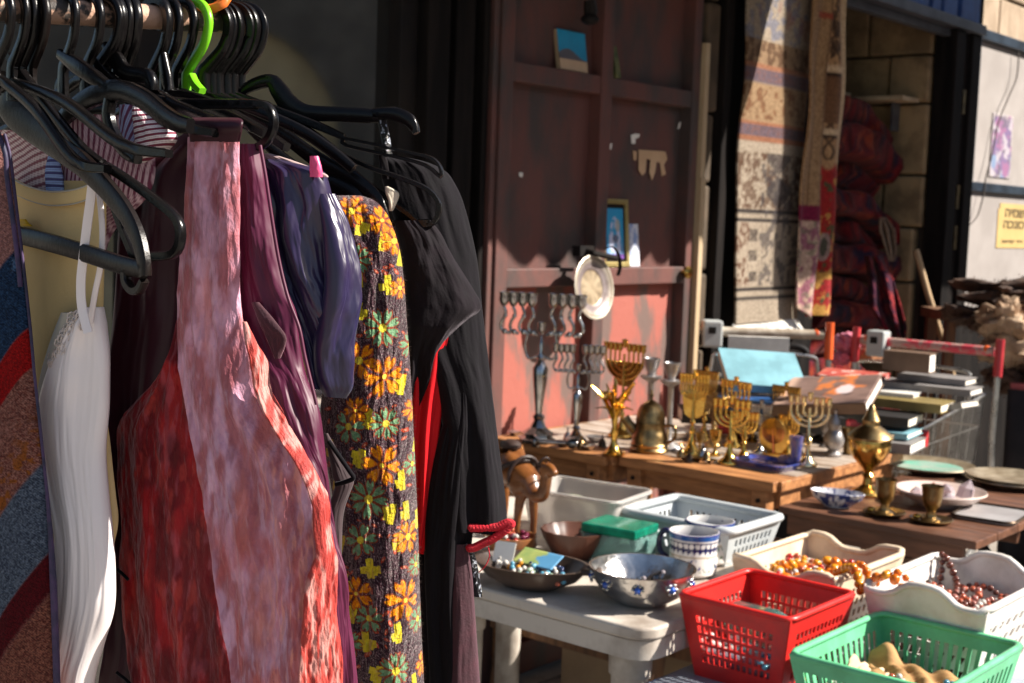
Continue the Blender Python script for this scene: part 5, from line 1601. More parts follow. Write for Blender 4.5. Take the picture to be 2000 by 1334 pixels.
# ------------------------------------------------------------------ baskets
def basket(name, label, s0, s1, o0, o1, z0, zr, taper, m, rows_front, rows_side, rimw=.010, rimh=.008, group='plastic baskets', dip=None, handle=None, yaw=0.0, rcol=None):
    """rim rectangle s0..s1 x o0..o1 at height zr; the four walls lean in to the floor and carry real openings"""
    t = thing(name, label, 'basket', W((s0 + s1) / 2, (o0 + o1) / 2, z0), WROT + yaw, group)
    H = zr - z0
    hx, hy = (o1 - o0) / 2, (s1 - s0) / 2
    bx_, by_ = hx - taper, hy - taper
    tops = [(-hx, -hy), (hx, -hy), (hx, hy), (-hx, hy)]
    bots = [(-bx_, -by_), (bx_, -by_), (bx_, by_), (-bx_, by_)]
    for w_ in range(4):
        A, B = tops[w_], tops[(w_ + 1) % 4]
        a, b = bots[w_], bots[(w_ + 1) % 4]
        rows = rows_front if w_ % 2 == 0 else rows_side

        def Pt(u_, v_):
            h = H * v_
            if dip and w_ % 2 == 0:
                h += dip * v_ ** 3 * (math.exp(-((u_ - .5) / .22) ** 4) - .3)
            x = (a[0] + (b[0] - a[0]) * u_) * (1 - v_) + (A[0] + (B[0] - A[0]) * u_) * v_
            y = (a[1] + (b[1] - a[1]) * u_) * (1 - v_) + (A[1] + (B[1] - A[1]) * u_) * v_
            return (x, y, h)
        mb = MB()
        for (v0, v1, holes) in rows:
            cuts = []
            if holes is None:
                cuts = [(i / 12, (i + 1) / 12, None) for i in range(12)]
            else:
                u0h, u1h, nh, fill, slant = holes
                cell = (u1h - u0h) / nh
                cuts.append((0, u0h, 0))
                for i in range(nh):
                    c0 = u0h + cell * i
                    cuts.append((c0, c0 + cell * (1 - fill) / 2, slant))
                    cuts.append((c0 + cell * (1 + fill) / 2, c0 + cell, slant))
                cuts.append((u1h, 1, 0))
            for c0, c1, sl in cuts:
                s_ = sl or 0
                k = len(mb.v)
                mb.add([Pt(c0, v0), Pt(c1, v0), Pt(c1 + (s_ if c1 < .999 else 0), v1), Pt(c0 + (s_ if c0 > .001 else 0), v1)], [(0, 1, 2, 3)])
        mb.build('side_wall', m, t, 0, solid=.0028)
    MB().bx(-bx_, bx_, -by_, by_, 0, .003).build('floor', m, t, 0)
    rim_pts = []
    for w_ in range(4):
        A, B = tops[w_], tops[(w_ + 1) % 4]
        for i in range(16):
            u_ = i / 16
            h = H
            if dip and w_ % 2 == 0:
                h += dip * (math.exp(-((u_ - .5) / .22) ** 4) - .3)
            x, y = A[0] + (B[0] - A[0]) * u_, A[1] + (B[1] - A[1]) * u_
            # rounded corners
            rr = .018
            dx, dy = max(0, abs(x) - (hx - rr)), max(0, abs(y) - (hy - rr))
            if dx > 0 and dy > 0:
                l_ = max(hypot(dx, dy), 1e-6)
                k = rr / l_ if l_ > rr else 1
                x = math.copysign(hx - rr + dx * k, x)
                y = math.copysign(hy - rr + dy * k, y)
            rim_pts.append((x, y, h))
    MB().tube(rim_pts, rimw / 2 + .002, 8, closed=True, flat=.8).build('rim', m, t, 60)
    return t


m_redp = mat('red_plastic', (0.70, 0.022, 0.018), (0.52, 0.022, 0.02), rough=.34, nscale=18, detail=9, bump=.03, bscale=160, spec=.5)
m_greenp = mat('green_plastic', (0.15, 0.56, 0.29), (0.12, 0.44, 0.22), rough=.36, nscale=18, detail=9, bump=.03, bscale=160)
m_whitep = mat('white_plastic', (0.74, 0.70, 0.66), (0.56, 0.51, 0.46), rough=.38, nscale=16, detail=9, ramp=(.3, .55), bump=.03, bscale=160)
m_creamp = mat('cream_plastic', (0.68, 0.54, 0.39), (0.50, 0.38, 0.26), rough=.40, nscale=16, detail=9, ramp=(.3, .55))
m_greyp = mat('grey_blue_plastic', (0.50, 0.53, 0.54), (0.40, 0.43, 0.45), rough=.35, nscale=6)


def grid_rows(v0, v1, nv, nh, fill, u0=.12, u1=.88, vfill=.7, slant=0.0):
    rows = [(0, v0, None)]
    ch = (v1 - v0) / nv
    for k in range(nv):
        a = v0 + ch * k
        rows.append((a, a + ch * (1 - vfill) / 2, None))
        rows.append((a + ch * (1 - vfill) / 2, a + ch * (1 + vfill) / 2, (u0, u1, nh, fill, slant)))
        rows.append((a + ch * (1 + vfill) / 2, a + ch, None))
    rows.append((v1, 1, None))
    return rows


R_red = [-.905, -.655, 1.262, 1.490]
red = basket('red_basket', 'bright red plastic basket with square holes holding a glass bottle', *R_red, ZL, .765, .026, m_redp, grid_rows(.18, .80, 5, 12, .66), grid_rows(.18, .80, 5, 12, .66))
green = basket('green_basket', 'green slotted plastic basket nearest the camera at the bottom edge', -.985, -.64, 1.535, 1.800, ZL, .735, .024, m_greenp, grid_rows(.14, .80, 1, 13, .55, .06, .94, .96), grid_rows(.14, .80, 1, 14, .5, .06, .94, .96))
white = basket('white_basket', 'white plastic basket with slanted slots full of red brown beads', -.640, -.30, 1.50, 1.735, ZL, .782, .028, m_whitep, grid_rows(.12, .62, 3, 8, .45, .12, .88, .55, .03) , grid_rows(.12, .80, 4, 8, .6, .08, .92, .5, .05), dip=.028, rimw=.012)
cream = basket('cream_basket', 'cream plastic basket of orange and red beads behind the red basket', -.59, -.27, 1.185, 1.415, ZL, .762, .028, m_creamp, grid_rows(.14, .62, 3, 12, .5, .12, .88, .6), grid_rows(.14, .80, 4, 10, .5, .1, .9, .6), dip=-.024, rimw=.012)
grey = basket('grey_basket', 'pale grey blue plastic basket at the back of the plastic table', -.54, -.315, .865, 1.145, ZP, .802, .020, m_greyp, grid_rows(.2, .75, 2, 12, .5), grid_rows(.2, .75, 2, 9, .5), rimw=.02)


# ------------------------------------------------------------------ what lies in the baskets: bead strings, bottle, scraps
def bead_mat(name, c, tr=0.0):
    return mat(name, c, tuple(.6 * x for x in c), rough=.14, nscale=60, trans=tr, coat=.3)


mb_amber = bead_mat('amber_bead', (0.72, 0.17, 0.008))
mb_honey = bead_mat('honey_bead', (0.76, 0.30, 0.015))
mb_red = bead_mat('red_bead', (0.50, 0.02, 0.02))
mb_coral = bead_mat('coral_bead', (0.52, 0.12, 0.06))
mb_brown = bead_mat('brown_bead', (0.15, 0.045, 0.03))
mb_rose = bead_mat('rose_bead', (0.42, 0.16, 0.13))
mb_white = bead_mat('white_bead', (0.72, 0.68, 0.62))
mb_turq = bead_mat('turquoise_bead', (0.12, 0.36, 0.50))
BALL = {}


def bead_src(m, seg=10):
    if m.name not in BALL:
        BALL[m.name] = mesh_of(MB().ball((0, 0, 0), 1.0, seg, 7), 'bead', m, 60)
    return BALL[m.name]


def beads(label, pts, r, mats, group=None, closed=True, var=.2, sc=(1, 1, 1), name='bead_necklace'):
    """a string of beads along a path; every bead is a piece"""
    pts = [Vector(p) for p in pts]
    if closed:
        pts = pts + [pts[0]]
    c = pts[0].copy()
    t = thing(name, label, 'necklace', c, 0, group)
    ln = [0]
    for a, b in zip(pts[:-1], pts[1:]):
        ln.append(ln[-1] + (b - a).length)
    n_ = max(3, int(ln[-1] / (r * 2.02)))
    j = 0
    for i in range(n_):
        s_ = ln[-1] * i / n_
        while ln[j + 1] < s_:
            j += 1
        k = (s_ - ln[j]) / max(1e-9, ln[j + 1] - ln[j])
        p = pts[j].lerp(pts[j + 1], k) - c
        q = r * random.uniform(1 - var, 1 + var * .3)
        inst(bead_src(random.choice(mats)), 'bead', t, p, (random.random(), random.random(), random.random()), (q * sc[0], q * sc[1], q * sc[2]))
    cord_ = MB().tube([p - c for p in (pts if not closed else pts[:-1])], r * .14, 5, closed=closed).build('string', m_cord, t, 60)
    return t


def squiggle(s_, o_, z_, rs, ro, n=16, wob=.25, zw=.008, seed=0):
    rnd = random.Random(seed)
    ph = rnd.random() * 6
    out = []
    for i in range(n):
        a = 2 * pi * i / n
        k = 1 + wob * sin(2 * a + ph) + wob * .6 * sin(3 * a + 2 * ph)
        out.append(W(s_ + rs * k * cos(a), o_ + ro * k * sin(a), z_ + zw * sin(3 * a + ph)))
    return out


G_c = 'bead strings in the cream basket'
fill = MB().bx(-.082, .082, -.125, .125, .004, .085)
fl_ = fill.build('cloth_filling', mat('dull_red_cloth', (.24, .07, .04), (.12, .04, .03), rough=.9, nscale=12), None, 0, bevel=.01)
fl_.location, fl_.rotation_euler = cream.location, (0, 0, WROT)
tag(fl_, 'dull red cloth lying under the beads in the cream basket', 'cloth')
zc = ZL + .112
beads('string of chunky amber beads across the middle of the cream basket', squiggle(-.45, 1.29, zc + .008, .06, .045, seed=1), .0125, [mb_amber, mb_honey], G_c, sc=(1.3, 1, .9))
beads('string of red beads at the back of the cream basket', squiggle(-.37, 1.27, zc, .05, .06, seed=2), .0085, [mb_red, mb_coral], G_c)
beads('string of yellow beads in the left corner of the cream basket', squiggle(-.44, 1.235, zc + .002, .05, .018, seed=3), .009, [mb_honey], G_c)
beads('string of mixed coral, red and white beads at the front of the cream basket', squiggle(-.49, 1.30, zc + .004, .035, .06, seed=4), .0075, [mb_coral, mb_red, mb_white, mb_brown], G_c)
beads('string of orange beads at the right of the cream basket', squiggle(-.46, 1.36, zc + .006, .05, .025, seed=5), .010, [mb_amber], G_c)
# amber strand that hangs over from the cream to the white basket
pa = [onwall(0, 0, 0)] and [tuple(v) for v in spline([tuple(W(-.50, 1.375, .755)), tuple(W(-.54, 1.425, .782)), tuple(W(-.575, 1.455, .775)), tuple(W(-.60, 1.475, .755)), tuple(W(-.615, 1.50, .785)), tuple(W(-.61, 1.535, .80)), tuple(W(-.59, 1.565, .765))], 4)]
beads('bright amber strand slung over the rims of the cream and white baskets', pa, .0095, [mb_amber, mb_honey], 'amber strands between two baskets', closed=False, sc=(1, 1, 1.1))
pb_ = [tuple(Vector(p) + .022 * U + Vector((0, 0, .003)) + .01 * N) for p in pa]
beads('second amber strand lying just behind the bright one on the basket rims', pb_, .0088, [mb_amber], 'amber strands between two baskets', closed=False)

G_w = 'bead strings in the white basket'
fl_ = MB().bx(-.085, .085, -.13, .13, .004, .085).build('cloth_filling', mat('dark_brown_cloth', (.08, .03, .02), (.04, .018, .014), rough=.9), None, 0, bevel=.01)
fl_.location, fl_.rotation_euler = white.location, (0, 0, WROT)
tag(fl_, 'dark brown cloth lying under the beads in the white basket', 'cloth')
zw_ = ZL + .104
for i, (ds, do, rs, ro, r, ms, lab) in enumerate(((-.06, .02, .05, .05, .0075, [mb_rose, mb_coral, mb_brown], 'tangled rose brown bead string at the front of the white basket'), (.03, .05, .06, .04, .0070, [mb_brown, mb_rose], 'dark brown bead string at the back right of the white basket'), (.05, -.04, .05, .04, .0080, [mb_rose, mb_coral], 'rosy bead string in the middle of the white basket'), (-.08, -.04, .045, .045, .0085, [mb_amber, mb_coral], 'orange and coral bead string at the left front of the white basket'), (.0, .06, .09, .03, .0065, [mb_rose, mb_white], 'pinkish bead string along the right side of the white basket'), (.09, .01, .04, .06, .0070, [mb_brown, mb_coral], 'brown bead string at the far end of the white basket'), (-.02, .0, .08, .06, .0072, [mb_brown, mb_rose, mb_coral], 'topmost brown and rose bead string in the white basket'))):
    beads(lab, squiggle(-.47 + ds, 1.617 + do, zw_ + .008 + .006 * (i % 3), rs, ro, seed=20 + i), r, ms, G_w)
pk = [tuple(v) for v in spline([tuple(W(-.36, 1.53, zw_)), tuple(W(-.335, 1.525, zw_ + .05)), tuple(W(-.325, 1.52, zw_ + .075)), tuple(W(-.345, 1.56, zw_ + .03)), tuple(W(-.40, 1.58, zw_ + .01))], 4)]
beads('black and brown bead string hung over the back left corner of the white basket', pk, .008, [mb_brown], G_w, closed=False)

# wooden bowl, dark dish
zb = ZP + .038
c0 = Vector(so(wbl.location))
beads('purple red bead bracelet at the right of the orange wooden bowl', squiggle(c0[0] + .005, c0[1] + .018, zb, .024, .020, seed=40), .0062, [bead_mat('wine_bead', (.16, .015, .045))], 'bracelets in the wooden bowl')
beads('coral bead bracelet at the left of the orange wooden bowl', squiggle(c0[0] - .004, c0[1] - .015, zb + .004, .022, .018, seed=41), .0058, [mb_coral], 'bracelets in the wooden bowl')
beads('white and red bead bracelet at the front of the orange wooden bowl', squiggle(c0[0] - .018, c0[1] + .004, zb + .002, .014, .022, seed=42), .0055, [mb_white, mb_red], 'bracelets in the wooden bowl')
c0 = Vector(so(dd_.location))
for i, (ds, do, rs, ro, r, ms, lab) in enumerate(((.01, -.03, .03, .035, .0055, [mb_turq, mb_white], 'turquoise and white bracelet in the dark wooden dish'), (-.01, .03, .03, .04, .0055, [bead_mat('mint_bead', (.34, .46, .34)), mb_white], 'mint green bracelet in the middle of the dark wooden dish'), (-.02, .07, .018, .02, .0065, [mb_coral, mb_turq], 'coral and turquoise bracelet at the right of the dark wooden dish'), (.03, .0, .02, .05, .005, [bead_mat('navy_bead', (.02, .04, .12))], 'dark blue bracelet at the back of the dark wooden dish'), (.0, -.06, .02, .02, .0055, [mb_honey, mb_white], 'yellow and white bracelet at the left of the dark wooden dish'))):
    beads(lab, squiggle(c0[0] + ds, c0[1] + do, ZP + .034, rs, ro, seed=50 + i), r, ms, 'bracelets in the dark wooden dish')
cpap = thing('price_card', 'pale blank card standing in the dark wooden dish', 'card', W(c0[0] + .0, c0[1] - .075, ZP + .035), WROT + .3, rx=radians(-25))
MB().bx(-.022, .022, -.001, .001, 0, .042).build('sheet', m_china, cpap, 0)
pcd = thing('picture_card', 'small painted landscape card lying in the dark wooden dish', 'card', W(c0[0] + .03, c0[1] - .01, ZP + .048), WROT, rx=radians(28))
plane_paint('sheet', Matrix.Translation((-.05, -.02, 0)), .10, .045, 30, 16, lambda u_, v_: mixc(mixc(L(190, 190, 110), L(110, 150, 90), fbm(u_ * 6, v_ * 4, 3)), L(90, 150, 190), u_ > .55 + .1 * np.sin(v_ * 9)), m_paint, pcd)

# bottle and loose things in the red basket
bo = thing('glass_bottle', 'pale green glass bottle lying in the red basket', 'bottle', red.location + Vector((.0, .0, .088)), WROT - .25, rx=pi / 2)
bo.rotation_euler = (0, pi / 2 - .06, WROT - .25)
MB().lathe([(0, -.085), (.030, -.083), (.036, -.075), (.037, .02), (.030, .045), (.014, .062), (.012, .090), (.015, .092), (.015, .098), (.011, .098)], 28).build('body', mat('sea_green_glass', (0.35, 0.62, 0.56), (0.28, 0.52, 0.47), rough=.06, trans=.85, ior=1.3), bo)
fl_ = MB().bx(-.08, .08, -.095, .095, .004, .050).build('cloth_filling', mat('grey_rag', (.20, .19, .22), (.07, .07, .10), rough=.9, nscale=16), None, 0, bevel=.01)
fl_.location, fl_.rotation_euler = red.location, (0, 0, WROT)
tag(fl_, 'grey rag spread under the bottle in the red basket', 'cloth')
for i, (ds, do, c, lab) in enumerate(((-.07, .06, mb_turq, 'blue bead bracelet in the right front corner of the red basket'), (.04, .07, mb_brown, 'dark bead bracelet at the right of the red basket'), (-.07, -.06, mb_white, 'white bead bracelet in the left front corner of the red basket'), (.07, -.03, mb_amber, 'amber bracelet at the back of the red basket'))):
    beads(lab, squiggle(-.78 + ds, 1.376 + do, ZL + .060, .03, .025, seed=60 + i), .007, [c], 'bracelets in the red basket')

# green basket: folded tan cloth, paper, straw
m_tan = mat('tan_scarf', (0.44, 0.25, 0.10), (0.30, 0.16, 0.06), rough=.8, nscale=10, stretch=(1, 9, 1))
gx = green.location


def rag(label, hx, hy, h, off, m, seed, peak=None, yaw=0.0):
    nu, nv = 40, 40
    V = []
    for j in range(nv):
        for i in range(nu):
            a, b = i / (nu - 1) * 2 - 1, j / (nv - 1) * 2 - 1
            z_ = h * (.4 + .6 * float(fbm(a * 2.5 + seed, b * 2.5, seed))) * (1 - .6 * max(abs(a), abs(b)) ** 6) + .006 * sin(a * 14 + b * 5 + seed)
            if peak:
                z_ += peak[2] * math.exp(-((a - peak[0]) ** 2 + (b - peak[1]) ** 2) * 9)
            V.append((a * hx * (1 + .1 * sin(b * 4)), b * hy * (1 + .1 * sin(a * 5)), z_))
    f = [(j * nu + i, j * nu + i + 1, (j + 1) * nu + i + 1, (j + 1) * nu + i) for j in range(nv - 1) for i in range(nu - 1)]
    me = bpy.data.meshes.new('scarf')
    me.from_pydata(V, [], f)
    o = link('scarf', me, m, None, 60, solid=.003)
    o.location = gx + Vector(off)
    o.rotation_euler = (0, 0, WROT + yaw)
    return tag(o, label, 'scarf', 'scarves in the green basket')


rag('crumpled tan scarf lying along the back of the green basket', .112, .055, .030, .06 * U + .015 * N + Vector((0, 0, .040)), m_tan, 3, (-.95, .6, .035))
rag('creamy pale paper peeking up at the left of the green basket', .035, .10, .035, -.075 * N - .03 * U + Vector((0, 0, .030)), mat('cream_scarf', (.62, .48, .32), (.50, .37, .23), rough=.85), 8, (-.5, .2, .03))
rag('grey dark scarf at the right front of the green basket', .10, .09, .022, .01 * N - .05 * U + Vector((0, 0, .030)), mat('grey_scarf', (.14, .13, .12), (.36, .32, .26), rough=.85, nscale=30, ramp=(.5, .6)), 12)
BRK = ('at the left front of the green basket', 'behind the left front corner of the green basket', 'in the very middle of the green basket', 'right of the middle of the green basket', 'near the right wall of the green basket', 'at the right front corner of the green basket', 'by the tan scarf in the green basket', 'by the front wall of the green basket')
for i, wh in enumerate(BRK):
    t = thing('bangle', 'thin ' + ('brass', 'silver', 'dark bronze', 'copper')[i % 4] + ' bangle ' + wh, 'bangle', gx + Vector((0, 0, .062 + .003 * (i % 3))) + U * (-.11 + .028 * (i % 4)) + N * (-.085 + .026 * i), 0, 'bangles in the green basket', random.uniform(-.5, .5), random.uniform(-.5, .5))
    MB().tube([(.026 * cos(q), .026 * sin(q), 0) for q in np.linspace(0, 2 * pi, 24, endpoint=False)], .0022 + .0006 * (i % 3), 6, closed=True).build('band', (m_gold, m_silver, m_bronze, m_brass)[i % 4], t)
for i, (ds, do, ms, lab) in enumerate(((-.05, -.01, [mb_coral, mb_white, mb_turq], 'mixed coral, white and blue bracelet in the middle of the green basket'), (-.09, .05, [mb_white, mb_brown], 'white and brown bracelet at the front right of the green basket'), (-.02, .06, [mb_turq, mb_honey], 'blue and honey bracelet at the right of the green basket'), (-.10, -.06, [mb_white, mb_amber], 'white and amber bracelet at the front left of the green basket'))):
    beads(lab, squiggle(-.8125 + ds, 1.6675 + do, ZL + .066, .034, .030, seed=80 + i), .0066, ms, 'bracelets in the green basket')

# ------------------------------------------------------------------ the clothes rack at the left
m_rust = mat('rusty_rack_paint', (0.50, 0.30, 0.21), (0.045, 0.035, 0.03), rough=.6, nscale=34, ramp=(.46, .52), detail=4, bump=.3, bscale=60)
m_hanger = mat('black_hanger_plastic', (0.0035, 0.003, 0.0035), (0.006, 0.005, 0.005), rough=.24, nscale=30, bump=.06, bscale=180, spec=.28)
m_hanger_b = mat('brown_black_hanger_plastic', (0.010, 0.0065, 0.0055), (0.007, 0.0045, 0.004), rough=.33, nscale=40, bump=.08, bscale=200, spec=.28)
m_lime = mat('lime_hanger_plastic', (0.22, 0.66, 0.02), (0.18, 0.58, 0.015), rough=.25, trans=.15)
m_orange = mat('orange_ribbon', (0.85, 0.20, 0.03), (0.7, 0.15, 0.02), rough=.5)
BA, BB = at(0, 16, 1.20), at(485, 44, 1.345)
BDIR = (BB - BA).normalized()
rack = thing('clothes_rack', 'rusty clothes rack bar packed with black plastic hangers', 'rack', (BA.x - .35, BA.y - .2, 0))
MB().tube([BA - BDIR * .60 - rack.location, BB + BDIR * .012 - rack.location], .0115, 14).build('bar', m_rust, rack, 60)
pL = BA - BDIR * .58
MB().tube([Vector((pL.x, pL.y, 0)) - rack.location, pL - rack.location + Vector((0, 0, .0))], .014, 12).build('post', m_rust, rack, 60)
pB = BB + BDIR * .012
MB().tube([Vector((pL.x, pL.y - .3, .02)) - rack.location, Vector((pL.x, pL.y + .45, .02)) - rack.location], .014, 10).build('foot', m_rust, rack, 60)
MB().tube([Vector((pL.x, pL.y, .12)) - rack.location, Vector((pB.x, pB.y, .12)) - rack.location, Vector((pB.x, pB.y, .02)) - rack.location], .012, 10).build('lower_bar', m_rust, rack, 60)


def pixof(p):
    q = CM.transposed() @ (Vector(p) - CAM)
    return 1000 + F_PX * q.x / -q.z, 667 - F_PX * q.y / -q.z, -q.z


def barpt(px):
    lo, hi = -.6, .4
    for _ in range(40):
        m_ = (lo + hi) / 2
        if pixof(BA + BDIR * m_)[0] < px:
            lo = m_
        else:
            hi = m_
    return BA + BDIR * lo


def hanger(label, px, tip, strips, m=None, neck=True, mirror=True, hook_h=.074, left=None, hookr=1.0, lean=0.0, loops=(), yaw=38):
    """hook round the bar, then moulded arms traced in the hanger's own vertical plane"""
    m = m or m_hanger
    B = barpt(px)
    rnd = random.Random(px)
    yaw += rnd.uniform(-9, 9) if px < 390 else -26 + rnd.uniform(-4, 4)
    hook_h += rnd.uniform(-.003, .008)
    hookr *= rnd.uniform(.88, 1.14)
    thk = rnd.choice((.0062, .0078, .0092))
    h = Vector((cos(radians(yaw)), -sin(radians(yaw)), 0))
    nr = h.cross(Vector((0, 0, 1)))
    t = thing('hanger', label, 'hanger', B, 0, 'plastic hangers on the rack')

    def onpl(x, y):
        r = ray(x, y)
        return CAM + r * ((B - CAM).dot(nr) / r.dot(nr)) - B
    hk = [(0, -hook_h), (0, -.052), (.006, -.043), (.020, -.026), (.0255, -.006), (.020, .009), (.006, .0155), (-.010, .0125), (-.020, .002), (-.0225, -.010)]
    pts = [h * (a * hookr + lean * (-z_) ) + Vector((0, 0, z_)) for a, z_ in [tuple(q) for q in spline(hk, 5)]]
    n_ = len(pts)
    MB().strip(pts, [.0150 - .0060 * min(1, i / (n_ * .4)) for i in range(n_)], thk, nr).build('hook', m, t, 50)
    for path, wpx in strips:
        sp = spline(path, 5)
        P = [onpl(x, y) for x, y in sp]
        if isinstance(wpx, (list, tuple)):
            ws = [float(np.interp(i / (len(P) - 1), np.linspace(0, 1, len(wpx)), wpx)) for i in range(len(P))]
        else:
            ws = [wpx] * len(P)
        ws = [w * (pixof(p + B)[2]) / F_PX / max(.45, abs(h.x)) ** .6 for w, p in zip(ws, P)]
        MB().strip(P, ws, .0075, nr).build('arm', m, t, 50)
        if mirror:
            Q = [p - 2 * h * p.dot(h) for p in P]
            MB().strip(Q, ws, .0075, nr).build('arm', m, t, 50)
    for path, wpx in loops:
        P = [onpl(x, y) for x, y in path]
        MB().strip(P, wpx * 1.1 / F_PX, .0075, nr, closed=True).build('slot_loop', m, t, 50)
    return t


def rloop(pts, n=3):
    sp = spline(list(pts) + [pts[0]], n)
    return [tuple(p) for p in sp[:-1]]


hanger('dark brown hanger nearest the camera with a heavy curved arm and a notch hook', 62, (292, 540, 1.03),
       [([(14, 150), (8, 190), (30, 222), (75, 258), (120, 290), (158, 318)], [44, 48, 52, 46, 42, 40]),
        ([(158, 318), (205, 365), (245, 415), (268, 460), (280, 505), (284, 540)], [40, 36, 34, 32, 28, 20]),
        ([(20, 455), (90, 472), (160, 492), (230, 515), (282, 528)], [26, 28, 28, 28, 26]),
        ([(246, 520), (247, 548), (258, 566), (272, 566), (282, 548)], [16, 15, 14, 13, 10])], m_hanger_b, mirror=False, hookr=1.0)
hanger('black hanger with a long slotted arm right behind the nearest one', 40, (358, 470, 1.06),
       [([(20, 110), (60, 165), (110, 230), (160, 290), (200, 322)], [16, 17, 18, 18, 18])], mirror=False,
       loops=[(rloop([(196, 318), (240, 345), (300, 388), (346, 428), (352, 470), (338, 496), (300, 500), (262, 498)]), 18)])
hanger('black hanger with a wide arched shoulder in front of the striped shirts', 124, (478, 250, 1.10),
       [([(118, 105), (150, 128), (190, 155), (218, 172)], [16, 26, 24, 12]), ([(122, 232), (160, 200), (205, 180), (245, 178), (288, 198), (322, 226), (352, 242), (372, 246)], [26, 32, 34, 32, 32, 32, 28, 24]),
        ([(216, 195), (212, 225), (222, 262), (246, 296), (270, 312)], [26, 26, 24, 22, 14])], mirror=False)
hanger('black hanger with a flat panel shoulder behind the arched one', 205, (300, 185, 1.2),
       [([(205, 90), (228, 118), (248, 142), (290, 150), (297, 178)], [18, 30, 26, 26, 20])], mirror=True)
hanger('black trouser hanger whose long loop carries the velvet waistcoat', 190, (538, 250, 1.085),
       [([(190, 120), (225, 160), (290, 190), (345, 200)], [16, 18, 18, 18]), ([(342, 205), (420, 205), (500, 205)], 17)], mirror=False,
       loops=[(rloop([(345, 200), (430, 201), (500, 202), (526, 210), (535, 240), (524, 272), (496, 292), (470, 300)]), 17)])
for i, (px, tip, lab) in enumerate(((228, (330, 215, 1.17), 'black hanger third behind the arched one with a thin slot arm'), (243, (420, 235, 1.17), 'black hanger with a clip hook squeezed beside the rusty patch of the bar'), (168, (420, 260, 1.12), 'black hanger of the pale striped shirt'), (24, (330, 300, 1.09), 'black hanger of the yellow cotton top'), (-10, (210, 330, 1.0), 'black hanger of the tapestry waistcoat at the left edge'))):
    hanger(lab, px, tip, [([(px + 4, 150 + (i % 2) * 10), (px + (tip[0] - px) * .35, 178 + 8 * i), (px + (tip[0] - px) * .7, tip[1] - 18), (tip[0], tip[1])], [15, 20, 20, 14])], mirror=True)
hanger('black hanger with ribbed clip hanging in the gap by the lime green one', 300, (470, 240, 1.18), [([(318, 105), (325, 150), (332, 180)], [16, 24, 12]), ([(300, 185), (340, 183), (380, 188), (430, 205)], [12, 14, 14, 12])], mirror=False)
hanger('black hanger just left of the lime green one', 322, (520, 262, 1.18), [([(335, 180), (400, 205), (460, 232), (520, 262)], [16, 18, 18, 14])], mirror=True)
hanger('black hanger touching the left side of the lime green hook', 345, (560, 288, 1.18), [([(358, 182), (430, 212), (500, 250), (560, 288)], [16, 18, 18, 14])], mirror=True)
hanger('lime green plastic hanger between the black ones', 364, (560, 300, 1.2), [([(352, 150), (343, 168), (330, 182)], [14, 14, 10])], m_lime, mirror=True, hookr=1.3)
hanger('black hanger right behind the lime green one', 398, (690, 302, 1.19), [([(400, 186), (470, 205), (545, 235), (600, 262), (652, 298), (690, 330)], [16, 20, 22, 22, 22, 20])], mirror=True)
hanger('black hanger with a long curved arm ending over the flowered knit', 425, (757, 440, 1.165), [([(430, 186), (500, 228), (560, 268), (620, 312), (690, 352), (735, 392), (757, 440)], [16, 22, 26, 30, 34, 30, 16])], mirror=True)
hanger('black hanger with a blunt rounded end poking over the flowered knit', 412, (722, 468, 1.15), [([(425, 190), (500, 262), (570, 322), (630, 352), (680, 378), (706, 412), (718, 468)], [14, 18, 22, 28, 38, 38, 30])], mirror=True)
hanger('black slotted hanger with the black dress', 442, (858, 420, 1.20), [([(448, 188), (510, 215), (565, 240), (610, 262), (655, 296)], [16, 20, 20, 18, 16]), ([(770, 438), (800, 436), (838, 434)], 13)], mirror=False,
       loops=[(rloop([(650, 292), (720, 326), (790, 350), (838, 372), (858, 400), (850, 432), (825, 440), (800, 420), (740, 375), (690, 335)]), 12)])
hanger('black hanger with a thin double slot arm at the back right', 455, (862, 330, 1.30), [([(460, 185), (540, 215), (620, 245), (672, 268)], [14, 16, 16, 12])], mirror=False,
       loops=[(rloop([(672, 270), (740, 284), (800, 298), (842, 308), (860, 326), (860, 345), (830, 322), (760, 303), (676, 284)]), 8)])
hanger('last black hanger with a humped shoulder and a drooping end against the dark window', 468, (818, 262, 1.26), [([(462, 188), (490, 168), (528, 158), (546, 178), (566, 205), (600, 220), (660, 223), (715, 226), (742, 228)], [14, 22, 26, 34, 38, 30, 28, 28, 22]), ([(730, 222), (770, 222), (800, 236), (814, 260)], [20, 26, 26, 12])], mirror=True)
# orange ribbon knotted on the hooks, lime and clip details
ob = MB()
c = barpt(412) + Vector((0, -.01, .018))
for k in range(3):
    ob.tube([tuple(c + Vector((.012 * cos(a) * (1 + .3 * k), .006 * sin(a * 2) - .004 * k, .010 * sin(a)))) for a in np.linspace(0, 2 * pi, 14, endpoint=False)], .0045, 6, closed=True)
tag(ob.build('orange_ribbon', m_orange, None, 60), 'orange ribbon knotted over the hooks at the top of the rack', 'ribbon')


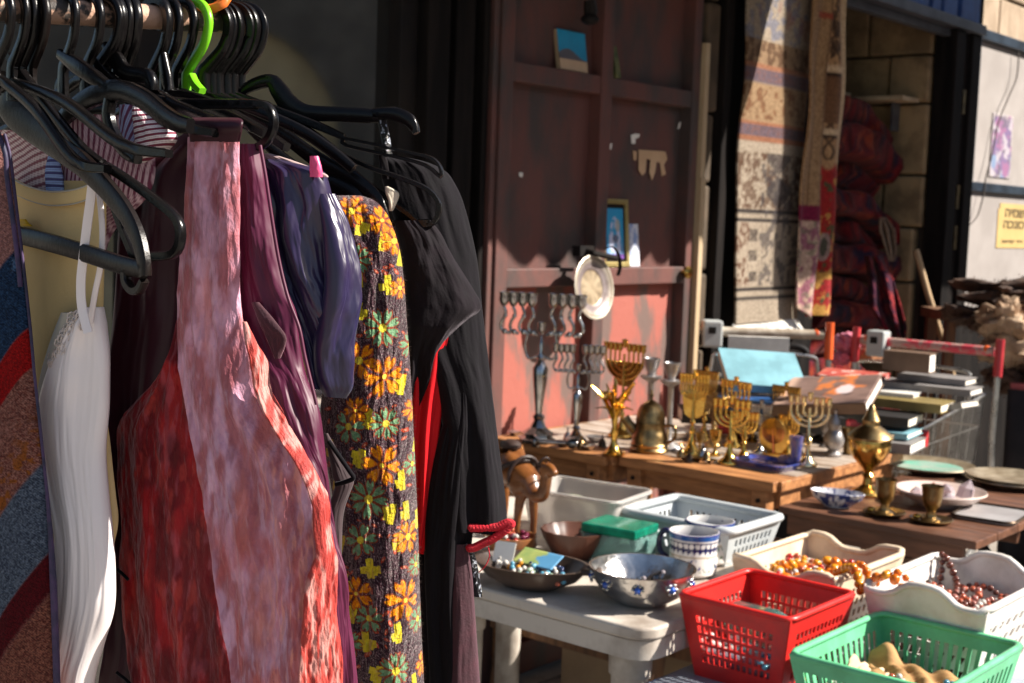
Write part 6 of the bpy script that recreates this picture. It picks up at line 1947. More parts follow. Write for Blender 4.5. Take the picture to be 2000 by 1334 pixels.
# ------------------------------------------------------------------ garments
def garment(name, rows, m, parent, thick=.012, fold=(.003, 5, 3, 1), waves=None, nu=70, nv=150, paint=None, back=True, seed=1, edge=None, smooth=180, solid=0.0, crinkle=0.0, dip=0.0):
    """a hanging cloth with a front and a back; rows are (y, x left, x right, depth left, depth right)"""
    sp = np.array(spline(rows, 8))
    ys = np.linspace(rows[0][0], rows[-1][0], nv)
    XL, XR, DL, DR = (np.interp(ys, sp[:, 0], sp[:, k]) for k in (1, 2, 3, 4))
    if parent is not None and parent.name in PLANE:
        ref = PLANE[parent.name][2]
        DL = np.array([plane_depth(parent, a, b) for a, b in zip(XL, ys)]) + DL - ref
        DR = np.array([plane_depth(parent, a, b) for a, b in zip(XR, ys)]) + DR - ref
    Rm = np.array(CM)
    tt = np.linspace(0, 1, nu)

    def P3(x, y, d):
        v = np.stack([(x - 1000) / F_PX, (667 - y) / F_PX, -np.ones_like(x)], -1) @ Rm.T
        return np.array(CAM) + v * d[..., None]
    t2, y2 = np.meshgrid(tt, ys)
    xl, xr, dl, dr = XL[:, None], XR[:, None], DL[:, None], DR[:, None]
    A, B = P3(XL, ys, DL), P3(XR, ys, DR)
    base = A[:, None, :] * (1 - t2[..., None]) + B[:, None, :] * t2[..., None]
    w = B - A
    nrm = np.stack([w[:, 1], -w[:, 0], np.zeros(nv)], -1)
    nrm /= np.maximum(1e-6, np.linalg.norm(nrm, axis=1))[:, None]
    px = xl + (xr - xl) * t2
    amp, fx, fy, _ = fold
    v2 = (y2 - ys[0]) / (ys[-1] - ys[0])
    warp = .6 * fbm(v2 * 2.5 + seed, t2 * 0 + seed, seed + 3)
    f = amp * 2 * (fbm(t2 * fx + warp, v2 * fy + seed, seed) - .5)
    f += amp * .35 * (fbm(t2 * fx * 3.1, v2 * fy * 2.2, seed + 11) - .5)
    if crinkle:
        wv = 22 * fbm(px / 60, y2 / 80, seed + 5)
        f += 2.4 * crinkle * (2 * fbm((px + wv) / 15, (y2 - wv) / 60, seed + 21, 3) - 1)
        f += .9 * crinkle * (2 * fbm((px - wv) / 6, (y2 + wv) / 34, seed + 27, 2) - 1)
    if waves:
        for (a_, k_, ph_, dr_) in waves:
            f += a_ * np.sin(2 * pi * k_ * t2 + ph_ + dr_ * v2) * (.35 + .65 * v2)
    bul = np.sqrt(np.maximum(0, 1 - (2 * t2 - 1) ** 2))
    width = np.linalg.norm(w, axis=1)[:, None]
    th = np.minimum(thick, .45 * width)
    front = base + nrm[:, None, :] * (th * bul + f * np.minimum(1, width / .03))[..., None]
    if dip:
        front[..., 2] -= (dip / F_PX * DL[:, None]) * (1 - (2 * t2 - 1) ** 2) * np.exp(-((y2 - ys[0]) / 70.0))
    faces = []
    if back:
        nb = max(8, nu // 3)
        tb = np.linspace(1, 0, nb)[1:-1]
        tb2, _ = np.meshgrid(tb, ys)
        bb = A[:, None, :] * (1 - tb2[..., None]) + B[:, None, :] * tb2[..., None] - nrm[:, None, :] * (.7 * th * np.sqrt(np.maximum(0, 1 - (2 * tb2 - 1) ** 2)))[..., None]
        V = np.concatenate([front, bb], 1)
        PX = np.concatenate([px, xl + (xr - xl) * tb2], 1)
        TT = np.concatenate([t2, tb2], 1)
    else:
        V, PX, TT = front, px, t2
    nc = V.shape[1]
    for j in range(nv - 1):
        for i in range(nc if back else nc - 1):
            i2 = (i + 1) % nc
            faces.append((j * nc + i, (j + 1) * nc + i, (j + 1) * nc + i2, j * nc + i2))
    me = bpy.data.meshes.new(name)
    me.from_pydata(V.reshape(-1, 3).tolist(), [], faces)
    if paint is not None:
        PY = np.repeat(ys[:, None], nc, 1)
        set_paint(me, paint(PX.ravel(), PY.ravel(), TT.ravel()))
    me.shade_smooth()
    o = link(name, me, m, None, 0, solid=solid or (.0 if back else .0015))
    if parent is not None:
        o.parent = parent
    return o


PLANE = {}


def g_root(name, label, cat, plane=None):
    """a garment hangs in the upright plane of its hanger: bar position, yaw, reference depth"""
    t = thing(name, label, cat, (0, 0, 0))
    b, yaw, ref = plane
    PLANE[t.name] = (barpt(b), Vector((cos(radians(yaw)), -sin(radians(yaw)), 0)), ref)
    return t


def plane_depth(t, x, y):
    B, h, ref = PLANE[t.name]
    nr = h.cross(Vector((0, 0, 1)))
    return (B - CAM).dot(nr) / ray(x, y).dot(nr)


def gp(t, x, y, d):
    return at(x, y, plane_depth(t, x, y) + d - PLANE[t.name][2])


m_velvet = mat('crushed_velvet', (1, 1, 1), (.80, .80, .82), rough=.55, attr=True, sheen=.32, sheen_col=(1, .72, .74), nscale=40, stretch=(2, 2, .5), bump=.35, bscale=130, bstretch=(1.6, 1.6, .7), spec=.25)
m_satin_purple = mat('plum_satin', (0.085, 0.009, 0.036), (0.066, 0.007, 0.028), rough=.46, nscale=7, sheen=.05, sheen_col=(1, .6, .8), spec=.35)
m_satin_blue = mat('blue_satin', (0.014, 0.015, 0.055), (0.022, 0.012, 0.045), rough=.33, nscale=6, sheen=.12, sheen_col=(.75, .82, 1), spec=.7)
m_maroon = mat('maroon_satin', (0.034, 0.005, 0.012), (0.024, 0.004, 0.010), rough=.42, nscale=6, sheen=.06, sheen_col=(1, .5, .6), spec=.4)
m_blackjersey = mat('black_jersey', (0.0075, 0.0045, 0.0068), (0.005, 0.0032, 0.0048), rough=.85, sheen=.12, sheen_col=(.85, .75, .85), nscale=60, bump=.12, bscale=500, spec=.2)
m_blackcard = mat('charcoal_jersey', (0.0062, 0.0048, 0.0068), (0.0042, 0.0034, 0.0048), rough=.9, sheen=.10, sheen_col=(.8, .78, .85), nscale=60, bump=.12, bscale=500, spec=.2)
m_reddress = mat('red_jersey', (0.55, 0.008, 0.014), (0.48, 0.006, 0.010), rough=.7, nscale=12, spec=.2)
m_redtrim = mat('red_crochet_trim', (0.60, 0.012, 0.03), (0.42, 0.008, 0.02), rough=.8, nscale=70, bump=.5, bscale=300)
m_slip = mat('white_satin_slip', (0.85, 0.775, 0.765), (0.81, 0.735, 0.725), rough=.33, nscale=4, sheen=.25, spec=.5, bump=.03, bscale=400)
m_slipgrey = mat('cream_chiffon', (0.52, 0.48, 0.40), (0.46, 0.42, 0.35), rough=.6, nscale=5, spec=.3)
m_yellow = mat('yellow_cotton', (0.78, 0.58, 0.28), (0.72, 0.53, 0.25), rough=.85, nscale=10, bump=.12, bscale=420, spec=.2)
m_printed_cloth = mat('printed_cloth', (1, 1, 1), (.92, .92, .92), rough=.8, attr=True, nscale=30, bump=.10, bscale=300, spec=.2)
m_tapestry = mat('tapestry_weave', (1, 1, 1), (.62, .62, .63), rough=.9, attr=True, nscale=420, ramp=(.42, .56), detail=2, bump=.6, bscale=520, spec=.15)
m_knit = mat('boucle_knit', (1, 1, 1), (.72, .70, .70), rough=.95, attr=True, nscale=190, ramp=(.40, .58), detail=3, bump=.6, bscale=340, sheen=.5, sheen_col=(1, .95, .9), spec=.1)
m_darkvelvet = mat('dark_red_velvet', (0.050, 0.012, 0.020), (0.035, 0.009, 0.015), rough=.8, sheen=.8, sheen_col=(1, .6, .7), nscale=60, bump=.2, bscale=400)
m_sequin = mat('black_sequins', (0.012, 0.012, 0.016), (0.45, 0.48, 0.55), rough=.18, nscale=230, ramp=(.40, .36), detail=1, bump=.9, bscale=260, spec=.8)
m_sequin.node_tree.nodes['Principled BSDF'].inputs['Metallic'].default_value = .3
m_lace = mat('cream_lace', (0.85, 0.74, 0.68), (0.78, 0.66, 0.60), rough=.8, nscale=90, ramp=(.45, .52), bump=.9, bscale=190)
m_pinkstrap = mat('pink_satin_strap', (0.80, 0.10, 0.26), (0.70, 0.08, 0.2), rough=.35)
m_piping = mat('dark_piping', (0.02, 0.02, 0.05), (0.06, 0.03, 0.09), rough=.6, nscale=60)

# 1 tapestry waistcoat at the left edge
def p_tap(px, py, t):
    k = py + 1.7 * px + 3 * np.sin(px / 21)
    we = np.clip(.5 + .20 * np.sin(px * 1.45) * np.sin(py * 1.25) + .9 * (fbm(px / 2.0, py / 2.0, 5, 2) - .5), 0, 1)
    c = mixc(L(206, 150, 140), L(140, 90, 90), we)
    blue = mixc(L(50, 80, 116), L(26, 44, 72), sst(.3, .7, we))
    c = mixc(c, blue, sst(548, 560, k) * (1 - sst(738, 744, k)))
    red = mixc(L(196, 26, 26), L(150, 16, 20), we)
    c = mixc(c, red, sst(738, 744, k) * (1 - sst(826, 832, k)))
    tan = mixc(L(190, 132, 116), L(120, 58, 50), sst(.25, .75, we))
    tan = mixc(tan, L(170, 96, 40), sst(.5, .6, fbm(px / 12, py / 12, 9)) * sst(890, 1010, k))
    c = mixc(c, tan, sst(826, 832, k) * (1 - sst(1040, 1052, k)))
    gb_ = mixc(L(124, 136, 154), L(62, 72, 92), sst(.25, .75, we))
    c = mixc(c, gb_, sst(1040, 1052, k) * (1 - sst(1240, 1246, k)))
    c = mixc(c, mixc(L(110, 20, 30), L(84, 12, 22), we), sst(1240, 1246, k) * (1 - sst(1330, 1345, k + 20 * we)))
    c = mixc(c, mixc(L(176, 112, 92), L(108, 52, 46), sst(.25, .75, we)), sst(1330, 1345, k + 20 * we))
    sw = (px < 18) & (py > 830) & (py < 1015)
    c = mixc(c, mixc(L(222, 130, 70), L(170, 60, 60), (np.sin(px * .7 + py * .12) > 0) * 1.0), sw * 1.0)
    return c * .70


g1 = g_root('tapestry_waistcoat', 'patchwork tapestry waistcoat in blue, red and grey weave at the left edge', 'waistcoat', (-40, 34, 0.99))
garment('front', [(262, -60, 8, .99, 1.0), (300, -60, 18, .99, 1.0), (345, -60, 24, .99, 1.0), (420, -60, 33, .99, 1.0), (520, -60, 45, .99, 1.0), (640, -60, 58, .99, 1.0), (740, -62, 67, .99, 1.005), (860, -65, 80, .985, 1.0), (1000, -66, 93, .98, 1.0), (1120, -66, 101, .98, 1.0), (1240, -66, 106, .98, 1.0), (1334, -66, 109, .98, 1.0), (1480, -66, 112, .98, 1.0)], m_tapestry, g1, thick=.012, fold=(.003, 3, 3, 1), nu=120, nv=700, paint=p_tap, seed=2)
pp_ = spline([(8, 262), (18, 300), (24, 345), (33, 420), (45, 520), (58, 640), (67, 740), (80, 860), (94, 1000), (102, 1120), (107, 1240), (110, 1334), (113, 1480)], 5)
MB().tube([gp(g1, x + 1, y, .999) for x, y in pp_], [.0014 + .0018 * min(1, max(0, (y - 940) / 200)) for x, y in pp_], 8).build('piping', m_piping, g1, 60)
MB().tube([gp(g1, x, y, .985) for x, y in spline([(-5, 258), (10, 300), (14, 350), (24, 420), (34, 500), (40, 560)], 5)], .0022, 8).build('cord', m_piping, g1, 60)

# 2 white satin slip
g2 = g_root('satin_slip', 'white satin slip with thin straps and a lace neckline', 'slip', (58, 35, 1.04))
garment('front', [(600, 160, 200, 1.045, 1.05), (640, 138, 206, 1.04, 1.05), (690, 108, 212, 1.04, 1.05), (740, 90, 213, 1.035, 1.05), (800, 78, 212, 1.035, 1.05), (880, 82, 206, 1.03, 1.05), (960, 96, 211, 1.03, 1.05), (1040, 112, 219, 1.03, 1.05), (1120, 112, 224, 1.03, 1.05), (1190, 107, 222, 1.03, 1.05), (1260, 102, 202, 1.03, 1.05), (1334, 97, 182, 1.03, 1.045), (1480, 90, 170, 1.03, 1.045)], m_slip, g2, thick=.016, fold=(.006, 3.4, 1.3, 1), waves=[(.0022, 2.3, .4, 1.0)], nu=90, nv=200, seed=5)
garment('side_panel', [(610, 130, 170, 1.05, 1.045), (680, 104, 150, 1.05, 1.04), (760, 84, 128, 1.05, 1.035), (850, 76, 122, 1.05, 1.03), (960, 88, 130, 1.05, 1.028), (1040, 102, 128, 1.05, 1.028)], m_slipgrey, g2, thick=.012, fold=(.003, 3, 2, 1), nu=40, nv=90, seed=6)
garment('cup_edge', [(640, 192, 200, 1.06, 1.06), (680, 194, 208, 1.06, 1.065), (720, 196, 212, 1.06, 1.065), (770, 196, 211, 1.06, 1.065), (810, 196, 205, 1.06, 1.06)], m_slipgrey, g2, thick=.006, nu=30, nv=50, seed=7)
for pth, w in (([(183, 330), (178, 380), (170, 440), (163, 500), (158, 550), (160, 600), (172, 650)], 20), ([(186, 330), (196, 400), (200, 460), (196, 520), (186, 570), (176, 630)], 13)):
    P = [gp(g2, x, y, 1.012 if w == 20 else 1.03) for x, y in spline(pth, 5)]
    MB().strip(P, w * 1.03 / F_PX, .0022, (0, -1, 0)).build('strap', m_slip, g2, 60)
lc = MB()
for pth in ([(150, 618), (138, 640), (124, 662), (112, 690), (104, 716)], [(158, 624), (148, 650), (136, 672), (126, 690)], [(146, 640), (142, 668), (138, 690)]):
    for x, y in spline(pth, 7):
        for q in range(3):
            c_ = gp(g2, x + random.uniform(-7, 7), y + random.uniform(-7, 7), 1.026 + random.uniform(-.002, .004))
            rr = random.uniform(.0016, .0034)
            a0 = random.uniform(0, 6)
            lc.tube([c_ + Vector((rr * cos(a), .0006 * sin(2 * a), rr * 1.3 * sin(a + a0 * .1))) for a in np.linspace(0, 2 * pi, 8, endpoint=False)], .0007, 4, closed=True)
lc.build('lace', m_lace, g2, 60)

# 3 yellow cotton top
g3 = g_root('cotton_top', 'pale yellow cotton tank top with a ribbed round neckline', 'top', (104, 36, 1.1))
garment('front', [(352, 0, 206, 1.10, 1.11), (400, 0, 208, 1.10, 1.11), (520, 10, 206, 1.09, 1.11), (640, 20, 203, 1.09, 1.11), (760, 30, 202, 1.09, 1.11), (860, 40, 214, 1.09, 1.11), (960, 40, 226, 1.09, 1.11), (1020, 40, 232, 1.09, 1.11), (1080, 40, 222, 1.09, 1.11), (1200, 40, 205, 1.09, 1.11)], m_yellow, g3, dip=32, thick=.014, fold=(.004, 3, 2, 1), waves=[(.002, 2, .5, 1)], nu=70, nv=140, seed=9)
nk = [gp(g3, x, y, 1.085) for x, y in spline([(12, 352), (45, 372), (90, 386), (130, 386), (165, 378), (205, 358)], 6)]
MB().strip(nk, 30 * 1.085 / F_PX, .004, (0, -1, .1)).build('neckband', m_yellow, g3, 60)
MB().tube([p + Vector((0, -.0025, -.0065)) for p in nk], .0007, 5).tube([p + Vector((0, -.002, .0058)) for p in nk], .0009, 5).build('stitching', m_slipgrey, g3, 60)
garment('label', [(428, 28, 50, 1.07, 1.07), (442, 30, 62, 1.07, 1.07)], mat('yellow_tag', (.80, .50, .01), rough=.6), g3, thick=.0015, nu=10, nv=10)

# 4 striped shirts
def p_stripe(c1, c2, ang, per):
    def fn(px, py, t):
        k = (px * cos(ang) + py * sin(ang) + 6 * np.sin(px / 40 + py / 55)) / per
        s_ = np.abs((k % 1) - .5)
        c = mixc(c1, c2, sst(.24, .30, s_))
        return mixc(c, c2, .5 * (np.abs(((k * 1) % 1) - .5) < .05))
    return fn


g4 = g_root('striped_shirt', 'white and maroon striped shirt half hidden behind the hangers', 'shirt', (150, 36, 1.15))
garment('collar', [(205, 262, 285, 1.145, 1.15), (235, 264, 320, 1.14, 1.15), (265, 266, 345, 1.14, 1.15), (290, 268, 330, 1.14, 1.15), (318, 268, 282, 1.14, 1.145)], m_printed_cloth, g4, thick=.012, fold=(.003, 3, 2, 1), nu=110, nv=160, paint=p_stripe(np.array(L(232, 220, 222)), np.array(L(120, 50, 70)), 1.50, 11.5), seed=4)
garment('front', [(226, 140, 270, 1.16, 1.165), (300, 130, 300, 1.16, 1.17), (380, 110, 290, 1.16, 1.17), (480, 90, 208, 1.16, 1.17), (700, 80, 196, 1.16, 1.17), (1000, 70, 190, 1.16, 1.17), (1334, 60, 170, 1.16, 1.17)], m_printed_cloth, g4, thick=.014, fold=(.004, 4, 2, 1), nu=120, nv=160, paint=p_stripe(np.array(L(222, 190, 200)), np.array(L(120, 60, 84)), .12, 9.5), seed=14)
garment('placket', [(205, 236, 262, 1.142, 1.145), (250, 234, 270, 1.14, 1.145), (300, 240, 268, 1.14, 1.145)], m_printed_cloth, g4, thick=.006, fold=(.002, 3, 2, 1), nu=50, nv=80, paint=p_stripe(np.array(L(170, 180, 222)), np.array(L(110, 60, 90)), .3, 9), seed=15)
g5 = g_root('striped_blouse', 'pinkish striped blouse behind the nearest hanger with a pale blue striped sleeve', 'blouse', (132, 36, 1.115))
garment('front', [(255, 4, 70, 1.12, 1.12), (290, 6, 112, 1.12, 1.12), (330, 10, 112, 1.12, 1.12), (380, 14, 110, 1.12, 1.12), (600, 20, 110, 1.12, 1.12)], m_printed_cloth, g5, thick=.010, fold=(.003, 3, 2, 1), nu=110, nv=140, paint=p_stripe(np.array(L(236, 214, 210)), np.array(L(150, 96, 104)), 1.05, 12.5), seed=24)
garment('sleeve', [(292, 98, 108, 1.11, 1.112), (320, 94, 116, 1.108, 1.112), (350, 92, 122, 1.106, 1.112), (390, 94, 124, 1.106, 1.112)], m_printed_cloth, g5, thick=.008, nu=60, nv=80, paint=p_stripe(np.array(L(168, 192, 236)), np.array(L(86, 84, 130)), 1.45, 11), seed=25)

# 5 maroon blouse behind the waistcoat
g6 = g_root('maroon_blouse', 'dark maroon satin blouse hanging behind the velvet waistcoat', 'blouse', (226, 34, 1.18))
garment('front', [(285, 320, 500, 1.185, 1.19), (330, 255, 515, 1.18, 1.19), (400, 238, 510, 1.175, 1.19), (560, 228, 505, 1.17, 1.19), (700, 216, 500, 1.17, 1.19), (800, 215, 480, 1.17, 1.19), (900, 205, 470, 1.17, 1.19), (1100, 215, 460, 1.17, 1.19), (1250, 208, 460, 1.17, 1.19), (1334, 196, 460, 1.17, 1.19), (1480, 190, 460, 1.17, 1.19)], m_maroon, g6, thick=.016, fold=(.008, 4, 2.4, 1), waves=[(.004, 3.2, .8, 1.4)], nu=90, nv=160, seed=31)
P = [gp(g6, x, y, 1.165) for x, y in spline([(250, 342), (290, 322), (330, 298), (372, 272)], 5)]
MB().strip(P, 34 * 1.165 / F_PX, .003, (0, -1, .1)).build('strap', m_maroon, g6, 60)

# 6 crushed velvet waistcoat
def p_velmid(px, py, t):  # sheen of the nap is put into the colour as pale streaks
    w = 30 * fbm(px / 80, py / 130, 3)
    s_ = fbm((px + w) / 22, (py + w) / 66, 7, 5)
    f = fbm((px + w) / 8, (py - w) / 36, 17, 5)
    c = mixc(L(158, 92, 100), L(196, 146, 166), sst(.32, .66, s_))
    c = mixc(c, L(126, 60, 64), .34 * sst(.46, .70, f))
    c = mixc(c, L(202, 172, 194), .32 * sst(.52, .70, fbm((px - w) / 7, py / 34, 47, 5)) * sst(.35, .6, fbm(px / 50, py / 70, 51)))
    c = mixc(c, L(186, 104, 92), .45 * sst(.5, .72, fbm(px / 30, py / 200, 37)))
    c = mixc(c, L(176, 70, 60), .5 * sst(880, 1200, py) * sst(.4, .6, fbm(px / 30, py / 90, 61)))
    c = mixc(c, L(226, 150, 128), .5 * sst(.52, .66, fbm((px + w) / 6, py / 44, 67, 4)) * sst(470, 600, px))
    return c * 1.3


def p_velleft(px, py, t):  # nap highlights are put into the crimson as lighter streaks
    w = 30 * fbm(px / 80, py / 120, 13)
    s_ = fbm((px + w) / 24, (py - w) / 80, 9, 5)
    c = mixc(L(150, 20, 26), L(106, 10, 20), sst(.36, .64, s_))
    c = mixc(c, L(190, 66, 56), .40 * sst(.50, .68, fbm((px + w) / 9, py / 46, 19, 5)))
    c = mixc(c, L(176, 92, 104), .30 * sst(.54, .68, fbm((px - w) / 7, py / 50, 39, 5)))
    c = mixc(c, L(176, 84, 80), .5 * sst(290, 245, px) * sst(.4, .6, fbm(px / 9, py / 90, 71)))
    return mixc(c, L(78, 6, 16), .6 * sst(.48, .66, fbm((px + w) / 22, py / 110, 29))) * 1.15


def p_veledge(px, py, t):  # sunlit whites of the turned fold are painted as pale patches
    s_ = fbm(px / 12, py / 60, 4, 5)
    c = mixc(L(192, 70, 58), L(156, 52, 50), s_)
    return mixc(c, L(214, 160, 150), .7 * sst(.46, .66, fbm(px / 8, py / 50, 14, 4)))


g7 = g_root('velvet_waistcoat', 'crimson and rose crushed velvet waistcoat with plum satin lining', 'waistcoat', (180, 36, 1.1))
garment('left_panel', [(625, 346, 352, 1.112, 1.112), (690, 336, 366, 1.112, 1.112), (740, 308, 378, 1.113, 1.112), (785, 266, 388, 1.114, 1.112), (822, 236, 394, 1.115, 1.112), (860, 231, 398, 1.116, 1.112), (930, 233, 405, 1.116, 1.11), (1000, 239, 415, 1.116, 1.11), (1100, 238, 432, 1.116, 1.11), (1200, 244, 446, 1.116, 1.11), (1334, 260, 468, 1.116, 1.11), (1480, 275, 490, 1.116, 1.11)], m_velvet, g7, thick=.012, fold=(.007, 3.6, 1.7, 1), waves=[(.0028, 3.3, .4, .7)], nu=170, nv=300, crinkle=.0008, paint=p_velleft, seed=41)
garment('front_panel', [(268, 371, 467, 1.088, 1.095), (330, 367, 466, 1.088, 1.095), (420, 361, 466, 1.088, 1.096), (520, 352, 467, 1.09, 1.098), (600, 347, 470, 1.09, 1.10), (660, 346, 482, 1.09, 1.10), (710, 348, 494, 1.09, 1.10), (760, 358, 500, 1.09, 1.10), (840, 374, 545, 1.088, 1.105), (900, 383, 588, 1.086, 1.108), (1000, 400, 625, 1.084, 1.11), (1100, 416, 640, 1.083, 1.11), (1200, 432, 640, 1.082, 1.108), (1334, 456, 640, 1.08, 1.105), (1480, 480, 650, 1.08, 1.105)], m_velvet, g7, thick=.010, fold=(.007, 3.8, 1.7, 1), waves=[(.0025, 2.6, 1.4, .7)], nu=200, nv=360, crinkle=.0008, paint=p_velmid, seed=47)
garment('turned_edge', [(628, 474, 480, 1.082, 1.088), (670, 480, 500, 1.078, 1.096), (705, 488, 524, 1.076, 1.104), (735, 494, 524, 1.078, 1.104), (760, 496, 530, 1.08, 1.106), (812, 517, 556, 1.08, 1.11), (860, 546, 582, 1.082, 1.11), (910, 580, 608, 1.084, 1.11), (977, 610, 640, 1.084, 1.112), (1030, 612, 646, 1.083, 1.112), (1080, 618, 652, 1.083, 1.115), (1130, 598, 658, 1.075, 1.12), (1180, 592, 660, 1.07, 1.12), (1250, 588, 664, 1.07, 1.12), (1334, 582, 670, 1.07, 1.125), (1480, 580, 676, 1.07, 1.125)], m_velvet, g7, thick=.005, fold=(.005, 3.5, 9, 1), nu=90, nv=300, crinkle=.0009, paint=p_veledge, seed=53)
garment('strap_fold', [(230, 376, 466, 1.082, 1.086), (236, 370, 474, 1.068, 1.074), (256, 370, 472, 1.066, 1.073), (277, 371, 468, 1.074, 1.082)], m_maroon, g7, thick=.005, fold=(.001, 3, 2, 1), nu=40, nv=24, seed=55)
garment('lining', [(282, 464, 510, 1.13, 1.14), (340, 465, 520, 1.13, 1.14), (400, 466, 528, 1.13, 1.142), (500, 466, 546, 1.13, 1.145), (560, 467, 560, 1.13, 1.147), (610, 470, 578, 1.13, 1.148), (660, 484, 584, 1.128, 1.148), (710, 506, 592, 1.125, 1.15), (740, 522, 600, 1.122, 1.15), (800, 534, 624, 1.12, 1.15), (870, 560, 634, 1.12, 1.15), (930, 590, 640, 1.12, 1.15), (1000, 606, 644, 1.12, 1.15), (1060, 618, 656, 1.12, 1.15), (1120, 636, 668, 1.12, 1.15), (1220, 644, 676, 1.12, 1.15), (1334, 650, 692, 1.12, 1.15), (1480, 660, 705, 1.12, 1.15)], m_satin_purple, g7, thick=.012, fold=(.007, 3, 7, 1), nu=70, nv=220, seed=57)
P = [gp(g7, x, y, 1.122) for x, y in spline([(508, 284), (518, 340), (527, 400), (543, 500), (562, 580), (584, 640), (596, 700), (618, 790)], 5)]
MB().tube(P, .0016, 7).build('seam', m_satin_purple, g7, 60)
garment('armhole_shade', [(590, 492, 506, 1.118, 1.12), (630, 506, 540, 1.118, 1.122), (660, 520, 560, 1.118, 1.124), (700, 536, 548, 1.118, 1.124)], m_darkvelvet, g7, thick=.003, fold=(.002, 3, 3, 1), nu=24, nv=40, seed=58)  # dark sheet over the lining, standing in for shade inside the sleeve opening
for px, py in ((232, 1112), (238, 1318)):
    P = [gp(g7, x, y, 1.10) for x, y in ((px - 10, py - 4), (px + 6, py + 8), (px + 18, py + 20))]
    MB().tube(P, .0016, 6).build('button_loop', m_blackcard, g7, 60)

# 7 blue satin jacket
g8 = g_root('satin_jacket', 'shiny dark blue satin jacket with a gathered sleeve between the waistcoat and the flowered knit', 'jacket', (268, 30, 1.175))
garment('shoulder', [(312, 512, 560, 1.172, 1.176), (330, 512, 622, 1.17, 1.178), (352, 514, 640, 1.168, 1.18), (420, 520, 655, 1.165, 1.185), (500, 530, 664, 1.162, 1.19), (560, 548, 668, 1.16, 1.19), (620, 572, 664, 1.16, 1.19), (680, 592, 650, 1.16, 1.19), (760, 612, 640, 1.16, 1.185)], m_satin_blue, g8, thick=.020, fold=(.012, 2.6, 1.4, 1), waves=[(.005, 1.7, 2.2, .4)], nu=90, nv=160, seed=61)
garment('sleeve', [(378, 622, 644, 1.165, 1.19), (440, 640, 660, 1.163, 1.198), (500, 646, 672, 1.16, 1.202), (560, 646, 681, 1.158, 1.204), (620, 630, 687, 1.156, 1.206), (670, 616, 688, 1.155, 1.206), (720, 618, 684, 1.156, 1.204), (752, 626, 678, 1.158, 1.20), (776, 640, 662, 1.165, 1.19)], m_satin_blue, g8, thick=.026, fold=(.007, 2.0, 2.2, 1), waves=[(.003, 1.6, 1.2, 1.5)], nu=80, nv=150, seed=66)
garment('strap_loop', [(305, 607, 622, 1.16, 1.16), (330, 606, 629, 1.16, 1.16), (346, 607, 629, 1.16, 1.16)], m_pinkstrap, g8, thick=.004, nu=16, nv=20)
garment('collar_edge', [(300, 512, 530, 1.165, 1.168), (318, 514, 585, 1.165, 1.17), (338, 516, 632, 1.165, 1.17), (346, 560, 640, 1.167, 1.172)], mat('beige_collar', (.42, .30, .28), (.34, .24, .24), rough=.7, nscale=30), g8, thick=.004, nu=30, nv=20)

# 8 dark strap top
g9 = g_root('strap_top', 'dark brown strap top with a stitched band between the waistcoat and the flowered knit', 'top', (292, 28, 1.19))
garment('band', [(846, 634, 640, 1.19, 1.19), (880, 640, 660, 1.19, 1.195), (910, 646, 678, 1.19, 1.20), (932, 650, 690, 1.19, 1.202), (944, 654, 691, 1.19, 1.203), (958, 652, 686, 1.19, 1.203), (1000, 640, 672, 1.19, 1.20), (1060, 640, 668, 1.19, 1.2), (1200, 640, 668, 1.19, 1.2), (1480, 640, 668, 1.19, 1.2)], mat('brown_jersey', (.055, .032, .036), (.04, .024, .028), rough=.8, sheen=.3, nscale=40), g9, thick=.006, fold=(.003, 3, 8, 1), nu=36, nv=120, seed=71)
MB().tube([gp(g9, x, y, 1.184) for x, y in spline([(642, 862), (662, 890), (684, 922), (690, 934), (672, 942), (656, 946)], 6)], .0022, 7).build('edging', m_blackcard, g9, 60)

# 9 flowered knit
FL = [(745, 635, 36, 'g'), (751, 727, 38, 'y'), (701, 697, 34, 'y'), (757, 816, 30, 'g'), (686, 822, 31, 'g'), (749, 894, 38, 'y'), (722, 960, 37, 'g'), (706, 1038, 31, 'g'), (797, 1037, 30, 'y'), (697, 1143, 32, 'y'), (722, 1188, 26, 'g'), (792, 1155, 40, 'y'), (774, 1285, 34, 'g'), (700, 790, 24, 'y'), (800, 672, 24, 'g'), (695, 505, 30, 'g'), (690, 412, 30, 'y'), (748, 430, 28, 'y'), (770, 470, 26, 'y'), (806, 795, 22, 'y'), (806, 900, 22, 'g'), (812, 1095, 22, 'g'), (815, 1200, 24, 'g'), (684, 1240, 24, 'g'), (780, 560, 20, 'y'), (705, 1340, 26, 'g'), (740, 1420, 30, 'y'), (645, 660, 28, 'g'), (640, 560, 28, 'y'), (824, 1290, 22, 'y')]
YT = [(757, 553, 0), (783, 500, 1), (700, 540, 2), (697, 604, 1), (651, 868, 2), (722, 805, 1), (709, 882, 3), (786, 745, 3), (786, 925, 2), (765, 988, 3), (794, 985, 2), (724, 1092, 0), (780, 1042, 2), (690, 1182, 3), (716, 1233, 0), (778, 1214, 2), (740, 1295, 3), (809, 1318, 2), (667, 1052, 3), (705, 440, 1), (660, 930, 1), (812, 860, 1), (748, 470, 1), (676, 470, 3), (815, 1010, 2), (672, 1125, 1), (750, 1370, 0)]


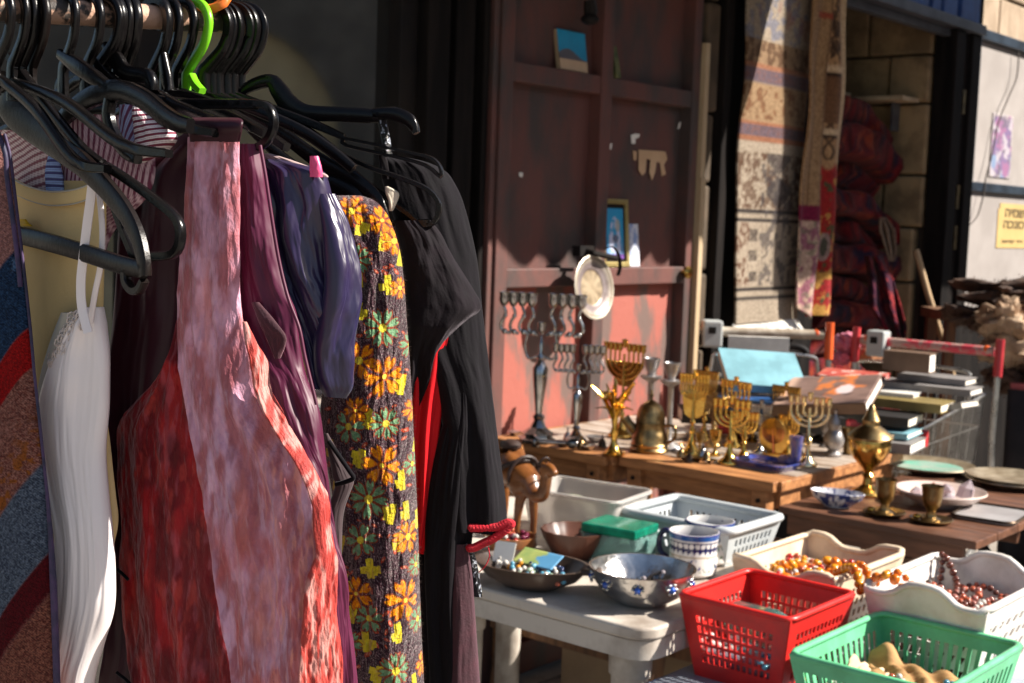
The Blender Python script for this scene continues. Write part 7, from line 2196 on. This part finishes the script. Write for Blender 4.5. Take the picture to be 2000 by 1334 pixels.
def p_flower(px, py, t):
    n0 = fbm(px / 1.6, py / 1.6, 3, 2)
    c = mixc(L(74, 46, 56), L(44, 26, 34), sst(.35, .6, n0))
    c = mixc(c, L(150, 130, 132), .7 * sst(.70, .78, vn(px / 1.3, py / 1.5, 9)))
    sq = 1.0 - .55 * np.clip((px - 770) / 50, 0, 1) - .25 * np.clip((690 - px) / 40, 0, 1)
    rnd = random.Random(5)
    for _ in range(230):
        x, y, a, l_ = rnd.uniform(630, 830), rnd.uniform(385, 1450), rnd.uniform(0, 3.1), rnd.uniform(4.5, 8)
        dx, dy = px - x, py - y
        u_, v_ = dx * cos(a) + dy * sin(a), -dx * sin(a) + dy * cos(a)
        e = (u_ / l_) ** 2 + (v_ / (l_ * .45)) ** 2
        c = mixc(c, L(176, 66, 36), .85 * (e < 1.0))
        c = mixc(c, L(222, 160, 130), .7 * (e < .18))
    for x, y, k in YT:
        dx, dy = (px - x) / np.maximum(sq, .4), py - y
        a = (k % 2) * .3 - .1
        u_, v_ = dx * cos(a) + dy * sin(a), -dx * sin(a) + dy * cos(a)
        m_ = ((np.abs(u_) < 7) & (np.abs(v_) < 19)) | ((np.abs(v_ + 3 * (k - 1)) < 7) & (u_ > (-19 if k in (0, 3) else -6)) & (u_ < (20 if k in (0, 1) else 8)))
        m_ = m_ | ((np.abs(v_ - 6) < 8) & (np.abs(u_ - (4 if k < 2 else -4)) < 10))
        c = mixc(c, L(214, 196, 44), .95 * m_)
    for i, (x, y, R, kd) in enumerate(FL):
        dx, dy = (px - x) / np.maximum(sq, .4), py - y
        r, th = np.hypot(dx, dy), np.arctan2(dy, dx) + i * .7
        npet = 6 if (kd == 'y' or i % 3) else 8
        dth = ((th * npet / (2 * pi)) % 1 - .5) * 2 * pi / npet
        al, ac = r * np.cos(dth), np.abs(r * np.sin(dth))

        def petal(mg):
            e = np.clip((al / R - .14) / .92, 0, 1)
            wd_ = (.255 if npet == 6 else .195) * R * np.sin(pi * e ** 1.35 * .86) + mg
            tip = R * (1.0 - .20 * np.exp(-(ac / (.075 * R)) ** 2)) + mg
            return (ac < wd_) & (al < tip) & (r > R * .14)
        c = mixc(c, L(140, 62, 28), .9 * petal(2.6))
        col = np.array(L(240, 158, 16)) if kd == 'y' else np.array(L(122, 164, 120))
        col2 = np.array(L(222, 124, 14)) if kd == 'y' else np.array(L(98, 140, 104))
        pc = mixc(col, col2, sst(.4, .6, fbm(px / 3, py / 3, 7, 2)))
        mk = petal(0).astype(float)
        c = c * (1 - mk[:, None]) + pc * mk[:, None]
        c = mixc(c, L(176, 84, 24) if kd == 'y' and i % 2 else L(226, 206, 60), 1.0 * (r < R * .22))
        c = mixc(c, L(230, 210, 70), 1.0 * (r < R * .12))
    return c


g10 = g_root('flowered_knit', 'brown knit with orange and green flowers and yellow crosses', 'knit dress', (338, 15, 1.222))
knit = garment('sleeve', [(382, 640, 706, 1.215, 1.225), (392, 626, 732, 1.212, 1.228), (412, 628, 752, 1.21, 1.23), (445, 634, 768, 1.21, 1.232), (490, 644, 781, 1.21, 1.235), (550, 650, 789, 1.21, 1.236), (620, 654, 794, 1.21, 1.237), (700, 648, 800, 1.21, 1.238), (780, 628, 805, 1.21, 1.238), (860, 632, 809, 1.21, 1.238), (950, 648, 813, 1.21, 1.238), (1050, 658, 817, 1.21, 1.238), (1150, 663, 820, 1.21, 1.238), (1250, 666, 824, 1.21, 1.238), (1334, 670, 828, 1.21, 1.238), (1480, 674, 834, 1.21, 1.238)], m_knit, g10, thick=.046, fold=(.009, 2.2, 4, 1), waves=[(.003, 1.3, .6, 2.1)], nu=210, nv=760, crinkle=.0014, paint=p_flower, seed=81)
fz = MB()
for _ in range(900):
    y = random.uniform(388, 1334)
    xr = float(np.interp(y, [382, 392, 412, 445, 490, 550, 620, 700, 780, 860, 950, 1050, 1150, 1250, 1334], [706, 732, 752, 768, 781, 789, 794, 800, 805, 809, 813, 817, 820, 824, 828]))
    p = gp(g10, xr - random.uniform(-1, 5), y, 1.232)
    d = Vector((random.uniform(.3, 1), random.uniform(-.8, .3), random.uniform(-.8, .8))).normalized() * random.uniform(.0012, .004)
    fz.add([p, p + Vector((0, 0, .00025)), p + d], [(0, 1, 2)])
fz = fz.build('fuzz', mat('brown_fuzz', (.20, .13, .11), rough=.9), g10, 0)
fz['kind'] = 'stuff'

# 10 black dress, red dress, charcoal cardigan, velvet skirt
g11 = g_root('black_dress', 'black short sleeved dress with crumpled sleeve before the red dress', 'dress', (388, 2, 1.24))
garment('shoulder', [(430, 765, 842, 1.235, 1.245), (455, 772, 862, 1.234, 1.248), (490, 780, 880, 1.232, 1.25), (530, 784, 904, 1.23, 1.252), (565, 786, 926, 1.23, 1.255), (590, 788, 940, 1.23, 1.256), (608, 790, 938, 1.23, 1.256), (630, 792, 908, 1.23, 1.252), (652, 793, 886, 1.23, 1.25), (694, 794, 855, 1.232, 1.25), (744, 795, 836, 1.234, 1.25), (800, 796, 816, 1.24, 1.246), (826, 798, 808, 1.242, 1.245)], m_blackjersey, g11, thick=.026, fold=(.010, 2.0, 2.2, 1), waves=[(.006, 1.4, 1.0, 1.6)], nu=100, nv=160, seed=91)
garment('body', [(800, 760, 804, 1.255, 1.26), (900, 765, 806, 1.255, 1.262), (1000, 770, 812, 1.255, 1.264), (1100, 790, 846, 1.255, 1.266), (1200, 800, 866, 1.255, 1.266), (1334, 800, 880, 1.255, 1.268), (1480, 800, 890, 1.255, 1.268)], m_blackjersey, g11, thick=.018, fold=(.008, 3, 1.5, 1), waves=[(.004, 2, 1, 1)], nu=70, nv=120, seed=93)
g12 = g_root('red_dress', 'bright red dress showing between the black dress and the charcoal cardigan', 'dress', (416, 3, 1.275))
garment('front', [(560, 820, 900, 1.272, 1.28), (640, 810, 894, 1.272, 1.28), (700, 806, 884, 1.272, 1.28), (800, 802, 864, 1.272, 1.28), (900, 800, 852, 1.272, 1.28), (1000, 800, 840, 1.272, 1.28), (1080, 800, 826, 1.272, 1.278)], m_reddress, g12, thick=.010, fold=(.005, 3, 1.5, 1), waves=[(.004, 2.2, .6, .8)], nu=60, nv=110, seed=95)
g13 = g_root('charcoal_cardigan', 'charcoal cardigan with red crochet trimmed cuff at the right end of the rack', 'cardigan', (446, 3, 1.3))
garment('shoulder', [(303, 742, 772, 1.30, 1.305), (315, 742, 830, 1.298, 1.308), (332, 744, 868, 1.296, 1.31), (352, 746, 886, 1.295, 1.312), (400, 760, 908, 1.294, 1.314), (500, 790, 932, 1.293, 1.316), (600, 810, 943, 1.292, 1.318), (680, 822, 952, 1.292, 1.318), (760, 850, 961, 1.292, 1.318), (860, 868, 974, 1.29, 1.318), (940, 874, 984, 1.29, 1.318), (1000, 876, 990, 1.29, 1.318), (1034, 880, 990, 1.29, 1.316)], m_blackcard, g13, thick=.022, fold=(.007, 2.4, 2.2, 1), waves=[(.004, 1.8, .4, .8)], nu=90, nv=200, seed=97)
garment('body', [(640, 893, 908, 1.296, 1.30), (716, 881, 915, 1.294, 1.30), (800, 871, 922, 1.292, 1.30), (895, 846, 928, 1.29, 1.30), (1000, 831, 926, 1.29, 1.30), (1100, 828, 918, 1.29, 1.30), (1200, 832, 916, 1.29, 1.30), (1334, 838, 918, 1.29, 1.30), (1480, 842, 920, 1.29, 1.30)], m_blackcard, g13, thick=.014, fold=(.010, 2.6, 1.4, 1), waves=[(.005, 1.6, 1.4, .6)], nu=70, nv=150, seed=99)
for pth in ([(920, 1030), (945, 1030), (972, 1028), (992, 1020), (998, 1024)], [(998, 1022), (985, 1036), (962, 1052), (944, 1060), (928, 1068), (918, 1070)]):
    sp_ = spline(pth, 8)
    tr_ = MB()
    for i, (x, y) in enumerate(sp_):
        tr_.ball(tuple(gp(g13, x, y + 2 * (i % 2), 1.284)), .0042, 8, 6, (1.1, 1, .9))
    tr_.build('trim', m_redtrim, g13, 60)
MB().tube([gp(g13, x, y, 1.285) for x, y in spline([(952, 1062), (956, 1085), (948, 1105), (935, 1118)], 5)], .0006, 5).build('loose_thread', m_redtrim, g13, 60)
P = [gp(g13, x, y, 1.275) for x, y in spline([(744, 214), (748, 245), (754, 275), (758, 306)], 6)]
MB().strip(P, 18 * 1.27 / F_PX, .004, (0, -1, 0)).build('shoulder_strap', m_sequin, g13, 60)
garment('facing', [(300, 738, 752, 1.28, 1.282), (330, 742, 762, 1.28, 1.283), (350, 746, 764, 1.28, 1.284)], m_blackjersey, g13, thick=.003, nu=12, nv=14)
g14 = g_root('velvet_skirt', 'dark red velvet skirt under the cuff of the cardigan', 'skirt', (462, 6, 1.335))
garment('front', [(1060, 880, 912, 1.33, 1.335), (1120, 876, 922, 1.33, 1.337), (1200, 872, 928, 1.33, 1.338), (1280, 868, 934, 1.33, 1.34), (1334, 866, 938, 1.33, 1.34), (1480, 862, 948, 1.33, 1.34)], m_darkvelvet, g14, thick=.014, fold=(.004, 2, 1.4, 1), nu=40, nv=70, seed=103)
g15 = g_root('sequin_scarf', 'black sequinned scarf end hanging beside the dark red velvet skirt', 'scarf', (470, 6, 1.346))
garment('end', [(1060, 915, 921, 1.345, 1.346), (1090, 917, 929, 1.345, 1.348), (1130, 920, 937, 1.345, 1.35), (1164, 922, 942, 1.345, 1.35)], m_sequin, g15, thick=.006, nu=20, nv=40, seed=105)
g16 = g_root('white_label', 'small white cloth label sticking out above the slotted hanger', 'label', (365, 4, 1.225))
garment('label', [(364, 752, 758, 1.225, 1.225), (376, 752, 779, 1.225, 1.23), (392, 758, 777, 1.225, 1.23), (412, 760, 767, 1.225, 1.228)], m_printed_cloth, g16, thick=.003, nu=14, nv=14, paint=lambda a, b, t: np.tile(np.array(L(206, 196, 178)), (len(a), 1)))
